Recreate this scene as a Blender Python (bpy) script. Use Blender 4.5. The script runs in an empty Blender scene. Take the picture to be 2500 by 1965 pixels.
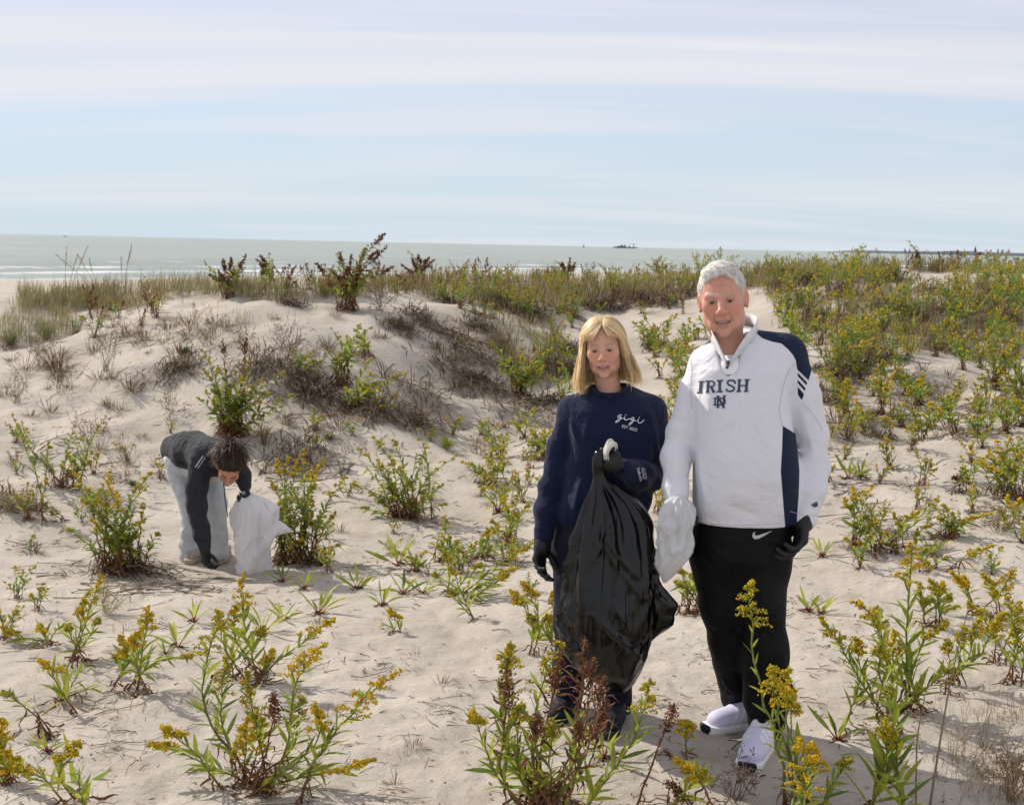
import bpy, bmesh, math, random
import numpy as np
from mathutils import Vector, Matrix, Quaternion
from mathutils.bvhtree import BVHTree

R = math.radians
scene = bpy.context.scene
col = scene.collection
rng = np.random.default_rng(7)
random.seed(7)

# ------------------------------------------------------------------ camera
F = 3200.0                      # focal length in photograph pixels (2500 wide)
CAM_Z = 1.87
PITCH = math.atan(384.5 / F)
ROLL = R(1.21)
cam_d = bpy.data.cameras.new('camera')
cam = bpy.data.objects.new('camera', cam_d)
col.objects.link(cam)
fw = Vector((0, math.cos(PITCH), -math.sin(PITCH)))
r0 = Vector((1, 0, 0)); u0 = r0.cross(fw)
rt = r0 * math.cos(ROLL) + u0 * math.sin(ROLL)
up = u0 * math.cos(ROLL) - r0 * math.sin(ROLL)
m = Matrix((rt, up, -fw)).transposed().to_4x4()
m.translation = Vector((0, 0, CAM_Z))
cam.matrix_world = m
cam_d.sensor_fit = 'HORIZONTAL'; cam_d.sensor_width = 36.0
cam_d.lens = F / 2500.0 * 36.0
cam_d.clip_start = 0.05; cam_d.clip_end = 60000
cam_d.dof.use_dof = True; cam_d.dof.focus_distance = 5.0; cam_d.dof.aperture_fstop = 9.0
scene.camera = cam
FWn, RTn, UPn = np.array(fw), np.array(rt), np.array(up)

def at(px, py, d):
    """world point on the ray through photograph pixel (px, py) whose y equals d"""
    v = FWn + RTn * (px - 1250.0) / F + UPn * (982.5 - py) / F
    v = v * (d / v[1])
    return np.array((v[0], v[1], v[2] + CAM_Z))

def proj(p):
    q = np.asarray(p, float) - np.array((0, 0, CAM_Z))
    w = q @ FWn
    return 1250 + F * (q @ RTn) / w, 982.5 - F * (q @ UPn) / w

# ------------------------------------------------------------------ sky and sun
SUN_AZ = R(-52); SUN_EL = R(36)
world = bpy.data.worlds.new('World'); scene.world = world; world.use_nodes = True
nt = world.node_tree; nt.nodes.clear()
def wn(t, **k):
    n = nt.nodes.new(t)
    for a, b in k.items(): setattr(n, a, b)
    return n
sky = wn('ShaderNodeTexSky', sky_type='NISHITA', sun_disc=False)
sky.sun_elevation = SUN_EL; sky.sun_rotation = SUN_AZ
sky.air_density = 1.0; sky.dust_density = 0.0; sky.ozone_density = 2.5
tc = wn('ShaderNodeTexCoord')
sep = wn('ShaderNodeSeparateXYZ'); nt.links.new(tc.outputs['Generated'], sep.inputs[0])
zc = wn('ShaderNodeMath', operation='MAXIMUM'); nt.links.new(sep.outputs['Z'], zc.inputs[0]); zc.inputs[1].default_value = 0.0
za = wn('ShaderNodeMath', operation='ADD'); nt.links.new(zc.outputs[0], za.inputs[0]); za.inputs[1].default_value = 0.13
dx = wn('ShaderNodeMath', operation='DIVIDE'); nt.links.new(sep.outputs['X'], dx.inputs[0]); nt.links.new(za.outputs[0], dx.inputs[1])
dy = wn('ShaderNodeMath', operation='DIVIDE'); nt.links.new(sep.outputs['Y'], dy.inputs[0]); nt.links.new(za.outputs[0], dy.inputs[1])
cx = wn('ShaderNodeCombineXYZ'); nt.links.new(dx.outputs[0], cx.inputs[0]); nt.links.new(dy.outputs[0], cx.inputs[1])
def cloud(rot, sx, sy, scale, detail, lo, hi, dist, seed):
    mp = wn('ShaderNodeMapping'); nt.links.new(cx.outputs[0], mp.inputs[0])
    mp.inputs['Rotation'].default_value = (0, 0, R(rot)); mp.inputs['Scale'].default_value = (sx, sy, 1)
    mp.inputs['Location'].default_value = (seed, seed * 0.7, seed * 1.3)
    no = wn('ShaderNodeTexNoise'); nt.links.new(mp.outputs[0], no.inputs['Vector'])
    no.inputs['Scale'].default_value = scale; no.inputs['Detail'].default_value = detail
    no.inputs['Roughness'].default_value = 0.52; no.inputs['Distortion'].default_value = dist
    mr = wn('ShaderNodeMapRange', interpolation_type='SMOOTHSTEP'); nt.links.new(no.outputs[0], mr.inputs[0])
    mr.inputs[1].default_value = lo; mr.inputs[2].default_value = hi
    return mr.outputs[0]
c1 = cloud(-17, 0.16, 0.75, 1.0, 5, 0.40, 0.66, 0.9, 3.1)
c2 = cloud(-9, 0.26, 1.3, 1.0, 6, 0.46, 0.72, 1.0, 11.7)
mx = wn('ShaderNodeMath', operation='MAXIMUM'); nt.links.new(c1, mx.inputs[0])
h2 = wn('ShaderNodeMath', operation='MULTIPLY'); nt.links.new(c2, h2.inputs[0]); h2.inputs[1].default_value = 0.7
nt.links.new(h2.outputs[0], mx.inputs[1])
# thin veil: thicker overhead than at the horizon, everywhere round
ev = wn('ShaderNodeMapRange'); nt.links.new(zc.outputs[0], ev.inputs[0])
ev.inputs[1].default_value = 0.0; ev.inputs[2].default_value = 0.19; ev.inputs[3].default_value = 0.26; ev.inputs[4].default_value = 0.70
sc_ = wn('ShaderNodeMath', operation='MULTIPLY'); nt.links.new(mx.outputs[0], sc_.inputs[0]); sc_.inputs[1].default_value = 0.42
cov = wn('ShaderNodeMath', operation='ADD', use_clamp=True); nt.links.new(ev.outputs[0], cov.inputs[0]); nt.links.new(sc_.outputs[0], cov.inputs[1])
tint = wn('ShaderNodeMix', data_type='RGBA'); tint.blend_type = 'MULTIPLY'; tint.inputs[0].default_value = 1.0
nt.links.new(sky.outputs[0], tint.inputs[6]); tint.inputs[7].default_value = (0.80, 0.96, 1.16, 1)
mixc = wn('ShaderNodeMix', data_type='RGBA'); nt.links.new(cov.outputs[0], mixc.inputs[0])
nt.links.new(tint.outputs[2], mixc.inputs[6]); mixc.inputs[7].default_value = (8.0, 7.9, 8.3, 1)
# pale blue sea haze low down, all the way round
hz = wn('ShaderNodeMapRange', interpolation_type='SMOOTHSTEP'); nt.links.new(zc.outputs[0], hz.inputs[0])
hz.inputs[1].default_value = 0.0; hz.inputs[2].default_value = 0.19; hz.inputs[3].default_value = 0.88; hz.inputs[4].default_value = 0.0
hs = wn('ShaderNodeMix', data_type='RGBA'); nt.links.new(hz.outputs[0], hs.inputs[0]); nt.links.new(tint.outputs[2], hs.inputs[6]); hs.inputs[7].default_value = (4.9, 6.35, 7.6, 1)
nt.links.new(hs.outputs[2], mixc.inputs[6])
bg = wn('ShaderNodeBackground'); nt.links.new(mixc.outputs[2], bg.inputs[0]); bg.inputs[1].default_value = 0.105
wo = wn('ShaderNodeOutputWorld'); nt.links.new(bg.outputs[0], wo.inputs[0])
world.cycles.sampling_method = 'MANUAL'; world.cycles.sample_map_resolution = 512

sun_d = bpy.data.lights.new('sun', 'SUN'); sun_d.energy = 5.0; sun_d.angle = R(0.6); sun_d.color = (1.0, 0.93, 0.83)
sun = bpy.data.objects.new('sun', sun_d); col.objects.link(sun)
SUNV = Vector((math.sin(SUN_AZ) * math.cos(SUN_EL), math.cos(SUN_AZ) * math.cos(SUN_EL), math.sin(SUN_EL)))
sun.rotation_euler = (-SUNV).to_track_quat('-Z', 'Y').to_euler()
sun.location = (-12, 10, 14)

vs = scene.view_settings
vs.view_transform = 'Standard'; vs.look = 'None'; vs.gamma = 1.0; vs.exposure = 0.0; vs.use_curve_mapping = False
cy = scene.cycles
cy.use_adaptive_sampling = True; cy.adaptive_threshold = 0.015
cy.use_denoising = True
cy.max_bounces = 6; cy.diffuse_bounces = 3; cy.glossy_bounces = 3; cy.transmission_bounces = 4; cy.transparent_max_bounces = 6
cy.caustics_reflective = False; cy.caustics_refractive = False

# ------------------------------------------------------------------ helpers
def tag(o, label=None, cat=None, group=None, kind=None):
    if label: o['label'] = label
    if cat: o['category'] = cat
    if group: o['group'] = group
    if kind: o['kind'] = kind
    return o

def empty(name, loc=(0, 0, 0), label=None, cat=None, group=None):
    o = bpy.data.objects.new(name, None); col.objects.link(o)
    o.location = Vector(loc); o.empty_display_size = 0.1
    return tag(o, label, cat, group)

def mesh_from(name, V, Fq, mats=(), smooth=True, mat_idx=None, attrs=None):
    """V (n,3); Fq (m,3|4) int array or list of faces"""
    me = bpy.data.meshes.new(name)
    V = np.asarray(V, np.float32)
    if isinstance(Fq, np.ndarray):
        n, k = Fq.shape
        me.vertices.add(len(V)); me.vertices.foreach_set('co', V.ravel())
        me.loops.add(n * k); me.loops.foreach_set('vertex_index', Fq.astype(np.int32).ravel())
        me.polygons.add(n); me.polygons.foreach_set('loop_start', np.arange(0, n * k, k, dtype=np.int32))
    else:
        me.from_pydata([tuple(v) for v in V], [], Fq); n = len(Fq)
    if smooth: me.polygons.foreach_set('use_smooth', np.ones(len(me.polygons), bool))
    for mm in mats: me.materials.append(mm)
    if mat_idx is not None: me.polygons.foreach_set('material_index', np.asarray(mat_idx, np.int32))
    me.update(calc_edges=True)
    for k, a in (attrs or {}).items():
        a = np.asarray(a, np.float32)
        if a.ndim == 1:
            at_ = me.attributes.new(k, 'FLOAT', 'POINT'); at_.data.foreach_set('value', a)
        else:
            if a.shape[1] == 3: a = np.concatenate([a, np.ones((len(a), 1), np.float32)], 1)
            at_ = me.attributes.new(k, 'FLOAT_COLOR', 'POINT'); at_.data.foreach_set('color', a.ravel())
    return me

KIDS = {}
def link(name, me, parent=None, loc=None):
    o = bpy.data.objects.new(name, me); col.objects.link(o)
    if parent is not None: KIDS.setdefault(parent.name, []).append(o)
    if loc is not None: o.location = Vector(loc)
    if parent is not None:
        o.parent = parent
    return o

def local(V, root):
    o = np.zeros(3)
    while root is not None:
        o = o + np.array(root.location); root = root.parent
    return np.asarray(V) - o

class MB:
    """collects vertices and faces with a colour per vertex"""
    def __init__(s): s.V = []; s.T = []; s.C = []; s.n = 0
    def add(s, V, Fc, c):
        V = np.asarray(V, np.float32).reshape(-1, 3); s.V.append(V)
        for f in Fc: s.T.append(tuple(i + s.n for i in f))
        c = np.asarray(c, np.float32)
        s.C.append(np.tile(c, (len(V), 1)) if c.ndim == 1 else c); s.n += len(V)
    def addarr(s, V, Fc, C):
        s.V.append(np.asarray(V, np.float32)); s.C.append(np.asarray(C, np.float32))
        s.T.extend(map(tuple, (np.asarray(Fc) + s.n).tolist())); s.n += len(V)
    def mesh(s, name, mat, smooth=True):
        if not s.V: return None
        V = np.concatenate(s.V); C = np.concatenate(s.C)
        return mesh_from(name, V, s.T, [mat], smooth, attrs={'tone': C})

def tube(P, rad, sides=5, cap=True):
    """swept tube round the polyline P with radii rad -> V, faces"""
    P = np.asarray(P, float); n = len(P); rad = np.broadcast_to(np.asarray(rad, float), (n,))
    T = np.gradient(P, axis=0); T /= np.linalg.norm(T, axis=1)[:, None] + 1e-9
    ref = np.array((0.31, 0.17, 0.94)) if abs(T[0][2]) < 0.8 else np.array((0.94, 0.31, 0.1))
    a = np.cross(T, ref); a /= np.linalg.norm(a, axis=1)[:, None] + 1e-9
    b = np.cross(T, a)
    th = np.linspace(0, 2 * math.pi, sides, endpoint=False)
    V = (P[:, None] + rad[:, None, None] * (np.cos(th)[None, :, None] * a[:, None] + np.sin(th)[None, :, None] * b[:, None])).reshape(-1, 3)
    Fc = []
    for i in range(n - 1):
        for j in range(sides):
            k = (j + 1) % sides
            Fc.append((i * sides + j, i * sides + k, (i + 1) * sides + k, (i + 1) * sides + j))
    if cap:
        Fc.append(tuple(range(sides))[::-1]); Fc.append(tuple((n - 1) * sides + j for j in range(sides)))
    return V, Fc

def smoothstep(a, b, x):
    t = np.clip((x - a) / (b - a), 0, 1); return t * t * (3 - 2 * t)

# value noise 2D / 3D by hashing
def _h(*ix):
    h = np.zeros(ix[0].shape, np.uint32)
    for i, k in zip(ix, (374761393, 668265263, 2147483647)):
        h = h + (i.astype(np.int64) & 0xffffffff).astype(np.uint32) * np.uint32(k)
    h = (h ^ (h >> np.uint32(13))) * np.uint32(1274126177)
    h = h ^ (h >> np.uint32(16))
    return h.astype(np.float64) / 4294967295.0
def vnoise(x, y, seed=0):
    x = np.asarray(x, float) + seed * 17.31; y = np.asarray(y, float) - seed * 9.17
    xi = np.floor(x); yi = np.floor(y); fx = x - xi; fy = y - yi
    fx = fx * fx * fx * (fx * (fx * 6 - 15) + 10); fy = fy * fy * fy * (fy * (fy * 6 - 15) + 10)
    xi = xi.astype(np.int64); yi = yi.astype(np.int64)
    a = _h(xi, yi); b = _h(xi + 1, yi); c = _h(xi, yi + 1); d = _h(xi + 1, yi + 1)
    return (a * (1 - fx) + b * fx) * (1 - fy) + (c * (1 - fx) + d * fx) * fy * 1.0 - 0.5
def fbm(x, y, o=4, seed=0):
    s = 0; a = 1.0
    for i in range(o):
        s = s + a * vnoise(x * 2 ** i, y * 2 ** i, seed + i); a *= 0.5
    return s

# ------------------------------------------------------------------ materials
def mat(name, color=(0.5, 0.5, 0.5), rough=0.7, spec=0.3, noise=None, bump=None, attr=None, sub=0, sheen=0, transl=0, coat=0, rnd=0, metal=0):
    """noise=(scale, dark, light): multiplies the colour; bump=(scale, strength, dist); attr=name of a colour attribute; rnd=per-object value change"""
    M = bpy.data.materials.new(name); M.use_nodes = True
    t = M.node_tree; b = t.nodes['Principled BSDF']
    b.inputs['Base Color'].default_value = (*color, 1); b.inputs['Roughness'].default_value = rough
    b.inputs['Specular IOR Level'].default_value = spec; b.inputs['Metallic'].default_value = metal
    out = None
    if attr:
        a = t.nodes.new('ShaderNodeAttribute'); a.attribute_name = attr; out = a.outputs['Color']
    if noise or rnd:
        mixn = t.nodes.new('ShaderNodeMix'); mixn.data_type = 'RGBA'; mixn.blend_type = 'MULTIPLY'; mixn.inputs[0].default_value = 1.0
        if out: t.links.new(out, mixn.inputs[6])
        else: mixn.inputs[6].default_value = (*color, 1)
        val = None
        if noise:
            co = t.nodes.new('ShaderNodeTexCoord'); nn = t.nodes.new('ShaderNodeTexNoise')
            t.links.new(co.outputs['Object'], nn.inputs['Vector']); nn.inputs['Scale'].default_value = noise[0]; nn.inputs['Detail'].default_value = 5
            mr = t.nodes.new('ShaderNodeMapRange'); t.links.new(nn.outputs[0], mr.inputs[0])
            mr.inputs[1].default_value = 0.3; mr.inputs[2].default_value = 0.7; mr.inputs[3].default_value = noise[1]; mr.inputs[4].default_value = noise[2]
            val = mr.outputs[0]
        if rnd:
            oi = t.nodes.new('ShaderNodeObjectInfo'); mr2 = t.nodes.new('ShaderNodeMapRange'); t.links.new(oi.outputs['Random'], mr2.inputs[0])
            mr2.inputs[3].default_value = 1 - rnd; mr2.inputs[4].default_value = 1 + rnd
            if val:
                mm = t.nodes.new('ShaderNodeMath'); mm.operation = 'MULTIPLY'; t.links.new(val, mm.inputs[0]); t.links.new(mr2.outputs[0], mm.inputs[1]); val = mm.outputs[0]
            else: val = mr2.outputs[0]
        t.links.new(val, mixn.inputs[7]); out = mixn.outputs[2]
    if out: t.links.new(out, b.inputs['Base Color'])
    if bump:
        co = t.nodes.new('ShaderNodeTexCoord'); nn = t.nodes.new('ShaderNodeTexNoise'); nn.inputs['Distortion'].default_value = bump[3] if len(bump) > 3 else 0.0
        t.links.new(co.outputs['Object'], nn.inputs['Vector']); nn.inputs['Scale'].default_value = bump[0]; nn.inputs['Detail'].default_value = 4
        bp = t.nodes.new('ShaderNodeBump'); bp.inputs['Strength'].default_value = bump[1]; bp.inputs['Distance'].default_value = bump[2]
        t.links.new(nn.outputs[0], bp.inputs['Height']); t.links.new(bp.outputs[0], b.inputs['Normal'])
    if sub:
        b.inputs['Subsurface Weight'].default_value = sub; b.inputs['Subsurface Radius'].default_value = (1.0, 0.35, 0.2); b.inputs['Subsurface Scale'].default_value = 0.012
    if sheen:
        b.inputs['Sheen Weight'].default_value = sheen; b.inputs['Sheen Roughness'].default_value = 0.5
    if coat: b.inputs['Coat Weight'].default_value = coat
    if transl:
        tr = t.nodes.new('ShaderNodeBsdfTranslucent'); ms = t.nodes.new('ShaderNodeMixShader'); ms.inputs[0].default_value = transl
        if out: t.links.new(out, tr.inputs[0])
        else: tr.inputs[0].default_value = (*color, 1)
        t.links.new(b.outputs[0], ms.inputs[1]); t.links.new(tr.outputs[0], ms.inputs[2])
        t.links.new(ms.outputs[0], t.nodes['Material Output'].inputs[0])
    return M

# ------------------------------------------------------------------ terrain height
PXS = np.arange(-2600, 5200, 50.0)
def _row(p): return np.interp(PXS, [a for a, b in p], [b for a, b in p])
ROWS = [
 (1.5, [(0, .20), (2500, .20)]), (2.6, [(0, .10), (2500, .12)]), (4.0, [(0, .0), (1200, .01), (2500, .02)]), (5.0, [(0, -.02), (2500, .03)]),
 (6.0, [(-500, -.06), (1000, -.05), (2500, .08)]), (7.0, [(0, -.16), (1000, -.10), (1700, 0), (2500, .16)]),
 (8.4, [(-300, -.22), (0, -.25), (500, -.27), (1000, -.2), (1600, -.03), (2100, .17), (2500, .28)]),
 (11, [(-400, 0), (0, -.06), (400, -.06), (900, -.02), (1250, .0), (1600, .2), (2000, .46), (2500, .58), (3000, .6)]),
 (12.2, [(-400, .1), (0, .06), (400, .1), (700, .28), (900, .25), (1150, .18), (1350, .16), (1600, .36), (2000, .62), (2500, .7)]),
 (13.3, [(-400, .2), (0, .17), (400, .44), (650, .88), (900, .58), (1150, .20), (1350, .18), (1600, .46), (2000, .78), (2500, .82)]),
 (15, [(-500, .3), (0, .36), (300, .76), (600, 1.17), (800, 1.26), (1000, 1.0), (1200, .5), (1400, .42), (1600, .66), (2000, .97), (2500, 1.02)]),
 (17, [(-500, .4), (0, .52), (300, .82), (600, 1.15), (900, 1.22), (1200, .98), (1450, .8), (1700, .95), (2000, 1.16), (2500, 1.2)]),
 (20, [(-600, .7), (0, .92), (400, 1.08), (800, 1.25), (1200, 1.28), (1500, 1.2), (1700, 1.22), (2000, 1.38), (2300, 1.35), (2500, 1.45)]),
 (25, [(-600, .3), (0, .6), (400, .8), (800, 1.1), (1200, 1.25), (1600, 1.25), (2000, 1.57), (2300, 1.56), (2500, 1.66), (3200, 1.66)]),
 (30, [(-600, -.2), (0, -.1), (400, .15), (800, .6), (1200, .86), (1600, 1.0), (2000, 1.5), (2500, 1.62), (3200, 1.6)]),
 (40, [(-600, -.8), (0, -.7), (800, -.1), (1600, .4), (2000, .9), (2500, 1.1), (3200, 1.1)]),
]
LD = np.linspace(math.log(1.4), math.log(40), 150)
_rows = np.array([_row(p) for d, p in ROWS]); _ld = np.log([d for d, p in ROWS])
TAB = np.stack([np.interp(LD, _ld, _rows[:, i]) for i in range(len(PXS))], 1)
def _blur(A, s, ax):
    k = np.exp(-0.5 * (np.arange(-3 * s, 3 * s + 1) / s) ** 2); k /= k.sum()
    pad = [(0, 0), (0, 0)]; pad[ax] = (3 * s, 3 * s)
    B = np.pad(A, pad, mode='edge')
    return np.apply_along_axis(lambda v: np.convolve(v, k, 'valid'), ax, B)
TAB = _blur(_blur(TAB, 2, 0), 2, 1)
SEA_Z = -2.1
SH_N = 1 / math.hypot(1, 1.6)
def inland(x, y): return (185 + 1.6 * x - y) * SH_N
MOUNDS = []     # (x, y, radius, height) small heaps and hollows
def ground0(x, y):
    x = np.asarray(x, float); y = np.asarray(y, float)
    yy = np.maximum(y, 0.6)
    px = 1250 + F * x / yy * 0.993
    ld = np.log(np.clip(yy, 1.41, 39.9))
    a = np.clip((px - PXS[0]) / 50.0, 0, len(PXS) - 1.001); b = np.clip((ld - LD[0]) / (LD[1] - LD[0]), 0, len(LD) - 1.001)
    ai = a.astype(int); bi = b.astype(int); fa = a - ai; fb = b - bi
    near = (TAB[bi, ai] * (1 - fa) + TAB[bi, ai + 1] * fa) * (1 - fb) + (TAB[bi + 1, ai] * (1 - fa) + TAB[bi + 1, ai + 1] * fa) * fb
    s = inland(x, y)
    far = SEA_Z + np.where(s > 0, 0.028 * np.minimum(s, 45) + 0.004 * np.clip(s - 45, 0, 400), 0.06 * np.maximum(s, -30))
    far = far + 0.35 * fbm(x / 22, y / 22, 3, 5) * smoothstep(30, 70, s)
    w = smoothstep(26, 48, np.hypot(x, y))
    z = near * (1 - w) + far * w
    dist = np.hypot(x, y)
    rough = 0.3 + 0.7 * smoothstep(8, 14, dist)
    z = z + (0.16 * rough) * fbm(x / 2.3, y / 2.3, 4, 2) * (1 - smoothstep(40, 90, dist)) * (0.35 + 0.65 * smoothstep(6, 12, dist))
    z = z + 0.15 * fbm(x / 0.9, y / 1.0, 3, 21) * smoothstep(8.5, 11.5, dist) * (1 - smoothstep(24, 40, dist))
    near_w = 1 - smoothstep(12, 22, dist)
    z = z + near_w * (0.035 * fbm(x / 0.45, y / 0.6, 3, 9))
    return z
def ground(x, y):
    z = ground0(x, y)
    x = np.asarray(x, float); y = np.asarray(y, float)
    if z.size < 1500:
        M = np.array(MOUNDS); q = ((x[..., None] - M[:, 0]) ** 2 + (y[..., None] - M[:, 1]) ** 2) / M[:, 2] ** 2
        return z + (M[:, 3] * np.exp(-q)).sum(-1)
    for (mx_, my_, r_, h_) in MOUNDS:
        q = ((x - mx_) ** 2 + (y - my_) ** 2) / (r_ * r_)
        z = z + h_ * np.exp(-q)
    return z
def hit(px, py, dmin=2.4, dmax=60, g=None):
    """where the ray through a photograph pixel meets the ground"""
    g = g or ground0
    ds = np.exp(np.linspace(math.log(dmin), math.log(dmax), 150))
    v = FWn + RTn * (px - 1250.0) / F + UPn * (982.5 - py) / F
    v = v / v[1]
    x = v[0] * ds; z = v[2] * ds + CAM_Z
    gz = g(x, ds); b = np.where(z <= gz)[0]
    if len(b) == 0: return None
    i = b[0]
    if i > 0:
        ds = np.linspace(ds[i - 1], ds[i], 12); x = v[0] * ds; z = v[2] * ds + CAM_Z; gz = g(x, ds); b = np.where(z <= gz)[0]; i = b[0] if len(b) else 11
    if i == 0: return np.array((x[0], ds[0], gz[0]))
    t = (z[i - 1] - gz[i - 1]) / ((z[i - 1] - gz[i - 1]) - (z[i] - gz[i]) + 1e-12)
    d = ds[i - 1] + t * (ds[i] - ds[i - 1]); xx = v[0] * d
    return np.array((xx, d, float(g(np.array(xx), np.array(d)))))

# footprints and hollows in the loose sand
for k in range(150):
    d = math.exp(random.uniform(math.log(3.4), math.log(12))); x = random.uniform(-0.5, 0.5) * d
    MOUNDS.append((x, d, random.uniform(.05, .14), random.uniform(-.022, .014)))
# ------------------------------------------------------------------ where plants stand (photograph pixels)
CLUMPS = [  # dead grass mats: px, py, width px, how steeply they trail
 (1020, 785, 95), (1107, 830, 90), (1135, 865, 110), (1095, 905, 100), (1016, 965, 150), (995, 1030, 130), (1275, 1020, 170), (690, 915, 120), (812, 985, 110), (972, 800, 60),
 (22, 1234, 110), (432, 900, 90), (628, 898, 110), (1944, 689, 70), (1874, 686, 70), (1985, 698, 60), (2185, 688, 90), (2261, 712, 80), (2081, 829, 80), (2063, 900, 100),
 (2307, 771, 80), (2367, 799, 90), (2150, 760, 80), (1215, 850, 70), (1180, 940, 90), (1340, 905, 80), (1160, 800, 70), (1560, 735, 80), (1480, 748, 70), (1660, 725, 80), (290, 1400, 150), (720, 1120, 160), (1390, 860, 60), (2420, 735, 80), (1330, 985, 90),
 (760, 960, 90), (1240, 900, 80), (905, 1015, 90), (1420, 905, 80),
 (1090, 742, 60), (1220, 752, 70), (1290, 765, 70), (1380, 768, 60), (1440, 750, 60), (1900, 712, 60), (2040, 722, 70), (2120, 735, 70), (2230, 782, 80), (2440, 790, 80), (700, 745, 60), (1620, 742, 50), (2350, 735, 70), (2010, 790, 70), (2150, 880, 80), (2300, 850, 80)]
CLUMPS3 = []
for (a, b, w) in CLUMPS:
    q = hit(a, b)
    if q is not None:
        sc = q[1] / F
        CLUMPS3.append((q, w * sc)); MOUNDS.append((q[0], q[1], 0.36 * w * sc, 0.12 * w * sc))
# hollow trodden sand round the people
for (a, b) in ((1345, 1770), (1510, 1790), (1720, 1800), (1840, 1880), (470, 1395)):
    q = hit(a, b)
    if q is not None: MOUNDS.append((q[0], q[1], .22, -float(0.4 * fbm(q[0] / .45, q[1] / .6, 3, 9) * .035)))
# ------------------------------------------------------------------ sand (one sheet to the horizon)
def sand_material():
    M = bpy.data.materials.new('sand'); M.use_nodes = True
    t = M.node_tree; b = t.nodes['Principled BSDF']
    co = t.nodes.new('ShaderNodeTexCoord')
    def noise(s, d=5, r=0.6):
        n = t.nodes.new('ShaderNodeTexNoise'); t.links.new(co.outputs['Object'], n.inputs['Vector'])
        n.inputs['Scale'].default_value = s; n.inputs['Detail'].default_value = d; n.inputs['Roughness'].default_value = r
        return n.outputs[0]
    def ramp(src, stops):
        r = t.nodes.new('ShaderNodeValToRGB'); t.links.new(src, r.inputs[0]); e = r.color_ramp.elements
        while len(e) < len(stops): e.new(0.5)
        for k, (p, c) in enumerate(stops): e[k].position = p; e[k].color = (*c, 1)
        return r.outputs[0]
    def mul(a, bb, f=1.0):
        x = t.nodes.new('ShaderNodeMix'); x.data_type = 'RGBA'; x.blend_type = 'MULTIPLY'; x.inputs[0].default_value = f
        t.links.new(a, x.inputs[6]); t.links.new(bb, x.inputs[7]); return x.outputs[2]
    base = ramp(noise(0.9, 6), [(0.3, (0.39, 0.35, 0.30)), (0.5, (0.46, 0.415, 0.362)), (0.7, (0.51, 0.465, 0.41))])
    grain = ramp(noise(420, 2), [(0.30, (0.72, 0.70, 0.68)), (0.52, (1, 1, 1)), (0.75, (1.06, 1.05, 1.03))])
    dirt = ramp(noise(34, 7, 0.75), [(0.27, (0.42, 0.37, 0.33)), (0.36, (0.93, 0.92, 0.91)), (0.6, (1, 1, 1))])
    big = ramp(noise(5.5, 5, 0.65), [(0.3, (0.80, 0.77, 0.74)), (0.5, (1, 1, 1))])
    c = mul(mul(mul(base, grain, 0.8), dirt, 0.8), big, 0.8)
    t.links.new(c, b.inputs['Base Color'])
    b.inputs['Roughness'].default_value = 0.95; b.inputs['Specular IOR Level'].default_value = 0.1
    b1 = t.nodes.new('ShaderNodeBump'); b1.inputs['Strength'].default_value = 0.8; b1.inputs['Distance'].default_value = 0.016
    t.links.new(noise(19, 7, 0.66), b1.inputs['Height'])
    b2 = t.nodes.new('ShaderNodeBump'); b2.inputs['Strength'].default_value = 0.4; b2.inputs['Distance'].default_value = 0.002
    t.links.new(noise(160, 3, 0.6), b2.inputs['Height']); t.links.new(b1.outputs[0], b2.inputs['Normal'])
    t.links.new(b2.outputs[0], b.inputs['Normal'])
    return M
SAND = sand_material()
rr = [1.2]
while rr[-1] < 9000:
    d = rr[-1]; k = 0.03 if d < 3.4 else 0.0065 if d < 13 else 0.011 if d < 34 else 0.05
    rr.append(d * (1 + k))
rr = np.array(rr); th = np.radians(np.concatenate([np.arange(-70, -30, 1.0), np.arange(-30, 30, 0.17), np.arange(30, 70.1, 1.0)]))
RRg, THg = np.meshgrid(rr, th, indexing='ij')
X = RRg * np.sin(THg); Y = RRg * np.cos(THg)
Z = ground(X, Y)
# fine pocks and scuffs close to the camera
pk = (1 - smoothstep(7, 15, RRg))
Z = Z + pk * (0.034 * np.minimum(0, vnoise(X / 0.10, Y / 0.15, 31) + 0.14) + 0.010 * vnoise(X / 0.05, Y / 0.06, 40))
far_w = smoothstep(400, 1500, RRg); Z = Z * (1 - far_w) + far_w * np.minimum(Z, -1.0)
nr, ncol = X.shape
I = np.arange(nr * ncol).reshape(nr, ncol)
Q = np.stack([I[:-1, :-1], I[:-1, 1:], I[1:, 1:], I[1:, :-1]], -1).reshape(-1, 4)
sand = link('sand_ground', mesh_from('sand_ground', np.stack([X, Y, Z], -1).reshape(-1, 3), Q[:, ::-1].copy(), [SAND]))
tag(sand, 'pale rippled dune sand with scuffs and hollows', None, None, 'structure')

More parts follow.
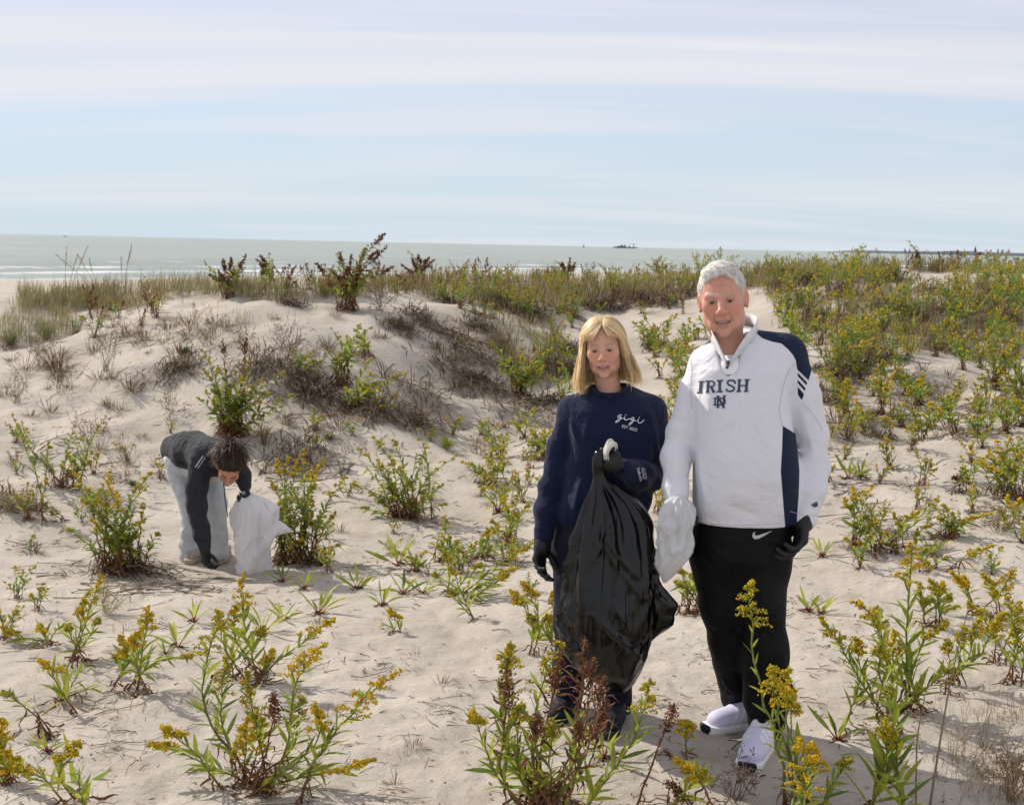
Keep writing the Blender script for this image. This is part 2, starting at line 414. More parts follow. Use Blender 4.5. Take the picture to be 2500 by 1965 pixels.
# ------------------------------------------------------------------ sea
def sea_material():
    M = bpy.data.materials.new('sea_water'); M.use_nodes = True
    t = M.node_tree; b = t.nodes['Principled BSDF']
    a = t.nodes.new('ShaderNodeAttribute'); a.attribute_name = 'foam'
    co = t.nodes.new('ShaderNodeTexCoord'); mp = t.nodes.new('ShaderNodeMapping'); t.links.new(co.outputs['Object'], mp.inputs[0])
    mp.inputs['Rotation'].default_value = (0, 0, -math.atan(1.6)); mp.inputs['Scale'].default_value = (0.12, 0.5, 1)
    n = t.nodes.new('ShaderNodeTexNoise'); t.links.new(mp.outputs[0], n.inputs['Vector']); n.inputs['Scale'].default_value = 1.0; n.inputs['Detail'].default_value = 8; n.inputs['Roughness'].default_value = 0.65
    ad = t.nodes.new('ShaderNodeMath'); ad.operation = 'ADD'; t.links.new(a.outputs['Fac'], ad.inputs[0]); t.links.new(n.outputs[0], ad.inputs[1])
    mr = t.nodes.new('ShaderNodeMapRange'); t.links.new(ad.outputs[0], mr.inputs[0]); mr.inputs[1].default_value = 0.92; mr.inputs[2].default_value = 1.12
    n2 = t.nodes.new('ShaderNodeTexNoise'); t.links.new(co.outputs['Object'], n2.inputs['Vector']); n2.inputs['Scale'].default_value = 0.01; n2.inputs['Detail'].default_value = 6
    rp = t.nodes.new('ShaderNodeValToRGB'); t.links.new(n2.outputs[0], rp.inputs[0])
    rp.color_ramp.elements[0].position = 0.3; rp.color_ramp.elements[0].color = (0.23, 0.27, 0.235, 1)
    rp.color_ramp.elements[1].position = 0.7; rp.color_ramp.elements[1].color = (0.30, 0.335, 0.30, 1)
    mx = t.nodes.new('ShaderNodeMix'); mx.data_type = 'RGBA'; t.links.new(mr.outputs[0], mx.inputs[0]); t.links.new(rp.outputs[0], mx.inputs[6]); mx.inputs[7].default_value = (0.82, 0.84, 0.84, 1)
    t.links.new(mx.outputs[2], b.inputs['Base Color'])
    b.inputs['Roughness'].default_value = 0.35; b.inputs['IOR'].default_value = 1.33; b.inputs['Specular IOR Level'].default_value = 0.35
    bp = t.nodes.new('ShaderNodeBump'); bp.inputs['Strength'].default_value = 0.9; bp.inputs['Distance'].default_value = 0.5
    t.links.new(n.outputs[0], bp.inputs['Height']); t.links.new(bp.outputs[0], b.inputs['Normal'])
    return M
SEA = sea_material()
# offshore distance o (m) and position t along the shore
o_ = np.concatenate([np.arange(-4, 120, 0.7), np.geomspace(121, 40000, 70)]); t_ = np.concatenate([-np.geomspace(40000, 260, 30), np.arange(-250, 500, 2.5), np.geomspace(501, 40000, 40)])
O, T = np.meshgrid(o_, t_, indexing='ij')
nx_, ny_ = -1.6 * SH_N, 1 * SH_N          # seaward normal
tx_, ty_ = SH_N, 1.6 * SH_N
X = O * nx_ + T * tx_ + (-44.0); Y = O * ny_ + T * ty_ + 185 - 1.6 * 44.0
wob = 3.0 * fbm(T / 45, O * 0 + 0.5, 3, 77)
foam = np.zeros_like(O); zz = np.zeros_like(O)
for (c, w, amp, fo, sd) in ((3, 3.2, .10, .62, 1), (12, 4.5, .22, .60, 2), (24, 4.0, .40, .52, 3), (41, 4.5, .55, .40, 4), (66, 5, .45, .22, 5), (95, 6, .4, .1, 6)):
    u = (O - c - wob * (1 + 0.4 * sd) - 4 * fbm(T / 30, O * 0, 2, sd + 20)) / w
    brk = smoothstep(-.15, .25, fbm(T / 38, O * 0 + 3, 3, sd + 50) + (0.3 if sd < 3 else 0.0))
    zz += amp * np.exp(-u * u) * (0.6 + 0.4 * brk); foam = np.maximum(foam, fo * brk * np.exp(-((u + 0.25) ** 2) * 1.4))
foam = np.maximum(foam, 0.5 * smoothstep(9, 0, O) * (O < 9))
zz += 0.10 * fbm(X / 9, Y / 9, 3, 8) * (O < 400)
n0, n1 = O.shape
I = np.arange(n0 * n1).reshape(n0, n1)
Q = np.stack([I[:-1, :-1], I[1:, :-1], I[1:, 1:], I[:-1, 1:]], -1).reshape(-1, 4)
sea = link('sea', mesh_from('sea', np.stack([X, Y, zz + SEA_Z + 0.02], -1).reshape(-1, 3), Q[:, ::-1].copy(), [SEA], attrs={'foam': foam.ravel()}))
tag(sea, 'grey green sea with white breakers along the beach', None, None, 'structure')

# ------------------------------------------------------------------ far things: ships, shore, water tower
def boxes(name, items, mt, parent=None, root=None):
    """items: (cx,cy,cz,sx,sy,sz)"""
    bm = bmesh.new()
    for (a, b, c, sx, sy, sz) in items:
        bmesh.ops.create_cube(bm, size=1, matrix=Matrix.Translation((a, b, c)) @ Matrix.Diagonal((sx, sy, sz, 1)))
    me = bpy.data.meshes.new(name); bm.to_mesh(me); bm.free(); me.materials.append(mt)
    return link(name, me, parent)
M_HULL = mat('ship_hull', (0.10, 0.13, 0.20), .6, noise=(0.2, .8, 1.1)); M_SHIP = mat('ship_paint', (0.20, 0.27, 0.36), .6, noise=(0.3, .8, 1.1)); M_RUST = mat('ship_red', (0.30, 0.16, 0.13), .7)
M_CRANE = mat('ship_crane', (0.45, 0.40, 0.36), .7)
def prow(name, L, Hh, W, mt, parent):
    prof = [(-L / 2, 0), (L * .42, 0), (L / 2, Hh), (L * .40, Hh * .9), (-L / 2 - L * .01, Hh)]
    V = [(x, -W / 2 * (1 - .8 * max(0, x / (L / 2)) ** 3), z) for x, z in prof] + [(x, W / 2 * (1 - .8 * max(0, x / (L / 2)) ** 3), z) for x, z in prof]
    n = len(prof); Fc = [tuple(range(n)), tuple(range(2 * n - 1, n - 1, -1))] + [(i, (i + 1) % n + 0, (i + 1) % n + n, i + n)[::-1] for i in range(n)]
    return link(name, mesh_from(name, V, Fc, [mt], False), parent)
DS = 5000.0; k = DS / F
p = at(1528, 602, DS)
ship = empty('dredger_ship', (p[0], p[1], SEA_Z), 'dark blue dredging ship with crane and tall aft post on the horizon', 'ship')
prow('hull', 60 * k, 3.2 * k, 9 * k, M_HULL, ship); boxes('waterline_band', [(-2 * k, 0, .35 * k, 50 * k, 9.15 * k, .7 * k)], M_RUST, ship)
boxes('deck_house', [(-12 * k, 0, 4.2 * k, 18 * k, 7 * k, 2.4 * k), (-10 * k, 0, 6.0 * k, 7 * k, 5 * k, 1.4 * k)], M_SHIP, ship)
boxes('bridge_tower', [(-2 * k, 0, 5.6 * k, 4 * k, 6 * k, 5.2 * k)], M_SHIP, ship); boxes('funnel', [(-10 * k, 0, 7.6 * k, 2.2 * k, 2.2 * k, 2 * k)], M_HULL, ship)
boxes('pump_house', [(8 * k, 0, 3.9 * k, 5 * k, 6 * k, 1.9 * k)], M_SHIP, ship); boxes('crane_mast', [(9 * k, 0, 7 * k, .5 * k, .8 * k, 8 * k)], M_CRANE, ship)
boxes('crane_boom', [(13.5 * k, 0, 11 * k, 10 * k, .6 * k, .6 * k)], M_CRANE, ship)
bm_ = boxes('aft_post', [(0, 0, 0, 1.9 * k, 2.2 * k, 9 * k)], M_HULL, ship); bm_.location = (19 * k, 0, 7 * k); bm_.rotation_euler = (0, R(9), 0)
def sail(px, d, h, label):
    p = at(px, 600, d); r_ = empty('sailing_boat', (p[0], p[1], SEA_Z), label, 'boat'); q = d / F
    prow('hull', 6 * q, 1.0 * q, 2 * q, M_HULL, r_); boxes('mast', [(0, 0, h * q / 2 + .5 * q, .35 * q, .35 * q, h * q)], M_HULL, r_)
    V = [(-.2 * q, 0, 1.2 * q), (-2.2 * q, .2 * q, 1.4 * q), (-.2 * q, 0, h * q), (.3 * q, 0, 1.2 * q), (2.2 * q, .2 * q, 1.2 * q), (.3 * q, 0, h * .85 * q)]
    V += [(a, b + .15 * q, c) for a, b, c in V]
    Fc = [(0, 1, 2), (8, 7, 6), (3, 4, 5), (11, 10, 9), (0, 1, 7, 6), (1, 2, 8, 7), (2, 0, 6, 8), (3, 4, 10, 9), (4, 5, 11, 10), (5, 3, 9, 11)]
    link('sail', mesh_from('sail', V, Fc, [M_SHIP], False), r_)
sail(1425, 4200, 9, 'tiny dark sailing boat on the horizon beside the dredging ship')
for px, w, lb in ((1578, 3.2, 'tiny buoy-like dark boat on the horizon past the ship bow'), (160, 9, 'low dark motor boat alone on the far open sea')):
    d = 4300.0; q = d / F; p = at(px, 590, d)
    r_ = empty('motor_boat', (p[0], p[1], SEA_Z), lb, 'boat')
    prow('hull', w * q, 1.0 * q, 2 * q, M_HULL, r_); boxes('cabin', [(-w * .1 * q, 0, 1.5 * q, w * .4 * q, 1.4 * q, 1.2 * q)], M_SHIP, r_)
# far low shore with trees, distance haze mixed into their blue-grey colour
M_FAR = mat('far_shore_trees_hazed', (0.12, 0.15, 0.17), .9, noise=(0.004, .7, 1.2))
xs = np.linspace(1450, 6500, 160); ds = 6500 + 900 * np.sin(np.linspace(0, 2, 160)); hh = 12 + 9 * fbm(xs / 260, xs * 0, 4, 3) + 6 * smoothstep(1450, 2600, xs)
hh = np.maximum(hh, 3) * smoothstep(1450, 1750, xs)
V = np.concatenate([np.stack([xs, ds, SEA_Z + 0 * xs - 1], 1), np.stack([xs, ds + 40, SEA_Z + hh], 1), np.stack([xs, ds + 400, SEA_Z + 0 * xs - 1], 1)])
n = len(xs); Q = np.concatenate([np.stack([np.arange(n - 1), np.arange(1, n), np.arange(1, n) + n, np.arange(n - 1) + n], 1), np.stack([np.arange(n - 1), np.arange(1, n), np.arange(1, n) + n, np.arange(n - 1) + n], 1) + n])
tag(link('far_shore', mesh_from('far_shore', V, Q, [M_FAR])), 'low wooded shore on the horizon', None, None, 'structure')
d = 5200.0; q = d / F; p = at(2405, 632, d)
wt = empty('water_tower', (p[0], p[1], SEA_Z), 'pale water tower standing on the far shore', 'water tower')
M_TOWER = mat('tower_paint', (0.62, 0.64, 0.66), .6)
base_h = at(2405, 608, d)[2] - SEA_Z
V, Fc = tube([(0, 0, 0), (0, 0, base_h * .75)], [1.0 * q, .7 * q], 8); link('shaft', mesh_from('shaft', V, Fc, [M_TOWER]), wt)
V, Fc = tube([(0, 0, base_h * .72), (0, 0, base_h * .80), (0, 0, base_h * .92), (0, 0, base_h * 1.0), (0, 0, base_h * 1.03)], [.8 * q, 2.8 * q, 3.4 * q, 2.4 * q, .5 * q], 12); link('tank', mesh_from('tank', V, Fc, [M_TOWER]), wt)
# ------------------------------------------------------------------ vegetation
FOL = mat('plant_leaf', rough=0.55, spec=0.35, attr='tone', transl=0.38, rnd=0.14)
WOODY = mat('plant_stem', rough=0.75, spec=0.2, attr='tone', rnd=0.12)
PETAL = mat('flower_yellow', rough=0.7, spec=0.2, attr='tone', transl=0.25, rnd=0.08)
DRY = mat('dry_grass', rough=0.85, spec=0.15, attr='tone', transl=0.15)
GREENS = np.array([(.27, .315, .037), (.20, .265, .042), (.33, .36, .042), (.145, .21, .044), (.38, .385, .06)])
BROWNS = np.array([(.12, .052, .026), (.17, .075, .035), (.085, .04, .022), (.22, .11, .05)])
YEL = np.array([(.78, .50, .012), (.70, .43, .010), (.66, .50, .03), (.80, .56, .03)])
YG = np.array([(.36, .37, .05), (.42, .38, .04), (.30, .34, .05)])
STRAW = np.array([(.44, .35, .21), (.36, .29, .17), (.30, .27, .14), (.23, .235, .11)])
DEAD = np.array([(.115, .082, .058), (.16, .118, .08), (.08, .058, .042), (.21, .165, .115)])

def unit(v):
    v = np.asarray(v, float); return v / (np.linalg.norm(v, axis=-1, keepdims=True) + 1e-9)

def leaves(base, dirs, L, W, droop, C, seg=4, fold=0.0, tipbrown=0.0, r=rng):
    """batch of lanceolate blades -> V, F, C"""
    base = np.asarray(base, float); dirs = unit(dirs); n = len(base)
    L = np.broadcast_to(L, (n,)).astype(float); W = np.broadcast_to(W, (n,)).astype(float); droop = np.broadcast_to(droop, (n,)).astype(float)
    side = np.cross(dirs, np.array((0, 0, 1.0))); bad = np.linalg.norm(side, axis=1) < 1e-3; side[bad] = (1, 0, 0); side = unit(side)
    tw = r.normal(0, .35, n); nrm = np.cross(side, dirs); side = side * np.cos(tw)[:, None] + nrm * np.sin(tw)[:, None]; nrm = np.cross(side, dirs)
    s = np.linspace(0, 1, seg + 1)
    wp = np.sin(math.pi * np.clip(s, .035, 1) ** 0.78) ** 0.85; wp[-1] = 0.03
    cen = base[:, None] + dirs[:, None] * (L[:, None] * s)[..., None]
    cen[..., 2] -= (L * droop)[:, None] * s ** 2
    k = 3 if fold else 2
    off = (W[:, None] * wp)[..., None] * side[:, None] * 0.5
    if fold: V = np.stack([cen - off + nrm[:, None] * (W[:, None] * wp * fold)[..., None], cen, cen + off + nrm[:, None] * (W[:, None] * wp * fold)[..., None]], 2)
    else: V = np.stack([cen - off, cen + off], 2)
    V = V.reshape(-1, 3)
    q = []
    for i in range(seg):
        for j in range(k - 1): q.append((i * k + j, i * k + j + 1, (i + 1) * k + j + 1, (i + 1) * k + j))
    q = np.array(q); per = (seg + 1) * k
    Fc = (q[None] + (np.arange(n) * per)[:, None, None]).reshape(-1, 4)
    C = np.asarray(C, float); Cv = np.repeat(C[:, None], seg + 1, 1)
    if tipbrown:
        tb = (r.random(n) < tipbrown)[:, None] * (s[None] > 0.8); Cv = np.where(tb[..., None], BROWNS[1], Cv)
    Cv = np.repeat(Cv, k, 1).reshape(-1, 3) if False else np.repeat(Cv.reshape(-1, 3), k, 0)
    return V, Fc, Cv

OCT_V = np.array([(1, 0, 0), (-1, 0, 0), (0, 1, 0), (0, -1, 0), (0, 0, 1), (0, 0, -1)], float)
OCT_F = np.array([(0, 2, 4), (2, 1, 4), (1, 3, 4), (3, 0, 4), (2, 0, 5), (1, 2, 5), (3, 1, 5), (0, 3, 5)])
def florets(P, rad, C, r=rng):
    n = len(P); rad = np.broadcast_to(rad, (n,))
    a = r.uniform(0, 6.28, n); ca, sa = np.cos(a), np.sin(a)
    ov = OCT_V[None] * rad[:, None, None] * r.uniform(.6, 1.25, (n, 6, 1))
    x = ov[..., 0] * ca[:, None] - ov[..., 1] * sa[:, None]; y = ov[..., 0] * sa[:, None] + ov[..., 1] * ca[:, None]
    V = np.stack([x, y, ov[..., 2]], -1) + np.asarray(P)[:, None]
    Fc = (OCT_F[None] + (np.arange(n) * 6)[:, None, None]).reshape(-1, 3)
    return V.reshape(-1, 3), Fc, np.repeat(np.asarray(C), 6, 0)

def curve_pts(P, n):
    """smooth resample of a control polyline"""
    P = np.asarray(P, float)
    if len(P) == 2: return P[0] + (P[1] - P[0]) * np.linspace(0, 1, n)[:, None]
    t = np.r_[0, np.cumsum(np.linalg.norm(np.diff(P, axis=0), axis=1))]; t /= t[-1]
    Q = np.stack([np.interp(np.linspace(0, 1, n), t, P[:, k]) for k in range(3)], 1)
    for _ in range(max(1, n // 5)):
        Q[1:-1] = (Q[:-2] + 2 * Q[1:-1] + Q[2:]) / 4
    return Q

# shared leaf meshes for the close plants, unit length along +Y
LEAFMESH = {}
def leaf_mesh(cls, k):
    if (cls, k) in LEAFMESH: return LEAFMESH[(cls, k)]
    r = np.random.default_rng(100 + k)
    pal = {'g': GREENS, 'y': YG, 'b': BROWNS}[cls]
    c = pal[k % len(pal)] * r.uniform(.85, 1.2)
    V, Fc, C = leaves([(0, 0, 0)], [(0, 1, 0.02)], 1.0, (.155 if cls != 'b' else .15) * r.uniform(.85, 1.25), r.uniform(-.05, .5) if cls != 'b' else r.uniform(.2, 1.0), [c], 6, .18 if cls != 'b' else .3, .0, r)
    if cls == 'b':
        s = V[:, 1]; V[:, 0] += .12 * np.sin(s * 7 + k); V[:, 2] += .08 * np.sin(s * 9 + 2 * k)
    elif k % 3 == 0: C = C * (1 - .0) ; C[V[:, 1] > .86] = BROWNS[1]
    me = mesh_from('leaf', V, Fc, [FOL], attrs={'tone': C}); LEAFMESH[(cls, k)] = me
    return me
def leaf_obj(parent, base, d, L, cls):
    me = leaf_mesh(cls, random.randrange(8))
    o = bpy.data.objects.new('leaf', me); col.objects.link(o); o.parent = parent
    d = Vector(d).normalized(); q = d.to_track_quat('Y', 'Z') @ Quaternion((0, 1, 0), random.gauss(0, .4))
    o.matrix_basis = Matrix.LocRotScale(Vector(base), q, Vector((L, L, L)))
    return o

def gen_stem(P, leaf_len, spacing, brown, head, yel, kind, leaf_w=.16, r=rng, det=1.0, t0=0.04, fs=1.0):
    """leaf placement and florets for the stem polyline P (local coords)"""
    seg = np.linalg.norm(np.diff(P, axis=0), axis=1); tot = seg.sum(); tt = np.r_[0, np.cumsum(seg)] / tot
    def pos(t): return np.stack([np.interp(t, tt, P[:, k]) for k in range(3)], -1)
    hl = min(head / tot, .7) if tot > 0 else .2
    n = max(3, int(tot * (1 - hl * .6) / spacing))
    t = np.linspace(t0, 1 - hl * .55, n) + r.uniform(-.01, .01, n); b = pos(t); tan = unit(pos(np.clip(t + .03, 0, 1)) - pos(np.clip(t - .03, 0, 1)))
    az = np.arange(n) * 2.4 + r.uniform(0, 6); out = np.stack([np.cos(az), np.sin(az), 0 * az], 1); out = unit(out - tan * (out * tan).sum(1)[:, None])
    el = r.uniform(.6, 1.12, n); d = out * np.cos(el)[:, None] + tan * np.sin(el)[:, None]
    L = 1.28 * leaf_len * (1.05 - .66 * t) * r.uniform(.75, 1.2, n)
    isb = (t < brown * r.uniform(.6, 1.3, n)); d[isb] = out[isb] * .8 + np.array((0, 0, -.35)); L = np.where(isb, L * .62, L); 
    droop = np.where(isb, r.uniform(.3, .9, n), r.uniform(.15, .6, n))
    lv = (b, d, L, isb, droop, t)
    fl = []
    if head > 0:
        if kind == 'spike':      # brown seed spike
            m_ = int(150 * det); th = r.random(m_) ** .8; p = pos(1 - hl * th); p = p + r.normal(0, 1, (m_, 3)) * (.006 + .008 * th)[:, None] * (.6 + .4 * fs)
            fl.append((p, fs * r.uniform(.003, .0062, m_) / det ** .5, BROWNS[r.integers(0, 4, m_)] * r.uniform(.8, 1.5, (m_, 1)) * np.array((1.1, 1, 1))))
        else:
            ns = max(4, int(13 * det)); per = int(26 * det ** .5)
            for i in range(ns):
                th = (i + r.random()) / ns; p0 = pos(1 - hl * th); a = r.uniform(0, 6.28); ln = (.012 + .05 * th) * (head / .12) ** .5
                o2 = np.array((math.cos(a), math.sin(a), .55)); u = r.random(per) ** .7
                p = p0 + unit(o2) * ln * u[:, None] + np.array((0, 0, -1)) * (ln * .35 * u ** 2)[:, None] + r.normal(0, .0038, (per, 3))
                ylw = r.random(per) < yel * (.45 + .55 * u)
                c = np.where(ylw[:, None], YEL[r.integers(0, 4, per)], YG[r.integers(0, 3, per)]) * r.uniform(.8, 1.15, (per, 1))
                fl.append((p, np.where(ylw, 1, .75) * r.uniform(.0038, .0064, per) / max(det, .3) ** .45, c))
    return lv, fl

N_NEAR = [0]
def plant(name, label, group, root, stems, leaf_len=.085, spacing=.016, near=False, det=.5, cat='plant', leaf_w=.235, bigleaf=None, tint=(1, 1, 1)):
    """stems: dicts with P (world polyline), head, yel, brown, kind"""
    rt_ = empty(name, root, label, cat, group); o3 = np.array(root, float)
    fol = MB()
    for s in stems:
        P = np.asarray(s['P']) - o3
        seg = max(5, len(P)); tot = np.linalg.norm(np.diff(P, axis=0), axis=1).sum()
        th = s.get('thick', max(.0034 + .003 * tot, .00034 * root[1]))
        V, Fc = tube(P, np.linspace(th, th * .35, len(P)), 5 if near else 4)
        bt = s.get('brown', .3); tt = np.repeat(np.linspace(0, 1, len(P)), 5 if near else 4)[:, None]
        cA = BROWNS[1]; cB = np.array((.17, .19, .05)) if s.get('kind') != 'spike' else BROWNS[3]
        C = cA * (1 - smoothstep(bt * .6, bt * 1.5 + .05, tt)) + cB * smoothstep(bt * .6, bt * 1.5 + .05, tt)
        mb = MB(); mb.add(V, Fc, C); st = link('stem', mb.mesh('stem', WOODY), rt_)
        lv, fl = gen_stem(P, s.get('leaf', leaf_len), spacing, bt, s.get('head', .1), s.get('yel', .6), s.get('kind', 'g'), det=det, fs=float(np.clip(root[1] / 9, 1, 2)))
        b, d, L, isb, droop, t = lv
        if near:
            for i in range(len(b)):
                cls = 'b' if isb[i] else ('y' if random.random() < .10 else 'g')
                if s.get('kind') == 'spike' and t[i] > .55: cls = 'b'
                dd = d[i].copy(); leaf_obj(st, b[i], dd, float(L[i]) * .92, cls); N_NEAR[0] += 1
        else:
            ln = len(b); C = np.where(isb[:, None], BROWNS[rng.integers(0, 4, ln)], GREENS[rng.integers(0, 5, ln)] * rng.uniform(.75, 1.2, (ln, 1)) * np.array(tint))
            if s.get('kind') == 'spike': C = np.where((t > .4)[:, None], BROWNS[rng.integers(0, 4, ln)] * 1.1, C)
            V, Fc, Cv = leaves(b, d, L, L * leaf_w * np.where(isb, .6, 1), droop, C, 3); fol.addarr(V, Fc, Cv)
        if fl:
            p = np.concatenate([f[0] for f in fl]); rd = np.concatenate([np.broadcast_to(f[1], (len(f[0]),)) for f in fl]); cc = np.concatenate([f[2] for f in fl])
            V, Fc, Cv = florets(p, rd, cc); mb = MB(); mb.addarr(V, Fc, Cv)
            nm = 'seed_head' if s.get('kind') == 'spike' else 'flower_head'
            link(nm, mb.mesh(nm, PETAL, False), st if near else rt_)
    if bigleaf:
        for (b, d, L, cls) in bigleaf: leaf_obj(rt_, np.array(b) - o3, d, L, cls)
    # dead curled leaves at the foot
    nb = 8 if near else 10; az = rng.uniform(0, 6.28, nb); base = np.stack([np.cos(az), np.sin(az), 0 * az], 1) * rng.uniform(.005, .05, (nb, 1)); base[:, 2] = .012
    d = np.stack([np.cos(az), np.sin(az), rng.uniform(-.1, .5, nb)], 1)
    if near:
        for i in range(nb): leaf_obj(rt_, base[i], d[i], rng.uniform(.05, .10), 'b')
    else:
        V, Fc, Cv = leaves(base, d, rng.uniform(.05, .13, nb), .012, rng.uniform(.1, .6, nb), BROWNS[rng.integers(0, 4, nb)], 3); fol.addarr(V, Fc, Cv)
        f = link('foliage', fol.mesh('foliage', FOL), rt_); tag(f, kind='stuff')
    return rt_

def stem_px(base3, pts, n=12, wob=.06):
    """photograph pixel polyline -> world polyline starting at the plant base"""
    d = base3[1]; P = [base3]
    h = abs(base3[2] - at(pts[-1][0], pts[-1][1], d)[2]); dz = random.uniform(-.4, .4) * h
    for i, (a, b) in enumerate(pts):
        f = (i + 1) / len(pts); P.append(at(a, b, d + dz * f * f))
    P = np.array(P)
    if len(pts) == 1:           # rise first, then lean over to the tip
        t_ = P[1] - P[0]; mid = P[0] + np.array((t_[0] * .32, t_[1] * .32, t_[2] * .56)); P = np.array([P[0], mid, P[1]])
    Q = curve_pts(P, n); L = np.linalg.norm(Q[-1] - Q[0]); Q[1:-1] += rng.normal(0, .008 * L, (n - 2, 3))
    return Q

def plant_px(label, group, base, tips, d=None, near=False, det=None, name='goldenrod_plant', **kw):
    """base pixel, tips: (points..., head, yel, brown, kind)"""
    if d is None: b3 = hit(base[0], base[1], g=ground)
    else: b3 = at(base[0], base[1], d); b3[2] = float(ground(np.array(b3[0]), np.array(b3[1])))
    if b3 is None: return None
    b3 = b3 - np.array((0, 0, .01)); st = []
    jit = min(.075, .045 + .004 * len(tips)) if len(tips) > 2 else .012
    for tp in tips:
        pts, head, yel, brown, kind = tp if len(tp) == 5 else (tp[0], tp[1], tp[2], .3, 'g')
        if isinstance(pts[0], (int, float)): pts = [pts]
        st.append(dict(P=stem_px(b3 + np.array((random.gauss(0, 1) * jit, random.gauss(0, 1) * jit, 0)), pts), head=head * 1.25, yel=yel, brown=brown, kind=kind))
    det = det or (1.4 if near else .6 if b3[1] < 9 else .35)
    return plant(name, label, group, b3, st, near=near, det=det, spacing=.66*kw.pop('spacing', .017 if near else (.02 if b3[1] < 9 else .03)), **kw)
# ------------------------------------------------------------------ signed-distance modelling: blended volumes -> one smooth mesh
class Vol:
    def __init__(s, lo, hi, h):
        s.lo = np.array(lo, float); s.h = h; s.n = np.ceil((np.array(hi) - s.lo) / h).astype(int) + 1
        s.f = np.full(s.n, 0.5, np.float32)
        s.ax = [s.lo[i] + h * np.arange(s.n[i]) for i in range(3)]
    def sub(s, lo, hi):
        a = np.clip(np.floor((np.array(lo) - s.lo) / s.h).astype(int), 0, s.n - 1); b = np.clip(np.ceil((np.array(hi) - s.lo) / s.h).astype(int) + 1, 1, s.n)
        sl = tuple(slice(a[i], b[i]) for i in range(3))
        X = s.ax[0][sl[0]][:, None, None]; Y = s.ax[1][sl[1]][None, :, None]; Z = s.ax[2][sl[2]][None, None, :]
        return sl, X, Y, Z
    def put(s, sl, d, k, op='u'):
        a = s.f[sl]; d = d.astype(np.float32)
        if a.size == 0: return
        if op == 'u':
            if k > 0:
                hh = np.clip(.5 + .5 * (d - a) / k, 0, 1); r = d * (1 - hh) + a * hh - k * hh * (1 - hh)
            else: r = np.minimum(a, d)
        else:
            if k > 0:
                hh = np.clip(.5 - .5 * (d + a) / k, 0, 1); r = a * (1 - hh) + (-d) * hh + k * hh * (1 - hh)
            else: r = np.maximum(a, -d)
        s.f[sl] = r
    def ell(s, c, r, k=.02, op='u', rot=None):
        c = np.array(c, float); r = np.array(r, float) * np.ones(3); m_ = r.max() + 2 * k + .03
        sl, X, Y, Z = s.sub(c - m_, c + m_); x, y, z = X - c[0], Y - c[1], Z - c[2]
        if rot is not None:
            M = np.array(rot.to_3x3() if hasattr(rot, 'to_3x3') else rot)
            x, y, z = M[0, 0] * x + M[1, 0] * y + M[2, 0] * z, M[0, 1] * x + M[1, 1] * y + M[2, 1] * z, M[0, 2] * x + M[1, 2] * y + M[2, 2] * z
        k0 = np.sqrt((x / r[0]) ** 2 + (y / r[1]) ** 2 + (z / r[2]) ** 2); k1 = np.sqrt((x / r[0] ** 2) ** 2 + (y / r[1] ** 2) ** 2 + (z / r[2] ** 2) ** 2) + 1e-9
        s.put(sl, k0 * (k0 - 1) / k1, k, op); return s
    def cap(s, a, b, ra, rb, k=.02, op='u', flat=None):
        a = np.array(a, float); b = np.array(b, float); m_ = max(ra, rb) * (1 if not flat else max(1, flat[1])) + 2 * k + .03
        sl, X, Y, Z = s.sub(np.minimum(a, b) - m_, np.maximum(a, b) + m_); ba = b - a; L2 = ba @ ba + 1e-12
        x, y, z = X - a[0], Y - a[1], Z - a[2]; t = np.clip((x * ba[0] + y * ba[1] + z * ba[2]) / L2, 0, 1)
        x = x - t * ba[0]; y = y - t * ba[1]; z = z - t * ba[2]
        if flat:
            ax = np.array(flat[0], float); ax /= np.linalg.norm(ax); q = (x * ax[0] + y * ax[1] + z * ax[2]) * (1 / flat[1] - 1); x = x + q * ax[0]; y = y + q * ax[1]; z = z + q * ax[2]
        s.put(sl, np.sqrt(x * x + y * y + z * z) - (ra + (rb - ra) * t), k, op); return s
    def chain(s, pts, rads, k=.02, flat=None):
        for i in range(len(pts) - 1): s.cap(pts[i], pts[i + 1], rads[i], rads[i + 1], k, 'u', flat)
        return s
    def loft(s, zs, cx, cy, rx, ry, n=2.3, k=.02, op='u'):
        """horizontal slices"""
        o = np.argsort(zs); zs, cx, cy, rx, ry = [np.array(v, float)[o] for v in (zs, cx, cy, rx, ry)]
        lo = ((cx - rx).min() - .06, (cy - ry).min() - .06, zs[0] - .06); hi = ((cx + rx).max() + .06, (cy + ry).max() + .06, zs[-1] + .06)
        sl, X, Y, Z = s.sub(lo, hi); g_ = lambda v: np.interp(Z, zs, v)
        a, b = g_(rx), g_(ry); q = (np.abs((X - g_(cx)) / a) ** n + np.abs((Y - g_(cy)) / b) ** n) ** (1 / n)
        d = (q - 1) * np.minimum(a, b); d = np.maximum(d, np.maximum(zs[0] - Z, Z - zs[-1])); s.put(sl, d, k, op); return s
    def ridge(s, p0, p1, w, h):
        """soft crease (h>0 stands out, h<0 sinks in) along a line"""
        h = h * 1.5; w = w * .82; a = np.array(p0, float); b = np.array(p1, float); sl, X, Y, Z = s.sub(np.minimum(a, b) - 3 * w, np.maximum(a, b) + 3 * w); ba = b - a; L2 = ba @ ba + 1e-12
        x, y, z = X - a[0], Y - a[1], Z - a[2]; t = np.clip((x * ba[0] + y * ba[1] + z * ba[2]) / L2, 0, 1); d2 = (x - t * ba[0]) ** 2 + (y - t * ba[1]) ** 2 + (z - t * ba[2]) ** 2
        s.f[sl] -= (h * np.exp(-d2 / (w * w)) * (1 - .7 * np.abs(2 * t - 1) ** 3)).astype(np.float32); return s
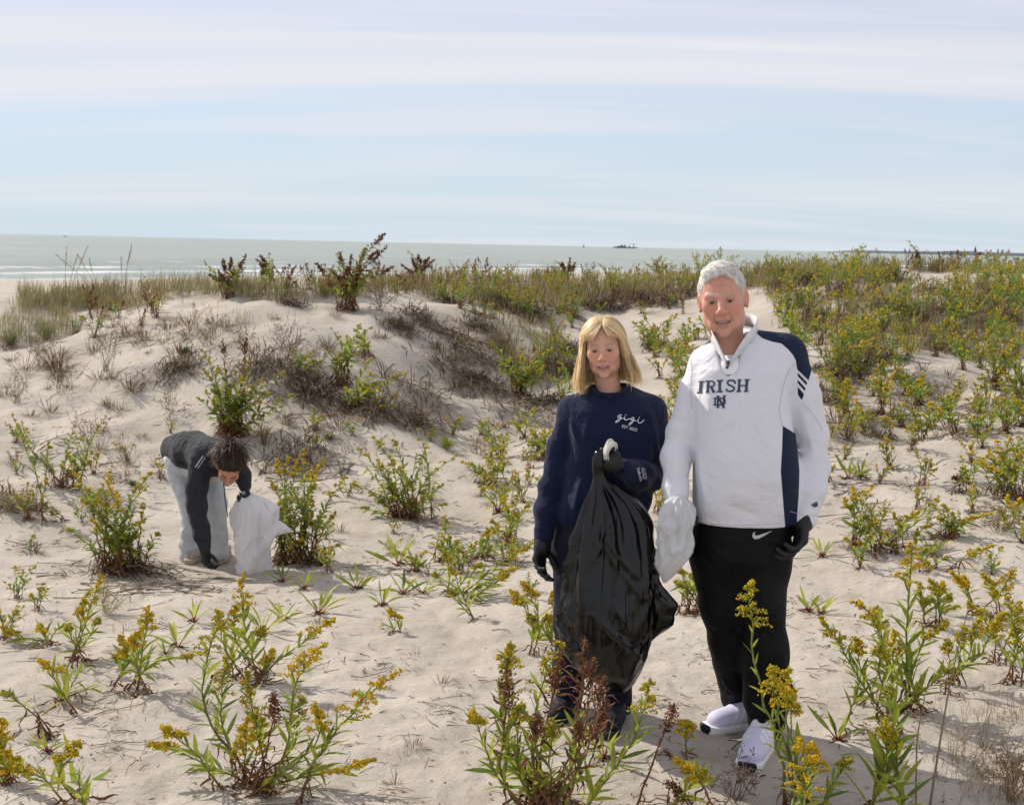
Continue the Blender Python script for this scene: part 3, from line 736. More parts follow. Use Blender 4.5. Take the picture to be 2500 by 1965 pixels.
    def displace(s, fn):
        X = s.ax[0][:, None, None]; Y = s.ax[1][None, :, None]; Z = s.ax[2][None, None, :]
        s.f = s.f + fn(X, Y, Z).astype(np.float32); return s
    def cutz(s, z0=None, z1=None):
        Z = s.ax[2][None, None, :]
        if z0 is not None: s.f = np.maximum(s.f, (z0 - Z).astype(np.float32))
        if z1 is not None: s.f = np.maximum(s.f, (Z - z1).astype(np.float32))
        return s
    def net(s, relax=1):
        f = s.f; sg = f < 0; n = s.n
        c = [sg[i:n[0] - 1 + i, j:n[1] - 1 + j, k:n[2] - 1 + k] for i in (0, 1) for j in (0, 1) for k in (0, 1)]
        cnt = sum(a.astype(np.int8) for a in c); act = (cnt > 0) & (cnt < 8); I = np.argwhere(act)
        idx = np.full(act.shape, -1, np.int64); idx[act] = np.arange(len(I))
        acc = np.zeros((len(I), 3)); w = np.zeros(len(I)); corners = [(i, j, k) for i in (0, 1) for j in (0, 1) for k in (0, 1)]
        vals = {cc: f[I[:, 0] + cc[0], I[:, 1] + cc[1], I[:, 2] + cc[2]].astype(float) for cc in corners}
        for p in corners:
            for a in range(3):
                if p[a] == 0:
                    q = list(p); q[a] = 1; q = tuple(q); va, vb = vals[p], vals[q]; m_ = (va < 0) != (vb < 0)
                    t = np.where(m_, va / (va - vb + 1e-12), 0); pos = np.array(p, float)[None].repeat(len(I), 0); pos[:, a] = t; acc += pos * m_[:, None]; w += m_
        V = s.lo + (I + acc / w[:, None]) * s.h; Q = []
        for a in range(3):
            b, c_ = (a + 1) % 3, (a + 2) % 3; sl0 = [slice(None)] * 3; sl1 = [slice(None)] * 3; sl0[a] = slice(0, -1); sl1[a] = slice(1, None)
            e = np.argwhere(sg[tuple(sl0)] != sg[tuple(sl1)]); e = e[(e[:, b] > 0) & (e[:, c_] > 0) & (e[:, b] < n[b] - 1) & (e[:, c_] < n[c_] - 1)]
            if not len(e): continue
            fl = sg[tuple(e.T)]; q = []
            for (db, dc) in ((1, 1), (0, 1), (0, 0), (1, 0)):
                ee = e.copy(); ee[:, b] -= db; ee[:, c_] -= dc; q.append(idx[tuple(ee.T)])
            q = np.stack(q, 1); q[~fl] = q[~fl][:, ::-1]; Q.append(q)
        Q = np.concatenate(Q)
        for _ in range(relax):
            S = np.zeros_like(V); N = np.zeros(len(V))
            for i in range(4):
                np.add.at(S, Q[:, i], V[Q[:, (i + 1) % 4]]); np.add.at(N, Q[:, i], 1)
            V = V * .5 + .5 * S / np.maximum(N, 1)[:, None]
        return V, Q

def sines(X, Y, Z, A, fr, warp=(3, 2, 5), wa=1.2, ph=0.0):
    return A * np.sin(X * fr[0] + Y * fr[1] + Z * fr[2] + ph + wa * np.sin(X * warp[0] * 3 + Z * warp[2] + ph) + wa * .6 * np.sin(Y * warp[1] * 4 + Z * warp[0] * 3 + 2 * ph))
def bell(v, c, w): return np.exp(-((v - c) / w) ** 2)

def sdpoly(P, poly):
    """signed distance of 2-D points to a polygon (negative inside)"""
    P = np.asarray(P, float); poly = np.asarray(poly, float); n = len(poly); d = np.full(len(P), 1e9); ins = np.zeros(len(P), bool)
    for i in range(n):
        a = poly[i]; b = poly[(i + 1) % n]; ab = b - a; t = np.clip(((P - a) @ ab) / (ab @ ab + 1e-12), 0, 1); d = np.minimum(d, np.linalg.norm(P - a - t[:, None] * ab, axis=1))
        c = (a[1] > P[:, 1]) != (b[1] > P[:, 1]); xx = (b[0] - a[0]) * (P[:, 1] - a[1]) / (b[1] - a[1] + 1e-12) + a[0]; ins ^= c & (P[:, 0] < xx)
    return np.where(ins, -d, d)

def mat_two(name, c1, c2, attr, rough=.8, sheen=.2, soft=.0025, bump=None, spec=.25, noise=None):
    M = mat(name, c1, rough, spec, sheen=sheen, bump=bump, noise=noise); t = M.node_tree; b = t.nodes['Principled BSDF']
    a = t.nodes.new('ShaderNodeAttribute'); a.attribute_name = attr; mr = t.nodes.new('ShaderNodeMapRange'); t.links.new(a.outputs['Fac'], mr.inputs[0])
    mr.inputs[1].default_value = -soft; mr.inputs[2].default_value = soft; mx = t.nodes.new('ShaderNodeMix'); mx.data_type = 'RGBA'
    t.links.new(mr.outputs[0], mx.inputs[0]); mx.inputs[6].default_value = (*c2, 1)
    if b.inputs['Base Color'].is_linked: t.links.new(b.inputs['Base Color'].links[0].from_socket, mx.inputs[7])
    else: mx.inputs[7].default_value = (*c1, 1)
    t.links.new(mx.outputs[2], b.inputs['Base Color']); return M

def part(name, V, Q, parent, mt, attrs=None):
    o = link(name, mesh_from(name, local(V, parent), Q, [mt], True, attrs=attrs), parent); return o

# ------------------------------------------------------------------ head
SKIN = mat('skin', rough=.5, spec=.35, attr='tone', sub=.08, bump=(220, .25, .0018), noise=(55, .96, 1.04))
EYE = mat('eye', rough=.15, spec=.5, attr='tone'); TEETH = mat('teeth', (.72, .66, .58), .3, .5)
def head_vol(f):
    """face looks along -Y; f: proportions"""
    v = Vol((-.105, -.14, -.23), (.105, .13, .15), .0024); fw_ = f.get('w', 1.0); jw = f.get('jaw', 1.0); sm = f.get('smile', 1.0); ag = f.get('age', 1.0)
    v.ell((0, .012, .030), (.077 * fw_, .098, .088), 0)
    v.ell((0, -.026, -.018), (.0625 * fw_, .067, .086), .03); v.ell((0, -.028, -.072), (.052 * jw, .053, .040), .028); v.ell((0, -.076, -.102), (.020 * jw, .016, .017), .022)
    for s in (-1, 1):
        v.ell((s * .050 * jw, -.002, -.062), (.016, .028, .030), .03); v.ell((s * .045 * fw_, -.060, -.017), .021, .026); v.ell((s * .037, -.069, -.038), (.014, .013, .013), .018)
        v.cap((s * .046, -.072, .0185), (s * .008, -.0885, .0165), .0100, .0088, .010)
        v.ell((s * .031, -.103, .0010), (.0175, .0185, .0125), .010, 's')
        v.ell((s * .031, -.0775, .0005), (.0150, .0125, .0105), .005)
        v.cap((s * .046, -.079, -.000), (s * .030, -.0900, .0046), .0028, .0028, .003); v.cap((s * .030, -.0900, .0046), (s * .017, -.0885, .0018), .0028, .0024, .003); v.cap((s * .044, -.081, -.0055), (s * .018, -.088, -.0065), .0026, .0024, .004)
        v.ell((s * .031, -.094, -.0006), (.0120, .009, f.get('eye', .0023)), .0008, 's')
    ns = f.get('nose', 1.0); v.cap((0, -.087, .012), (0, -.1125 - .006 * (ns - 1), -.029), .0084 * ns, .0102 * ns, .012); v.ell((0, -.1155 - .010 * (ns - 1), -.0325), (.0120 * ns, .0105 * ns, .0102 * ns), .008)
    for s in (-1, 1): v.ell((s * .0136 * ns, -.1005, -.0360), (.0088 * ns, .0105, .0082 * ns), .006)
    for s in (-1, 1): v.ell((s * .0062, -.1085, -.0435), (.0042, .0055, .0035), .003, 's')
    v.ell((0, -.076, -.062), (.033, .023, .026), .02)
    w_ = .0255 * f.get('mw', 1); up_ = .004 * sm
    for s in (-1, 1):
        v.cap((s * w_, -.0835, -.0655 + up_), (s * .006, -.0985, -.0635), .0028, .0046, .005); v.cap((s * (w_ - .003), -.0845, -.0695 + up_), (s * .004, -.0985, -.0765), .0030, .0060, .005)
    op = f.get('open', .003)
    v.ell((0, -.1005, -.0695), (w_ * .85, .0135, op), .0015, 's')
    for s in (-1, 1):
        v.ell((s * w_ * .95, -.0885, -.0675 + up_), (.004, .004, .003), .003, 's')
        v.cap((s * .0185, -.0995, -.036), (s * .0375, -.0835, -.070), .0030 * ag, .0018 * ag, .010, 's'); v.ell((s * .038, -.060, -.080), (.010, .012, .014) if ag > 1.2 else (.006, .006, .006), .02)
        v.ell((s * .080 * fw_, .014, -.004), (.0095, .0195, .031), .010, rot=Matrix.Rotation(R(12), 3, 'X') @ Matrix.Rotation(R(-18 * s), 3, 'Z'))
        v.ell((s * .088 * fw_, .004, .000), (.0065, .0095, .0165), .006, 's'); v.ell((s * .081 * fw_, .006, -.030), (.006, .008, .008), .006)
    v.ell((0, -.094, -.0875), (.014, .006, .003), .008, 's')
    if ag > 1:
        for z in (.050, .060, .069): v.cap((-.035, -.083, z), (.035, -.083, z + .001), .0012, .0012, .004, 's')
        for s in (-1, 1): v.cap((s * .047, -.074, -.003), (s * .060, -.058, -.012), .001, .001, .004, 's')
    v.cap((0, .018, -.068), (0, .042, -.21), .053 * f.get('nk', 1), .058 * f.get('nk', 1), .03)
    return v
def head_colors(V, base, brow, lip, f):
    x, y, z = V[:, 0], V[:, 1], V[:, 2]; ax = np.abs(x); C = np.tile(np.array(base), (len(V), 1)); front = smoothstep(-.03, -.07, y)
    red = np.maximum.reduce([bell(ax, .042, .022) * bell(z, -.030, .022), 1.1 * bell(ax, 0, .017) * bell(z, -.034, .016), .8 * smoothstep(.074, .084, ax), .35 * bell(z, .055, .02) * bell(ax, 0, .05)]) * (.25 + .75 * np.maximum(front, smoothstep(.074, .084, ax)))
    C = C * (1 - red[:, None]) + red[:, None] * np.array(base) * np.array((1.05, .82, .78))
    sock = bell(ax, .031, .017) * bell(z, .0015, .011) * front; C *= (1 - .25 * sock)[:, None]
    w_ = .0255 * f.get('mw', 1); zl = -.0695 + .004 * f.get('smile', 1) * (ax / w_) ** 2; lp = (ax < w_) * smoothstep(.0115, .0075, np.abs(z - zl)) * smoothstep(-.082, -.088, y) * smoothstep(w_, w_ * .8, ax)
    C = C * (1 - lp[:, None]) + lp[:, None] * np.array(lip)
    mo = smoothstep(.0024, .0010, np.abs(z - zl)) * (ax < w_) * smoothstep(-.08, -.086, y); C = C * (1 - .8 * mo[:, None]); nf = np.exp(-((np.abs(x) - np.interp(-z, [.034, .072], [.019, .039])) / .0035) ** 2) * smoothstep(-.032, -.040, z) * smoothstep(-.078, -.066, z) * front; C = C * (1 - .16 * f.get('age', 1) * nf[:, None])
    zb = .0205 + .004 * (1 - ((ax - .030) / .018) ** 2); bw = smoothstep(.0052, .0030, np.abs(z - zb)) * smoothstep(.010, .014, ax) * smoothstep(.052, .046, ax) * front * f.get('brow', .7); C = C * (1 - bw[:, None]) + bw[:, None] * np.array(brow)
    lash = smoothstep(.0050, .0030, np.abs(z + .0005 - .002 * (1 - ((ax - .031) / .014) ** 2))) * smoothstep(.015, .012, np.abs(ax - .031)) * front * f.get('lash', .5); C = C * (1 - lash[:, None]) + lash[:, None] * np.array((.035, .02, .015))
    return C
class Head:
    def __init__(s, eye_px, d_eye, yaw, pitch, roll, scale, zs=1.0):
        """eye_px: photograph pixel of the point between the eyes; angles in degrees"""
        s.Rm = Matrix.Rotation(R(yaw), 3, 'Z') @ Matrix.Rotation(R(roll), 3, 'Y') @ Matrix.Rotation(R(pitch), 3, 'X'); s.M = np.array(s.Rm) @ np.diag((1, 1, zs)) * scale
        s.o = at(eye_px[0], eye_px[1], d_eye) - s.M @ np.array((0, -.085, 0)); s.scale = scale
    def w(s, V): return np.asarray(V) @ s.M.T + s.o
def build_head(person, H, f, base, brow, lip, iris):
    V, Q = head_vol(f).net(1); C = head_colors(V, base, brow, lip, f)
    sph = []
    for s in (-1, 1):
        th, ph = np.meshgrid(np.linspace(0, math.pi, 13), np.linspace(0, 2 * math.pi, 20, endpoint=False), indexing='ij')
        E = np.stack([np.sin(th) * np.cos(ph), -np.cos(th), np.sin(th) * np.sin(ph)], -1).reshape(-1, 3)
        rad = np.hypot(E[:, 0], E[:, 2]); fr = E[:, 1] < 0
        Ce = np.where((fr & (rad < .2))[:, None], np.array((.01, .01, .01)), np.where((fr & (rad < .56))[:, None], np.array(iris), np.array((.34, .29, .26))))
        Ve = E * .0116 + np.array((s * .031, -.0790, -.0008)); I = np.arange(13 * 20).reshape(13, 20); Qe = np.stack([I[:-1], I[1:], np.roll(I, -1, 1)[1:], np.roll(I, -1, 1)[:-1]], -1).reshape(-1, 4)
        sph.append((H.w(Ve), Qe, Ce))
    b = part('body', H.w(V), Q, person, SKIN, {'tone': C})
    for (Ve, Qe, Ce) in sph: part('eye', Ve, Qe, b, EYE, {'tone': Ce}) if False else link('eye', mesh_from('eye', local(Ve, person), Qe, [EYE], True, attrs={'tone': Ce}), b)
    if f.get('open', 0) > .0025:
        v = Vol((-.03, -.11, -.085), (.03, -.06, -.055), .0015); v.ell((0, -.078, -.0675), (.0205 * f.get('mw', 1), .0165, .0048), 0)
        Vt, Qt = v.net(0); link('teeth', mesh_from('teeth', local(H.w(Vt), person), Qt, [TEETH]), b)
    return b, V

def strands(paths, wid, cols, nrm_c, mt, name, person):
    """flat tapered hair ribbons; paths list of (n,3) world"""
    VV, QQ, CC = [], [], []; o = 0
    for P, w_, c in zip(paths, wid, cols):
        n = len(P); T = unit(np.gradient(P, axis=0)); out = unit(P - nrm_c); s = unit(np.cross(T, out)); tp = np.sin(np.linspace(.5, math.pi * .97, n)) ** .7
        V = np.stack([P - s * (w_ * tp / 2)[:, None], P + out * (w_ * .22), P + s * (w_ * tp / 2)[:, None]], 1).reshape(-1, 3)
        I = np.arange(n * 3).reshape(n, 3) + o; QQ.append(np.concatenate([np.stack([I[:-1, j], I[:-1, j + 1], I[1:, j + 1], I[1:, j]], -1) for j in (0, 1)])); VV.append(V); CC.append(np.repeat(np.broadcast_to(c, (n, 3)), 3, 0)); o += n * 3
    return part(name, np.concatenate(VV), np.concatenate(QQ), person, mt, {'tone': np.concatenate(CC)})

def hand(v, wrist, fwd, nrm, s=1.0, curl=((.5, .6, .4),) * 4, thumb=(.5, .3), spread=.10, k=.006, side=1):
    """five-fingered hand: fwd wrist->knuckles, nrm = palm side direction, side=+1 puts the thumb on cross(fwd,nrm)"""
    fwd = unit(np.array(fwd, float)); nrm = np.array(nrm, float); nrm = unit(nrm - fwd * (nrm @ fwd)); sd = np.cross(fwd, nrm) * side; wrist = np.array(wrist, float)
    offs = (.030, .010, -.010, -.029); lens = ((.046, .028, .022), (.050, .031, .024), (.046, .029, .023), (.036, .022, .020)); palm = (.088, .092, .088, .080)
    for i in range(4):
        kn = wrist + fwd * palm[i] * s + sd * offs[i] * s; v.cap(wrist + sd * offs[i] * .55 * s + fwd * .01, kn, .0155 * s, .0130 * s, .012)
        a = 0; p = kn
        for j in range(3):
            a += curl[i][j]; d = fwd * math.cos(a) + nrm * math.sin(a) + sd * spread * (1.5 - i) * .4; d = unit(d); q = p + d * lens[i][j] * s; v.cap(p, q, (.0105 - .0010 * j) * s, (.0098 - .0012 * j) * s, k if j else .008); p = q
    b = wrist + fwd * .030 * s + sd * .024 * s; d1 = unit(fwd * .75 + sd * .75 + nrm * thumb[0]); m1 = b + d1 * .042 * s; d2 = unit(fwd * .9 + sd * (.35 - thumb[1]) + nrm * (thumb[0] + .3)); m2 = m1 + d2 * .034 * s; d3 = unit(d2 + nrm * .4 - sd * .3); m3 = m2 + d3 * .024 * s
    v.cap(b, m1, .0155 * s, .0125 * s, .012); v.cap(m1, m2, .0120 * s, .0105 * s, .006); v.cap(m2, m3, .0105 * s, .0088 * s, .006)
    return v

# lettering and marks laid on cloth
def decal(name, quads, bvh, parent, mt, off=.0022):
    """quads: list of 4 photograph pixels each; dropped along the view ray on to the cloth"""
    V = []; Fc = []; cam_o = Vector((0, 0, CAM_Z)); cache = {}
    def drop(p):
        kx = (round(p[0], 2), round(p[1], 2))
        if kx in cache: return cache[kx]
        d = Vector(at(p[0], p[1], 5.0)) - cam_o; d.normalize(); h_ = bvh.ray_cast(cam_o, d)
        if h_[0] is None: cache[kx] = None; return None
        cache[kx] = len(V); V.append(np.array(h_[0] + h_[1] * off if h_[1].dot(d) < 0 else h_[0] - d * off)); return cache[kx]
    for q in quads:
        ii = [drop(p) for p in q]
        if None not in ii and len(set(ii)) >= 3: Fc.append(tuple(dict.fromkeys(ii)))
    if not Fc: return None
    return link(name, mesh_from(name, local(np.array(V), parent), Fc, [mt], False), parent)
def bvh_of(o):
    me = o.data; off = np.array(o.parent.location) if o.parent else np.zeros(3)
    n = len(me.vertices); co = np.empty(n * 3, np.float32); me.vertices.foreach_get('co', co)
    return BVHTree.FromPolygons([tuple(c) for c in (co.reshape(-1, 3) + off)], [tuple(p.vertices) for p in me.polygons])
def stroke(pts, hw, step=3.0, taper=None):
    """pixel polyline -> small quads of half width hw"""
    P = np.array(pts, float); t = np.r_[0, np.cumsum(np.linalg.norm(np.diff(P, axis=0), axis=1))]; n = max(2, int(t[-1] / step) + 1)
    u = np.linspace(0, t[-1], n); Q = np.stack([np.interp(u, t, P[:, 0]), np.interp(u, t, P[:, 1])], 1); T = unit(np.gradient(Q, axis=0)); N = np.stack([-T[:, 1], T[:, 0]], 1) * hw
    if taper is not None: N = N * np.interp(np.linspace(0, 1, n), *taper)[:, None]
    A, B = Q - N, Q + N; k = max(1, int(2 * hw / 3.5)); out = []
    for i in range(n - 1):
        for j in range(k):
            l0, l1 = j / k, (j + 1) / k; out.append([tuple(A[i] * (1 - l0) + B[i] * l0), tuple(A[i] * (1 - l1) + B[i] * l1), tuple(A[i + 1] * (1 - l1) + B[i + 1] * l1), tuple(A[i + 1] * (1 - l0) + B[i + 1] * l0)])
    return out
def text_quads(txt, fn, size=1.0):
    """built-in font outline -> faces mapped through fn(x, y) to pixels"""
    cu = bpy.data.curves.new('lettering', 'FONT'); cu.body = txt; cu.size = size; cu.resolution_u = 3; ob = bpy.data.objects.new('lettering', cu); col.objects.link(ob)
    bpy.context.view_layer.update(); dg = bpy.context.evaluated_depsgraph_get(); me = bpy.data.meshes.new_from_object(ob.evaluated_get(dg))
    fs = [[fn(me.vertices[i].co.x, me.vertices[i].co.y) for i in p.vertices] for p in me.polygons]; w_ = max(v.co.x for v in me.vertices)
    bpy.data.objects.remove(ob); bpy.data.curves.remove(cu); bpy.data.meshes.remove(me); return fs, w_
# ------------------------------------------------------------------ man in white pullover
def vbox(x0, y0, x1, y1, dn, df, D, h):
    """grid round the pixel box between two depths"""
    P = np.array([at(a, b, D + d) for a in (x0, x1) for b in (y0, y1) for d in (dn, df)]); return Vol(P.min(0), P.max(0), h)
DM = 4.90
def m_(px, py, dy=0.0): return at(px, py, DM + dy)
gnd = lambda p: float(ground(np.array(p[0]), np.array(p[1])))
man_base = m_(1815, 1840); man_base[2] = gnd(man_base)
man = empty('person', man_base, 'person with white hair in white pullover with navy shoulders and black trousers', 'person')
NAVY = (.006, .014, .040); WHITE = (.70, .69, .73)
# pullover: torso and sleeves as one surface
sl_ = [(838, 1745, 1885, .085, .01), (862, 1712, 1930, .105, .01), (900, 1696, 1930, .132, .0), (960, 1690, 1924, .148, -.005), (1040, 1690, 1930, .160, -.015), (1100, 1690, 1940, .170, -.025), (1150, 1690, 1944, .174, -.03), (1200, 1690, 1942, .170, -.025), (1250, 1691, 1938, .160, -.015), (1290, 1691, 1936, .156, -.01)]
def slices(sl, fn):
    L = np.array([fn(s[1], s[0]) for s in sl]); Rr = np.array([fn(s[2], s[0]) for s in sl])
    return (L[:, 2] + Rr[:, 2]) / 2, (L[:, 0] + Rr[:, 0]) / 2, (L[:, 1] + Rr[:, 1]) / 2 + np.array([s[4] for s in sl]), (Rr[:, 0] - L[:, 0]) / 2, np.array([s[3] for s in sl])
v = vbox(1590, 1310, 2050, 760, -.36, .30, DM, .0055)
zz_, cx_, cyy, rx_, ry_ = slices(sl_, m_); v.loft(zz_, cx_, cyy, rx_, ry_, 2.5, 0)
v.chain([m_(1775, 868, .03), m_(1728, 893, .03)], [.085, .070], .03); v.chain([m_(1818, 862, .03), m_(1912, 868, .02)], [.092, .085], .04)
v.chain([m_(1728, 893, .03), m_(1700, 960, .03), m_(1664, 1060, .02), m_(1650, 1120, -.02), m_(1652, 1215, -.10)], [.066, .066, .058, .055, .047], .022)
v.chain([m_(1918, 872, .02), m_(1952, 970, .03), m_(1978, 1060, .03), m_(1984, 1130, .01), m_(1975, 1200, -.04), m_(1962, 1262, -.08)], [.078, .074, .066, .063, .058, .052], .022)
zH = m_(1815, 1287, -.15)[2]; sx = m_(1815, 1000)[0]; zc_ = lambda py: float(m_(1800, py)[2]); xc_ = lambda px: float(m_(px, 1000)[0])
def mfold(X, Y, Z):
    t = np.zeros(np.broadcast(X, Y, Z).shape)
    fr = smoothstep(DM + .05, DM - .06, Y)
    t = t + fr * (sines(X, Y, Z, .0035, (14, 0, 9), (2, 1, 4), 1.0) * smoothstep(zc_(1270), zc_(1150), Z) * smoothstep(zc_(900), zc_(1000), Z))
    t = t + fr * sines(X, Y, Z, .004, (30, 0, -22), (2, 1, 3), 1.2, 1.3) * bell(Z, zc_(1230), .06)
    lft = smoothstep(xc_(1692), xc_(1672), X); t = t + lft * sines(X, Y, Z, .0045, (30, 14, 64), (6, 4, 11), 1.5) * bell(Z, zc_(1150), .13)
    rgt = smoothstep(xc_(1940), xc_(1958), X); t = t + rgt * (sines(X, Y, Z, .0055, (-26, 8, 46), (4, 3, 7), 1.2, .7) * bell(Z, zc_(1140), .16) + sines(X, Y, Z, .004, (50, 8, 10), (4, 3, 7), 1.2, .7) * bell(Z, zc_(960), .10))
    return t
v.displace(mfold)
for a, b, w, h in (((1622, 1136, -.05), (1684, 1118, -.05), .010, .006), ((1618, 1165, -.07), (1680, 1150, -.07), .010, .007), ((1622, 1192, -.10), (1686, 1172, -.09), .009, .006), ((1632, 1090, -.02), (1686, 1085, -.03), .012, .005), ((1640, 1040, -.03), (1690, 1060, -.04), .012, .004), ((1625, 1150, -.06), (1682, 1134, -.06), .007, -.004), ((1622, 1180, -.08), (1682, 1162, -.08), .007, -.004),
    ((1944, 1150, -.05), (2026, 1146, -.02), .011, .010), ((1946, 1166, -.06), (2024, 1168, -.03), .010, -.006), ((1938, 1212, -.09), (1992, 1186, -.08), .012, .006), ((1930, 1090, -.03), (1990, 1110, -.04), .016, .005), ((1944, 1020, -.04), (1962, 1100, -.05), .016, -.006), ((1955, 1000, -.05), (1990, 1110, -.05), .016, .005),
    ((1905, 1046, -.12), (1872, 1002, -.13), .020, -.008), ((1900, 1070, -.12), (1850, 1040, -.15), .020, .006), ((1712, 960, -.12), (1740, 1010, -.15), .022, .006), ((1776, 905, -.14), (1745, 1000, -.16), .016, .005), ((1782, 905, -.14), (1815, 985, -.16), .016, .005), ((1790, 1200, -.19), (1885, 1236, -.15), .024, .008), ((1770, 1232, -.19), (1870, 1262, -.15), .020, -.005), ((1700, 1100, -.1), (1720, 1220, -.14), .020, .005), ((1895, 930, -.10), (1915, 1040, -.08), .014, -.008)):
    v.ridge(m_(*a), m_(*b), w, h)
v.cap(m_(1781, 800, .0), m_(1781, 905, -.10), .062, .030, .012, 's')      # neck opening with the open zip
X = v.ax[0][:, None, None]; Z = v.ax[2][None, None, :]
v.f = np.where((X > xc_(1688)) & (X < xc_(1942)), np.maximum(v.f, (zH - Z).astype(np.float32)), v.f)
V, Q = v.net(1); px_, py_ = proj(V.T.T) if False else (lambda q: (1250 + F * (q @ RTn) / (q @ FWn), 982.5 - F * (q @ UPn) / (q @ FWn)))(V - np.array((0, 0, CAM_Z)))
PP = np.stack([px_, py_], 1); k_px = DM / F
yoke = [(1847, 770), (1847, 814), (1861, 826), (1884, 834), (1908, 839), (1924, 853), (1936, 867), (1943, 881), (1946, 902), (1974, 929), (1983, 900), (1990, 850), (1960, 780)]
s1 = [(1947, 909), (1971, 934), (1969, 941), (1947, 918)]; s2 = [(1947, 926), (1967, 948), (1965, 955), (1947, 935)]; s3 = [(1947, 943), (1963, 962), (1958, 978), (1948, 964)]
side_p = [(1911, 1039), (1941, 1058), (1948, 1100), (1952, 1150), (1950, 1210), (1946, 1262), (1946, 1300), (1918, 1300), (1913, 1240), (1906, 1150), (1909, 1100)]
yl = [(1670, 862), (1684, 862), (1710, 846), (1738, 836), (1745, 800), (1670, 800)]
nv = np.minimum.reduce([sdpoly(PP, q) for q in (yoke, s1, s2, s3, side_p, yl)]) * k_px
nv[V[:, 1] > DM + .06] = np.maximum(.01, nv[V[:, 1] > DM + .06]); bk = (V[:, 1] > DM + .05) & (V[:, 2] > zc_(930)); nv[bk] = -.01
M_PULL = mat_two('pullover_knit', WHITE, NAVY, 'panel', .75, .0, .0012, bump=(7, .55, .03, 1.6))
pull = part('pullover', V, Q, man, M_PULL, {'panel': nv})
M_WH = mat('collar_cloth', WHITE, .75, .25, sheen=.15); M_TEE = mat('undershirt_cloth', (.85, .84, .86), .85, .2)
def ribbon(name, A, B, mt, parent, thick=.004, n=40):
    A = curve_pts(A, n); B = curve_pts(B, n); mid = (A + B) / 2 + unit(np.cross(np.gradient(A, axis=0), B - A)) * .006
    V = np.stack([A, mid, B], 1).reshape(-1, 3); I = np.arange(n * 3).reshape(n, 3); Q = np.concatenate([np.stack([I[:-1, j], I[:-1, j + 1], I[1:, j + 1], I[1:, j]], -1) for j in (0, 1)])
    o = part(name, V, Q, parent, mt); md = o.modifiers.new('thickness', 'SOLIDIFY'); md.thickness = thick; md.offset = 0; return o
lowA = [m_(1776, 897, -.135), m_(1762, 872, -.115), m_(1744, 848, -.085), m_(1733, 830, -.03), m_(1738, 815, .05), m_(1775, 795, .12), m_(1822, 792, .125), m_(1850, 802, .07), m_(1856, 815, .0), m_(1838, 832, -.06), m_(1808, 862, -.105), m_(1778, 897, -.135)]
uppB = [m_(1774, 892, -.150), m_(1759, 850, -.155), m_(1752, 832, -.140), m_(1731, 803, -.08), m_(1735, 786, .03), m_(1772, 768, .10), m_(1822, 764, .105), m_(1850, 768, .05), m_(1853, 783, -.03), m_(1830, 812, -.115), m_(1814, 826, -.150), m_(1780, 892, -.150)]
ribbon('collar', lowA, uppB, M_WH, pull)
v = vbox(1730, 905, 1840, 840, -.16, .06, DM, .004); v.ell(m_(1782, 905, -.05), (.070, .075, .062), 0); V, Q = v.net(1); part('undershirt', V, Q, man, M_TEE)
# zip
M_ZIP = mat('zip_dark', (.06, .055, .05), .4, .5)
v = vbox(1765, 910, 1792, 868, -.20, -.08, DM, .002); v.cap(m_(1779, 884, -.152), m_(1775, 897, -.156), .0045, .006, 0); v.ell(m_(1778, 883, -.156), (.006, .004, .006), .003); V, Q = v.net(1); part('zip_pull', V, Q, pull, M_ZIP)
# letters on the chest
bv = bvh_of(pull); M_INK = mat('print_navy', (.035, .05, .085), .6, .3, noise=(30, .8, 1.3)); M_INKG = mat('print_grey', (.16, .17, .20), .6)
def L2(x, y): return (1650 + x / 4.27, 600 + y / 4.27)
def zs(pts): return [L2(*p) for p in pts]
def slab(strs):
    q = []
    for pts, hw in strs: q += stroke(zs(pts), hw / 4.27, 2.2)
    return q
LET = {
 'I': [([(268, 1420), (258, 1528)], 15), ([(245, 1418), (303, 1415)], 7), ([(222, 1531), (278, 1528)], 7)],
 'R': [([(343, 1415), (333, 1526)], 14), ([(312, 1413), (380, 1411), (405, 1430), (400, 1455), (375, 1470), (340, 1471)], 8), ([(370, 1470), (395, 1524)], 12), ([(310, 1528), (350, 1526)], 7), ([(380, 1526), (412, 1523)], 7)],
 'J': [([(462, 1408), (458, 1522)], 16), ([(430, 1407), (498, 1404)], 7), ([(424, 1526), (490, 1522)], 7)],
 'S': [([(618, 1440), (614, 1412), (585, 1402), (550, 1406), (536, 1428), (550, 1450), (590, 1464), (612, 1482), (602, 1508), (570, 1519), (535, 1514), (524, 1490)], 9)],
 'H': [([(662, 1402), (655, 1518)], 13), ([(742, 1398), (733, 1514)], 14), ([(660, 1460), (738, 1457)], 7), ([(640, 1402), (686, 1400)], 7), ([(715, 1399), (772, 1397)], 7), ([(632, 1521), (680, 1518)], 7), ([(708, 1519), (758, 1516)], 7)]}
for kx, st_ in LET.items(): decal('chest_letter', slab(st_), bv, pull, M_INK)
decal('monogram', slab([([(440, 1572), (440, 1680)], 9), ([(505, 1570), (498, 1678)], 9), ([(436, 1572), (502, 1680)], 11), ([(425, 1568), (455, 1567)], 6), ([(490, 1566), (522, 1565)], 6), ([(422, 1685), (455, 1683)], 6), ([(485, 1688), (510, 1686)], 6),
   ([(412, 1592), (412, 1655)], 8), ([(395, 1590), (480, 1588), (512, 1600), (515, 1640), (485, 1658), (392, 1660)], 7)]), bv, pull, M_INK, .0030)
def L3(x, y): return (1600 + x / 2.846, 800 + y / 2.846)
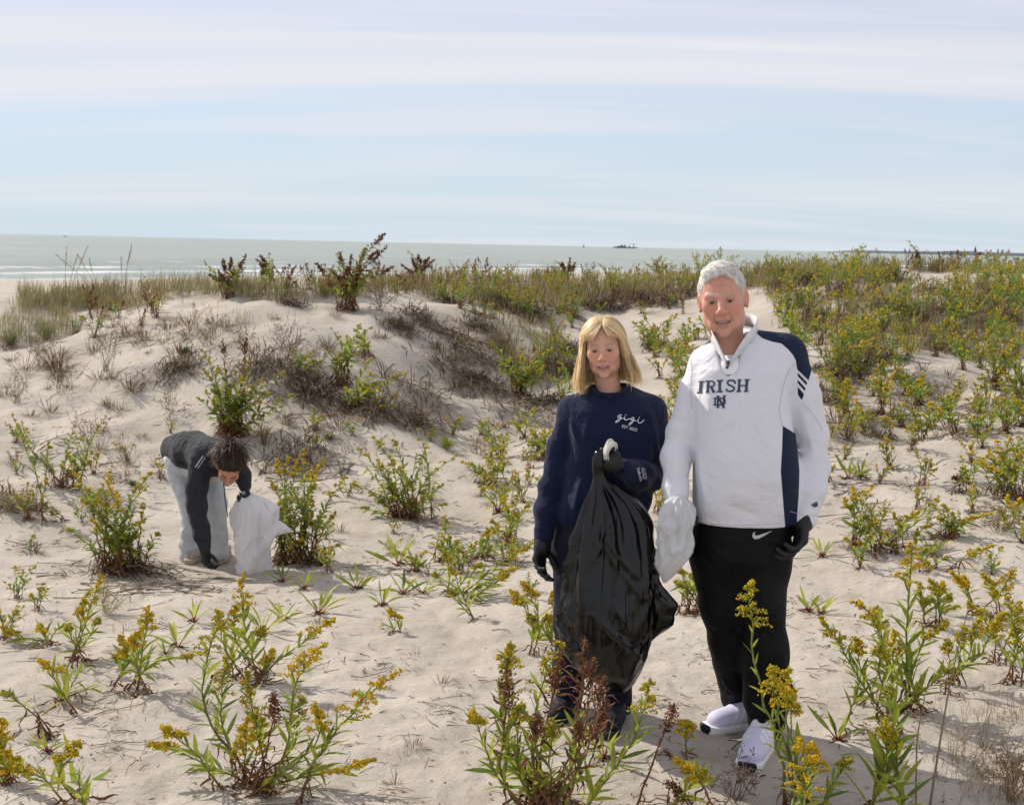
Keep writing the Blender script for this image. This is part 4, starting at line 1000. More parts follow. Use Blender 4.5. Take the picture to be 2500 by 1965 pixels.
decal('cuff_mark', stroke([L3(1118, 1208), L3(1122, 1240)], 2.0, 2) + stroke([L3(1104, 1213), L3(1114, 1243)], 2.0, 2) + stroke([L3(1090, 1222), L3(1106, 1246)], 1.8, 2) + stroke([L3(1084, 1228), L3(1090, 1236)], 1.6, 1.5), bv, pull, M_INK)
M_SEAM = mat('seam_stitch', (.50, .49, .53), .9)
for q_ in (stroke([(1694, 1276), (1760, 1280), (1830, 1281), (1912, 1277)], .5, 4), stroke([(1943, 885), (1925, 905), (1910, 950), (1902, 1000), (1908, 1040)], .55, 4), stroke([(1686, 862), (1690, 900), (1686, 950), (1690, 1000)], .55, 4), stroke([(1958, 984), (1985, 1010), (2008, 1050)], .5, 4), stroke([(1928, 1248), (1960, 1256), (1998, 1258)], .5, 4)): decal('seam', q_, bv, pull, M_SEAM, .0012)
# trousers
v = vbox(1675, 1830, 1965, 1255, -.40, .36, DM, .006)
hipS = [(1262, 1694, 1932, .150, .0), (1300, 1693, 1927, .150, .0), (1350, 1697, 1920, .140, .0), (1385, 1706, 1911, .112, .0), (1430, 1730, 1888, .060, .0)]
v.loft(*slices(hipS, m_), 2.4, 0)
v.chain([m_(1750, 1350, .02), m_(1768, 1480, .03), m_(1782, 1570, .05), m_(1792, 1640, .09), m_(1800, 1712, .14)], [.104, .088, .077, .069, .060], .05)
v.chain([m_(1862, 1350, -.02), m_(1857, 1480, -.06), m_(1866, 1580, -.07), m_(1872, 1690, -.08), m_(1868, 1775, -.075)], [.104, .087, .082, .086, .062], .05)
v.cap(m_(1868, 1775, -.075), m_(1860, 1792, -.08), .064, .058, .01)
def pfold(X, Y, Z):
    t = sines(X, Y, Z, .004, (26, 12, 10), (3, 2, 4), 1.0) + sines(X, Y, Z, .006, (10, 5, 52), (5, 3, 4), 1.3, 2.0) * bell(Z, zc_(1660), .10)
    return t + sines(X, Y, Z, .006, (12, 6, -60), (5, 3, 4), 1.3, .4) * bell(Z, zc_(1760), .06)
v.displace(pfold)
for a, b, w, h in (((1772, 1330, -.15), (1788, 1640, -.02), .016, .006), ((1862, 1340, -.16), (1862, 1700, -.16), .016, .006), ((1806, 1390, -.13), (1812, 1560, -.08), .018, -.012), ((1750, 1660, .02), (1800, 1690, .04), .014, .009), ((1756, 1690, .04), (1815, 1700, .05), .012, .008), ((1830, 1740, -.15), (1920, 1700, -.14), .014, .008), ((1826, 1766, -.15), (1905, 1750, -.14), .012, .008), ((1836, 1560, -.14), (1905, 1520, -.12), .018, .005), ((1720, 1330, -.13), (1800, 1380, -.13), .018, .005), ((1900, 1330, -.12), (1830, 1390, -.14), .018, .005)):
    v.ridge(m_(*a), m_(*b), w, h)
V, Q = v.net(1)
M_TRO = mat('black_track_cloth', (.003, .003, .0038), .65, .2, bump=(8, .6, .03, 1.8))
tro = part('trousers', V, Q, man, M_TRO); bvt = bvh_of(tro)
def L6(x, y): return (1650 + x / 2.587, 1240 + y / 2.587)
decal('leg_mark', stroke([L6(x, y) for x, y in ((606, 143), (560, 165), (520, 182), (500, 184), (490, 176), (492, 158), (500, 150))], 4.6, 2, ((0, .45, .75, 1), (.08, .75, 1.0, .2))), bvt, tro, mat('print_silver', (.5, .5, .54), .5))
# shoes
M_SOLE = mat('shoe_sole_foam', (.78, .77, .80), .6, noise=(60, .9, 1.05)); M_RUB = mat('shoe_rubber_black', (.012, .012, .013), .55)
def shoe(name, heel, toe, W, H, parent, mtu, mts, attrf=None, cap=True, ankle=None):
    """heel and toe: world ground points"""
    heel = np.array(heel); toe = np.array(toe); d = toe - heel; L = np.linalg.norm(d[:2]); fwd = unit(np.array((d[0], d[1], 0))); sd = np.cross(fwd, (0, 0, 1)); gz = (heel[2] + toe[2]) / 2 - .006
    P = lambda a, b, c: heel + fwd * a * L + sd * b + np.array((0, 0, gz - heel[2] + c))
    lo = np.minimum(heel, toe) - .12; hi = np.maximum(heel, toe) + .12; hi[2] = gz + H * 2.2; lo[2] = gz - .03
    v = Vol(lo, hi, .0034)
    v.cap(P(.16, 0, .045), P(.80, 0, .040), .040, .034, 0, flat=(sd, W / .08)); v.cap(P(.14, 0, H * .62), P(.42, 0, H * .72), .034, .036, .03, flat=(sd, 1.05)); v.cap(P(.30, 0, H * .95), P(.14, 0, H * 1.0), .036, .038, .025); v.cap(P(.42, 0, H * .66), P(.72, 0, .045), .034, .028, .03, flat=(sd, 1.25))
    v.cap(P(.20, 0, H * 1.25), P(.2, 0, H * 1.6), .030, .030, .01, 's')
    v.cutz(gz + .018, gz + H * 1.22); V, Q = v.net(1)
    a = {}
    if attrf is not None: a = {'panel': attrf((V - heel) @ fwd / L, (V - heel) @ sd, V[:, 2] - gz)}
    sh = part(name, V, Q, parent, mtu, a)
    if cap:
        for u_ in (.46, .53, .60, .67):
            zt = np.interp(u_, [.42, .72], [H * .66 + .034, .073]); v = Vol(P(u_, 0, zt) - .05, P(u_, 0, zt) + .05, .0028); v.cap(P(u_, -.022, zt - .007), P(u_ + .01, 0, zt + .0015), .0042, .0042, 0); v.cap(P(u_ + .01, 0, zt + .0015), P(u_, .022, zt - .007), .0042, .0042, 0); V, Q = v.net(0); link('lace', mesh_from('lace', local(V, parent), Q, [M_SOLE]), sh)
    v = Vol(lo, hi, .0036); v.cap(P(.13, 0, .018), P(.86, 0, .018), .052, .046, 0, flat=(sd, W / .094)); v.cutz(gz - .004, gz + .030); V, Q = v.net(1); link('sole', mesh_from('sole', local(V, parent), Q, [mts]), sh)
    if cap:
        v = Vol(lo, hi, .0034); v.cap(P(.84, 0, .022), P(.89, 0, .020), .0455, .040, 0, flat=(sd, W / .092)); v.cutz(gz - .002, gz + .037); f = (v.ax[0][:, None, None] - heel[0]) * fwd[0] + (v.ax[1][None, :, None] - heel[1]) * fwd[1]; v.f = np.maximum(v.f, (L * .958 - f + 0 * v.ax[2][None, None, :]).astype(np.float32)); V, Q = v.net(1); link('toe_cap', mesh_from('toe_cap', local(V, parent), Q, [M_RUB]), sh)
    return sh
M_SHOE = mat_two('shoe_knit_lilac', (.62, .60, .80), (.82, .81, .84), 'panel', .7, .1, .003, bump=(300, .3, .001))
def stripes(u, b, z): 
    st = np.minimum.reduce([np.abs(((u - .46 - i * .085) + (z - .05) * 2.2)) - .018 for i in range(3)]) * .28
    st = np.where((np.abs(b) > .018) & (z > .03), st, .02); return np.minimum(st, np.where(u < .36, -.01, .02))
def gp(px, py, lift=0):
    q = hit(px, py, g=ground); q[2] += lift; return q
rt1 = hit(1716, 1784, g=ground); hl1 = hit(1850, 1762, g=ground); d_ = unit(rt1 - hl1); hl1 = rt1 - d_ * .31
shoe('shoe', hl1, rt1, .098, .088, man, M_SHOE, M_SOLE, stripes)
rt2 = hit(1822, 1884, g=ground); hl2 = rt2 + np.array((.11, .27, 0)); hl2[2] = gnd(hl2); shoe('shoe', hl2, rt2, .102, .088, man, M_SHOE, M_SOLE, stripes)
# gloves
M_GLOVE = mat('black_glove', (.012, .012, .013), .55, .4, bump=(90, .25, .002))
v = vbox(1900, 1370, 2025, 1235, -.24, .06, DM, .0034)
w0 = m_(1962, 1258, -.085); hand(v, w0, m_(1953, 1330, -.115) - w0, np.array((-.75, -.15, -.1)), 1.2, ((.5, .8, .5), (.55, .85, .5), (.6, .9, .5), (.6, .9, .6)), (.5, .2), side=1)
v.cap(m_(1964, 1240, -.075), m_(1961, 1275, -.09), .040, .040, .015); V, Q = v.net(1); part('glove', V, Q, man, M_GLOVE)
v = vbox(1600, 1345, 1710, 1195, -.30, .02, DM, .0038); w0 = m_(1652, 1213, -.105); hand(v, w0, m_(1648, 1290, -.12) - w0, np.array((.6, -.5, 0)), 1.0, ((1.1, 1.1, .6),) * 4, (.6, .3), side=-1); V, Q = v.net(1); part('glove', V, Q, man, M_GLOVE)
# head
fm = dict(w=1.02, jaw=1.06, smile=1.5, age=1.5, nk=1.08, mw=1.34, open=.0036, brow=.5, lash=.38, eye=.0026, nose=1.18)
HM = Head((1760, 736), DM - .125, -13, 3, -8, 1.04, 1.07)
bodyM, HV = build_head(man, HM, fm, (.58, .295, .21), (.44, .34, .27), (.44, .19, .15), (.035, .035, .035))
HAIR_W = mat('white_hair', rough=.55, spec=.3, attr='tone')
yh = np.array((-.12, -.085, -.070, -.055, -.045, -.035, -.012, .000, .012, .028, .040, .055, .08, .13)); hh = np.array((.092, .088, .082, .066, .035, -.004, -.012, .012, .032, .022, -.02, -.055, -.068, -.07))
v = Vol((-.11, -.13, -.09), (.11, .14, .16), .003); v.ell((0, .016, .036), (.0815, .1035, .0905), 0); v.ell((-.01, -.045, .094), (.050, .038, .022), .03)
X, Y, Z = v.ax[0][:, None, None], v.ax[1][None, :, None], v.ax[2][None, None, :]
line = (np.interp(Y, yh, hh) + .006 * np.sin(X * 60) - .010 * smoothstep(.03, .06, np.abs(X)) * (Y < -.05)) - Z
v.f = np.maximum(v.f, (line * .7).astype(np.float32)); v.displace(lambda X, Y, Z: sines(X, Y, Z, .0016, (150, 60, 40), (9, 9, 9), .8) + sines(X, Y, Z, .0010, (300, 90, 70), (9, 9, 9), .8)); V, Q = v.net(1)
hw = part('hair', HM.w(V), Q, man, HAIR_W, {'tone': np.tile((.68, .65, .61), (len(V), 1)) * (1 + .10 * np.sin(V[:, 0:1] * 260 + 30 * V[:, 1:2]))})
paths, wd, cl = [], [], []
cand = V[(np.random.default_rng(3).permutation(len(V)))[:3600]]
for p in cand:
    if np.interp(p[1], yh, hh) > p[2] - .004: continue
    nrm = unit((p - np.array((0, .016, .03))) / np.array((.084, .106, .092)) ** 2); flow = np.array((.55 if p[2] > .07 else np.sign(p[0]) * .15, .35 if p[2] < .07 else -.1 - p[1] * 2, -1.0 if p[2] < .075 else -.15)) + rng.normal(0, .12, 3); flow = unit(flow - nrm * (flow @ nrm)); L = rng.uniform(.016, .030)
    t = np.linspace(0, 1, 5)[:, None]; paths.append(HM.w(p - nrm * .001 + flow * L * t + nrm * (.0045 * t - .004 * t * t))); wd.append(.0017); c = rng.uniform(.85, 1.2); cl.append(np.array((.70, .67, .63)) * c if rng.random() < .9 else np.array((.46, .42, .38)) * c)
strands(paths, wd, cl, HM.o, HAIR_W, 'hair_strands', man)
# upper body continuing from the neck under the clothes, joined into the same skin mesh
def join_body(body, vols, person, tone):
    me = body.data; n0 = len(me.vertices); co = np.empty(n0 * 3, np.float32); me.vertices.foreach_get('co', co); co = co.reshape(-1, 3)
    tn = np.empty(n0 * 4, np.float32); me.attributes['tone'].data.foreach_get('color', tn); tn = tn.reshape(-1, 4)[:, :3]
    Qs = np.array([tuple(p.vertices) for p in me.polygons]); V, Q = vols.net(0)
    nm = mesh_from('body', np.concatenate([co, local(V, person)]), np.concatenate([Qs, Q + n0]), [SKIN], True, attrs={'tone': np.concatenate([tn, np.tile(tone, (len(V), 1))])}); body.data = nm
v = vbox(1600, 1850, 2050, 790, -.4, .4, DM, .014)
v.loft(zz_, cx_, cyy, rx_ - .03, ry_ - .035, 2.2, 0); v.cap(HM.w((0, .02, -.07)), m_(1795, 890, .02), .052, .06, .02)
v.chain([m_(1730, 900, .03), m_(1664, 1060, .02), m_(1652, 1215, -.10)], [.045, .035, .028], .02); v.chain([m_(1918, 880, .02), m_(1978, 1060, .03), m_(1984, 1130, .01), m_(1962, 1255, -.08)], [.05, .042, .036, .028], .02)
v.chain([m_(1750, 1300, .02), m_(1768, 1480, .03), m_(1800, 1712, .14)], [.075, .06, .035], .03); v.chain([m_(1862, 1300, -.02), m_(1857, 1480, -.06), m_(1868, 1775, -.075)], [.075, .06, .035], .03)
join_body(bodyM, v, man, (.58, .295, .21))
# ------------------------------------------------------------------ woman in navy sweatshirt
DW = 5.10
def w_(px, py, dy=0.0): return at(px, py, DW + dy)
zw = lambda py: float(w_(1480, py)[2]); xw = lambda px: float(w_(px, 1100)[0])
wb = w_(1440, 1775); wb[2] = gnd(wb)
woman = empty('person', wb, 'person with blonde bob in navy sweatshirt holding up a black bag', 'person')
M_SWEAT = mat('navy_fleece', (.0085, .0135, .040), .9, .15, sheen=.08, bump=(8, .6, .03, 1.6))
v = vbox(1285, 1330, 1650, 935, -.32, .28, DW, .0055)
sw = [(948, 1448, 1532, .070, .01), (966, 1410, 1576, .098, .01), (1000, 1388, 1604, .115, .0), (1050, 1384, 1606, .128, -.005), (1110, 1386, 1604, .132, -.005), (1180, 1370, 1598, .136, .0), (1228, 1358, 1584, .140, .0), (1255, 1352, 1574, .138, .0), (1276, 1362, 1562, .122, .0)]
WZ = slices(sw, w_); v.loft(*WZ, 2.4, 0)
v.chain([w_(1455, 985, .02), w_(1402, 1003, .02)], [.07, .06], .03); v.chain([w_(1520, 980, .02), w_(1590, 1003, .02)], [.07, .06], .03)
v.chain([w_(1402, 1003, .02), w_(1374, 1085, .02), w_(1347, 1185, .01), w_(1335, 1250, -.03), w_(1326, 1312, -.07)], [.060, .056, .050, .046, .036], .02)
v.chain([w_(1590, 1003, .02), w_(1600, 1080, .02), w_(1590, 1158, -.02), w_(1560, 1160, -.12), w_(1522, 1146, -.21)], [.062, .058, .056, .052, .040], .025)
def wfold(X, Y, Z):
    t = sines(X, Y, Z, .004, (24, 6, 20), (3, 2, 4), 1.0); lft = smoothstep(xw(1385), xw(1365), X)
    t = t + lft * sines(X, Y, Z, .0035, (18, 10, 70), (5, 3, 9), 1.1) * bell(Z, zw(1215), .12)
    t = t + sines(X, Y, Z, .007, (34, 0, -26), (2, 1, 3), 1.0, .5) * bell(Z, zw(1190), .09) * (1 - lft) * smoothstep(DW + .02, DW - .08, Y)
    return t + smoothstep(xw(1530), xw(1560), X) * sines(X, Y, Z, .006, (60, 20, 50), (4, 3, 5), 1.2, 1.9) * bell(Z, zw(1150), .06)
v.displace(wfold)
for a, b, w, h in (((1388, 1110, -.08), (1362, 1215, -.10), .014, -.009), ((1400, 1095, -.12), (1372, 1235, -.12), .018, .008), ((1415, 1150, -.13), (1400, 1255, -.13), .018, .006), ((1455, 1200, -.13), (1420, 1262, -.13), .016, .006), ((1330, 1205, -.04), (1356, 1190, -.05), .008, .006), ((1324, 1228, -.05), (1356, 1215, -.06), .008, .006), ((1320, 1255, -.06), (1352, 1240, -.07), .008, .005), ((1350, 1150, -.02), (1375, 1165, -.04), .010, .005), ((1385, 1010, -.07), (1405, 1080, -.10), .014, .006), ((1590, 1040, -.08), (1612, 1120, -.06), .016, .006), ((1560, 1125, -.12), (1618, 1130, -.04), .014, -.008), ((1545, 1175, -.16), (1612, 1178, -.06), .012, .007), ((1440, 1010, -.12), (1420, 1100, -.13), .02, .005)):
    v.ridge(w_(*a), w_(*b), w, h)
v.cap(w_(1488, 930, .0), w_(1489, 962, -.03), .050, .046, .010, 's'); v.ell(w_(1488, 948, -.09), (.050, .06, .024), .01, 's')
V, Q = v.net(1); sweat = part('sweatshirt', V, Q, woman, M_SWEAT)
# ribbed cuffs, neckband and hem
M_RIB = mat('navy_ribbing', (.008, .012, .036), .9, .15, sheen=.05, bump=(160, .6, .002))
v = vbox(1300, 1345, 1350, 1285, -.14, .0, DW, .004); v.cap(w_(1328, 1295, -.06), w_(1325, 1320, -.075), .040, .034, 0); V, Q = v.net(1); part('cuff', V, Q, sweat, M_RIB)
v = vbox(1500, 1180, 1550, 1115, -.26, -.10, DW, .004); v.cap(w_(1533, 1150, -.19), w_(1517, 1144, -.225), .041, .036, 0); V, Q = v.net(1); part('cuff', V, Q, sweat, M_RIB)
nb_ = [w_(1488 + 38 * math.cos(a), 950 + 13 * math.sin(a), -.035 - .075 * math.sin(a)) for a in np.linspace(-.5, math.pi + .5, 24)]
V, Fc = tube(np.array(nb_), .0065, 8); link('neckband', mesh_from('neckband', local(V, sweat), Fc, [M_RIB]), sweat)
bw_ = bvh_of(sweat); M_THREAD = mat('white_embroidery', (.75, .74, .78), .7)
def L5(x, y): return (1350 + x / 5.693, 760 + y / 5.693)
g1 = [(955, 1440), (925, 1432), (895, 1455), (888, 1482), (912, 1492), (940, 1468), (955, 1440), (938, 1495), (900, 1540), (866, 1556), (852, 1544), (885, 1518), (940, 1495), (968, 1470), (978, 1490)]
g2 = [(1000, 1462), (988, 1495), (1005, 1512), (1045, 1500), (1075, 1490)]; g3 = [(1130, 1478), (1100, 1470), (1072, 1492), (1070, 1515), (1095, 1518), (1122, 1495), (1130, 1475), (1108, 1540), (1070, 1582), (1045, 1588), (1042, 1570), (1090, 1535), (1140, 1505), (1155, 1520)]; g4 = [(1188, 1495), (1172, 1530), (1190, 1552), (1225, 1548), (1262, 1508)]
def spl(pts, n=40): return curve_pts(np.array([(a, b, 0) for a, b in pts]), n)[:, :2]
qd = []
for g_ in (g1, g2, g3, g4): qd += stroke([L5(*p) for p in spl(g_)], .95, 1.5)
for p in ((1012, 1443), (1196, 1476)): qd += stroke([L5(p[0] - 6, p[1]), L5(p[0] + 8, p[1] - 3)], .9, 1)
decal('chest_script', qd, bw_, sweat, M_THREAD, .0025)
fs, wid = text_quads('EST 2022', lambda x, y: (0, 0)); sc_t = 222 / wid; ca, sa = math.cos(R(15)), math.sin(R(15))
fs, wid = text_quads('EST 2022', lambda x, y: L5(950 + (x * ca + y * sa) * sc_t, 1612 + (x * sa - y * ca) * sc_t)); decal('chest_date', fs, bw_, sweat, M_THREAD, .0025)
def LC(x, y): return (1400 + x / 8.54, 1040 + y / 8.54)
for txt, (x0, y0), (x1, y1), hg in (('Isabella', (1312, 880), (1385, 1150), 62), ('Parker', (1400, 885), (1450, 1110), 46), ('Charlotte', (1450, 890), (1500, 1110), 34)):
    d2 = unit(np.array((x1 - x0, y1 - y0, 0.0)))[:2]; n2 = np.array((d2[1], -d2[0])); fs, wid = text_quads(txt, lambda x, y: (0, 0)); L_ = math.hypot(x1 - x0, y1 - y0) / wid
    fs, _ = text_quads(txt, lambda x, y: LC(*(np.array((x0, y0)) + d2 * x * L_ + n2 * y * hg / .7))); decal('cuff_script', fs, bw_, sweat, M_THREAD, .0025)
# trousers
M_WTR = mat('navy_trouser_cloth', (.013, .014, .030), .8, .2, bump=(8, .6, .03, 1.8))
v = vbox(1330, 1760, 1580, 1235, -.30, .30, DW, .006)
v.loft(*slices([(1245, 1368, 1556, .112, .0), (1290, 1357, 1560, .122, .0), (1330, 1351, 1560, .118, .0), (1370, 1353, 1556, .098, .0)], w_), 2.3, 0)
v.chain([w_(1402, 1345, .0), w_(1396, 1520, -.01), w_(1389, 1640, .01), w_(1387, 1705, .03)], [.082, .069, .062, .062], .045); v.chain([w_(1510, 1345, .0), w_(1509, 1530, -.03), w_(1508, 1660, -.03), w_(1508, 1745, .0)], [.080, .064, .050, .050], .045)
v.displace(lambda X, Y, Z: sines(X, Y, Z, .004, (26, 12, 14), (3, 2, 4), 1.0) + sines(X, Y, Z, .005, (10, 5, 60), (5, 3, 4), 1.3, 2.0) * bell(Z, zw(1680), .10)); V, Q = v.net(1); part('trousers', V, Q, woman, M_WTR)
M_WSH = mat_two('navy_shoe_mesh', (.008, .010, .020), (.016, .021, .038), 'panel', .75, .0, .003, bump=(200, .4, .002)); M_WSO = mat('navy_shoe_sole', (.012, .015, .028), .6)
def lattice(u, b, z): return np.minimum(np.abs(np.sin(u * 26 + b * 90)), np.abs(np.sin(u * 26 - b * 90))) * .02 - .004
t1 = hit(1352, 1772, g=ground); h1 = t1 + np.array((.085, .225, 0)); h1[2] = gnd(h1); shoe('shoe', h1, t1, 0.080, .066, woman, M_WSH, M_WSO, lattice, cap=False)
t2 = hit(1484, 1806, g=ground); h2 = t2 + np.array((.045, .235, 0)); h2[2] = gnd(h2); shoe('shoe', h2, t2, 0.080, .066, woman, M_WSH, M_WSO, lattice, cap=False)
# gloves
v = vbox(1275, 1425, 1360, 1295, -.20, .02, DW, .0034); w0 = w_(1325, 1318, -.075); hand(v, w0, w_(1312, 1390, -.10) - w0, np.array((.6, -.45, 0)), .95, ((.35, .6, .4), (.4, .7, .4), (.45, .7, .5), (.5, .8, .5)), (.4, .25), side=-1)
v.cap(w_(1327, 1300, -.065), w_(1324, 1335, -.08), .033, .035, .012); V, Q = v.net(1); part('glove', V, Q, woman, M_GLOVE)
v = vbox(1430, 1180, 1535, 1085, -.36, -.14, DW, .0032); w0 = w_(1518, 1143, -.225); hand(v, w0, w_(1462, 1126, -.262) - w0, np.array((.1, .25, -1.0)) * -1 + np.array((0, .9, .6)), .92, ((1.25, 1.45, .9), (1.25, 1.5, .9), (1.3, 1.5, .9), (1.3, 1.5, .9)), (.9, .5), side=-1)
v.ell(w_(1490, 1130, -.25), (.038, .034, .036), .02); V, Q = v.net(1); part('glove', V, Q, woman, M_GLOVE)
# head
fwm = dict(w=.95, jaw=.90, smile=.7, age=1.0, nk=.86, open=.0052, mw=1.18, brow=.6, lash=.45, eye=.0030)
HW = Head((1470, 856), DW - .105, -8, 2, -6, .925)
bodyW, _ = build_head(woman, HW, fwm, (.61, .335, .23), (.30, .18, .11), (.46, .19, .155), (.04, .03, .02))
HAIR_B = mat('blonde_hair', rough=.42, spec=.45, attr='tone', transl=.12)
BL = np.array([(.70, .50, .24), (.79, .60, .33), (.57, .38, .17), (.85, .69, .42), (.74, .54, .28)])
v = Vol((-.10, -.12, -.12), (.10, .13, .15), .004); v.ell((0, .018, .036), (.080, .100, .090), 0); X, Y, Z = v.ax[0][:, None, None], v.ax[1][None, :, None], v.ax[2][None, None, :]
v.f = np.maximum(v.f, ((np.interp(Y, [-.12, -.085, -.06, -.03, 0, .03, .13], [.115, .106, .088, .03, .0, -.06, -.09]) - Z) * .7).astype(np.float32)); V, Q = v.net(1); part('hair', HW.w(V), Q, woman, HAIR_B, {'tone': np.tile(BL[0], (len(V), 1))})
paths, wd, cl = [], [], []; c0 = np.array((0, .014, .032)); rh = np.array((.089, .108, .0985))
r_ = np.random.default_rng(12)
for i in range(2200):
    bang = i < 190
    if bang:
        phi = r_.choice((-1, -1, 1)) * r_.uniform(.22, 1.15); thm = r_.uniform(1.05, 1.45); zend = None
    else:
        phi = r_.choice((-1, 1)) * r_.uniform(.98, math.pi); thm = 1.5
    side_ = 1 if phi > 0 else -1; lay = r_.uniform(-.004, .010)
    yroot = np.interp(abs(phi), [0, 1, math.pi], [-.060, -.055, .075]); x0 = .0015 * side_ + .006
    rt_ = np.array((x0, yroot, 0)); rt_[2] = c0[2] + rh[2] * math.sqrt(max(.05, 1 - (rt_[0] / rh[0]) ** 2 - ((rt_[1] - c0[1]) / rh[1]) ** 2))
    P = []; n1 = 9
    eq = c0 + np.array((rh[0] * math.sin(phi), -rh[1] * math.cos(phi), 0)) * (1.0)
    for j in range(n1):
        t = j / (n1 - 1); a = t * (math.pi / 2 if not bang else thm)
        d = (rt_ - c0) / rh * math.cos(a) + (eq - c0) / rh * math.sin(a); d = unit(d); P.append(c0 + d * (rh + (lay if j else -.003) + (-.001 if j == 1 else 0)))
    if bang:
        P = np.array(P); P[:, 0] += side_ * .016 * np.linspace(0, 1, n1) ** 2; P[:, 1] -= .006 * np.linspace(0, 1, n1)
    else:
        zb = -.152 + r_.normal(0, .010) - (.012 if side_ < 0 else 0); e = P[-1]; o2 = np.array((e[0], e[1] - c0[1], 0)); o2 /= np.linalg.norm(o2); flare = (.052 if side_ < 0 else .058) * r_.uniform(.35, 1.15)
        wv = r_.uniform(0, 6.28)
        for j in range(1, 11):
            t = j / 10; tuck = 0
            p = np.array((e[0], e[1], e[2] + (zb - e[2]) * t)) + o2 * (flare * t ** 1.3 - .022 * max(0, t - .82) * 3) + np.array((math.sin(wv + t * 5), math.cos(wv + t * 4), 0)) * .007 * t
            if side_ > 0 and abs(phi) < 1.5: p += np.array((.0, .035, 0)) * min(1, t * 2.5)     # swept behind the ear
            P.append(p)
    P = np.array(P) + r_.normal(0, .0007, (len(P), 3)).cumsum(0) * .5; paths.append(HW.w(P)); wd.append(r_.uniform(.0026, .0056) if not bang else r_.uniform(.0016, .003))
    c = BL[r_.integers(0, 5)] * r_.uniform(.8, 1.35); cl.append(np.linspace(.88, 1.1, len(P))[:, None] * c)
strands(paths, wd, cl, HW.o, HAIR_B, 'hair_strands', woman)
v = Vol(HW.w((.074, -.004, -.034)) - .02, HW.w((.074, -.004, -.034)) + .02, .0015); v.ell(HW.w((.0775, .004, -.037)), .0042, 0); V, Q = v.net(0); part('earring', V, Q, woman, mat('earring_silver', (.8, .8, .78), .2, metal=1))
v = Vol(*(lambda b: (b.lo, b.lo + b.n * b.h))(vbox(1290, 1780, 1640, 930, -.35, .35, DW, .014)), .014)
v.loft(WZ[0], WZ[1], WZ[2], WZ[3] - .03, WZ[4] - .035, 2.2, 0); v.cap(HW.w((0, .02, -.07)), w_(1489, 985, .01), .046, .052, .02)
v.chain([w_(1402, 1010, .02), w_(1347, 1185, .01), w_(1326, 1312, -.07)], [.04, .032, .024], .02); v.chain([w_(1590, 1010, .02), w_(1590, 1155, -.02), w_(1522, 1146, -.21)], [.04, .032, .024], .02)
v.chain([w_(1405, 1300, .0), w_(1396, 1520, -.01), w_(1387, 1700, .03)], [.065, .05, .03], .03); v.chain([w_(1508, 1300, .0), w_(1509, 1530, -.03), w_(1508, 1740, .0)], [.065, .05, .03], .03); join_body(bodyW, v, woman, (.61, .335, .23))

# ------------------------------------------------------------------ bags
def bag_mesh(rows, fn, ncre, hgt, ext=(), n_t=170, n_z=130, soft=.010, seed=0, top=.12, rows2=None):
    """thin plastic sack: rows (py, xl, xr, axis px, depth radius, depth offset); ncre random sharp creases, most running from the gathered top; ext: (py, reach px) flap on the +x side"""
    rows = sorted(rows); py = np.array([r[0] for r in rows], float); P_ = np.linspace(py[0], py[-1], n_z); L = lambda i: np.interp(P_, py, [r[i] for r in rows])
    sm = lambda a: np.convolve(np.pad(a, 3, mode='edge'), np.ones(7) / 7, 'valid')
    xl, xr, ax, rd, dd = (sm(L(i)) for i in range(1, 6)); xl[0] = xr[0] = ax[0]; ex = np.interp(P_, [e[0] for e in ext], [e[1] for e in ext]) if ext else np.zeros(n_z)
    th = np.linspace(0, 2 * math.pi, n_t, endpoint=False)[None]; tz = np.linspace(0, 1, n_z)[:, None]; r2 = np.random.default_rng(seed); q = np.zeros((n_z, n_t))
    for i in range(ncre):
        long_ = i < ncre * .62; t0 = r2.uniform(0, 6.283); z0 = top + r2.uniform(-.02, .05) if long_ else r2.uniform(.35, .95); ln = r2.uniform(.35, .85) if long_ else r2.uniform(.08, .25)
        drift = r2.normal(0, .25) if long_ else r2.normal(0, 3.5); w_c = r2.uniform(.025, .10); h_c = hgt * r2.uniform(.4, 1.2) * (1 if r2.random() < .7 else -.7)
        u = (tz - z0) / ln; along = np.clip(u, 0, 1) if long_ else np.clip(u + .5, 0, 1); dth = (th - t0 - drift * (tz - z0) + math.pi) % (2 * math.pi) - math.pi
        q += h_c * np.exp(-np.abs(dth) / (w_c * (1 + .6 * along * long_))) * np.sin(math.pi * np.clip(along, 0, 1)) ** .6 * (1 if long_ else 1)
    q -= q.mean(1, keepdims=True); c_ = np.cos(th); s_ = np.sin(th); q += soft * (vnoise(c_ * 1.6 + tz * 3, s_ * 1.6 + tz * 4 + 9, seed + 3) + .5 * vnoise(c_ * 4 + tz * 7, s_ * 4 + tz * 9 + 3, seed + 5)) * 2
    V = np.zeros((n_z, n_t, 3))
    for i in range(n_z):
        c = fn(ax[i], P_[i], dd[i]); sc = c[1] / F; rl, rr2 = (ax[i] - xl[i]) * sc, (xr[i] - ax[i]) * sc; cs, sn = c_[0], s_[0]
        rx = rl + (rr2 - rl) * smoothstep(-.5, .5, cs) + ex[i] * sc * np.clip(cs, 0, 1) ** 9; k_ = min(1.0, (rl + rr2) / .16); V[i, :, 0] = c[0] + (rx + q[i] * k_) * cs; V[i, :, 1] = c[1] + (rd[i] + q[i] * k_) * sn; V[i, :, 2] = c[2]
    I = np.arange(n_z * n_t).reshape(n_z, n_t); Q = np.stack([I[:-1], np.roll(I, -1, 1)[:-1], np.roll(I, -1, 1)[1:], I[1:]], -1).reshape(-1, 4)
    return V.reshape(-1, 3), Q
M_BLK = mat('black_bin_liner', (.002, .002, .0022), .19, .42, bump=(26, .15, .008))
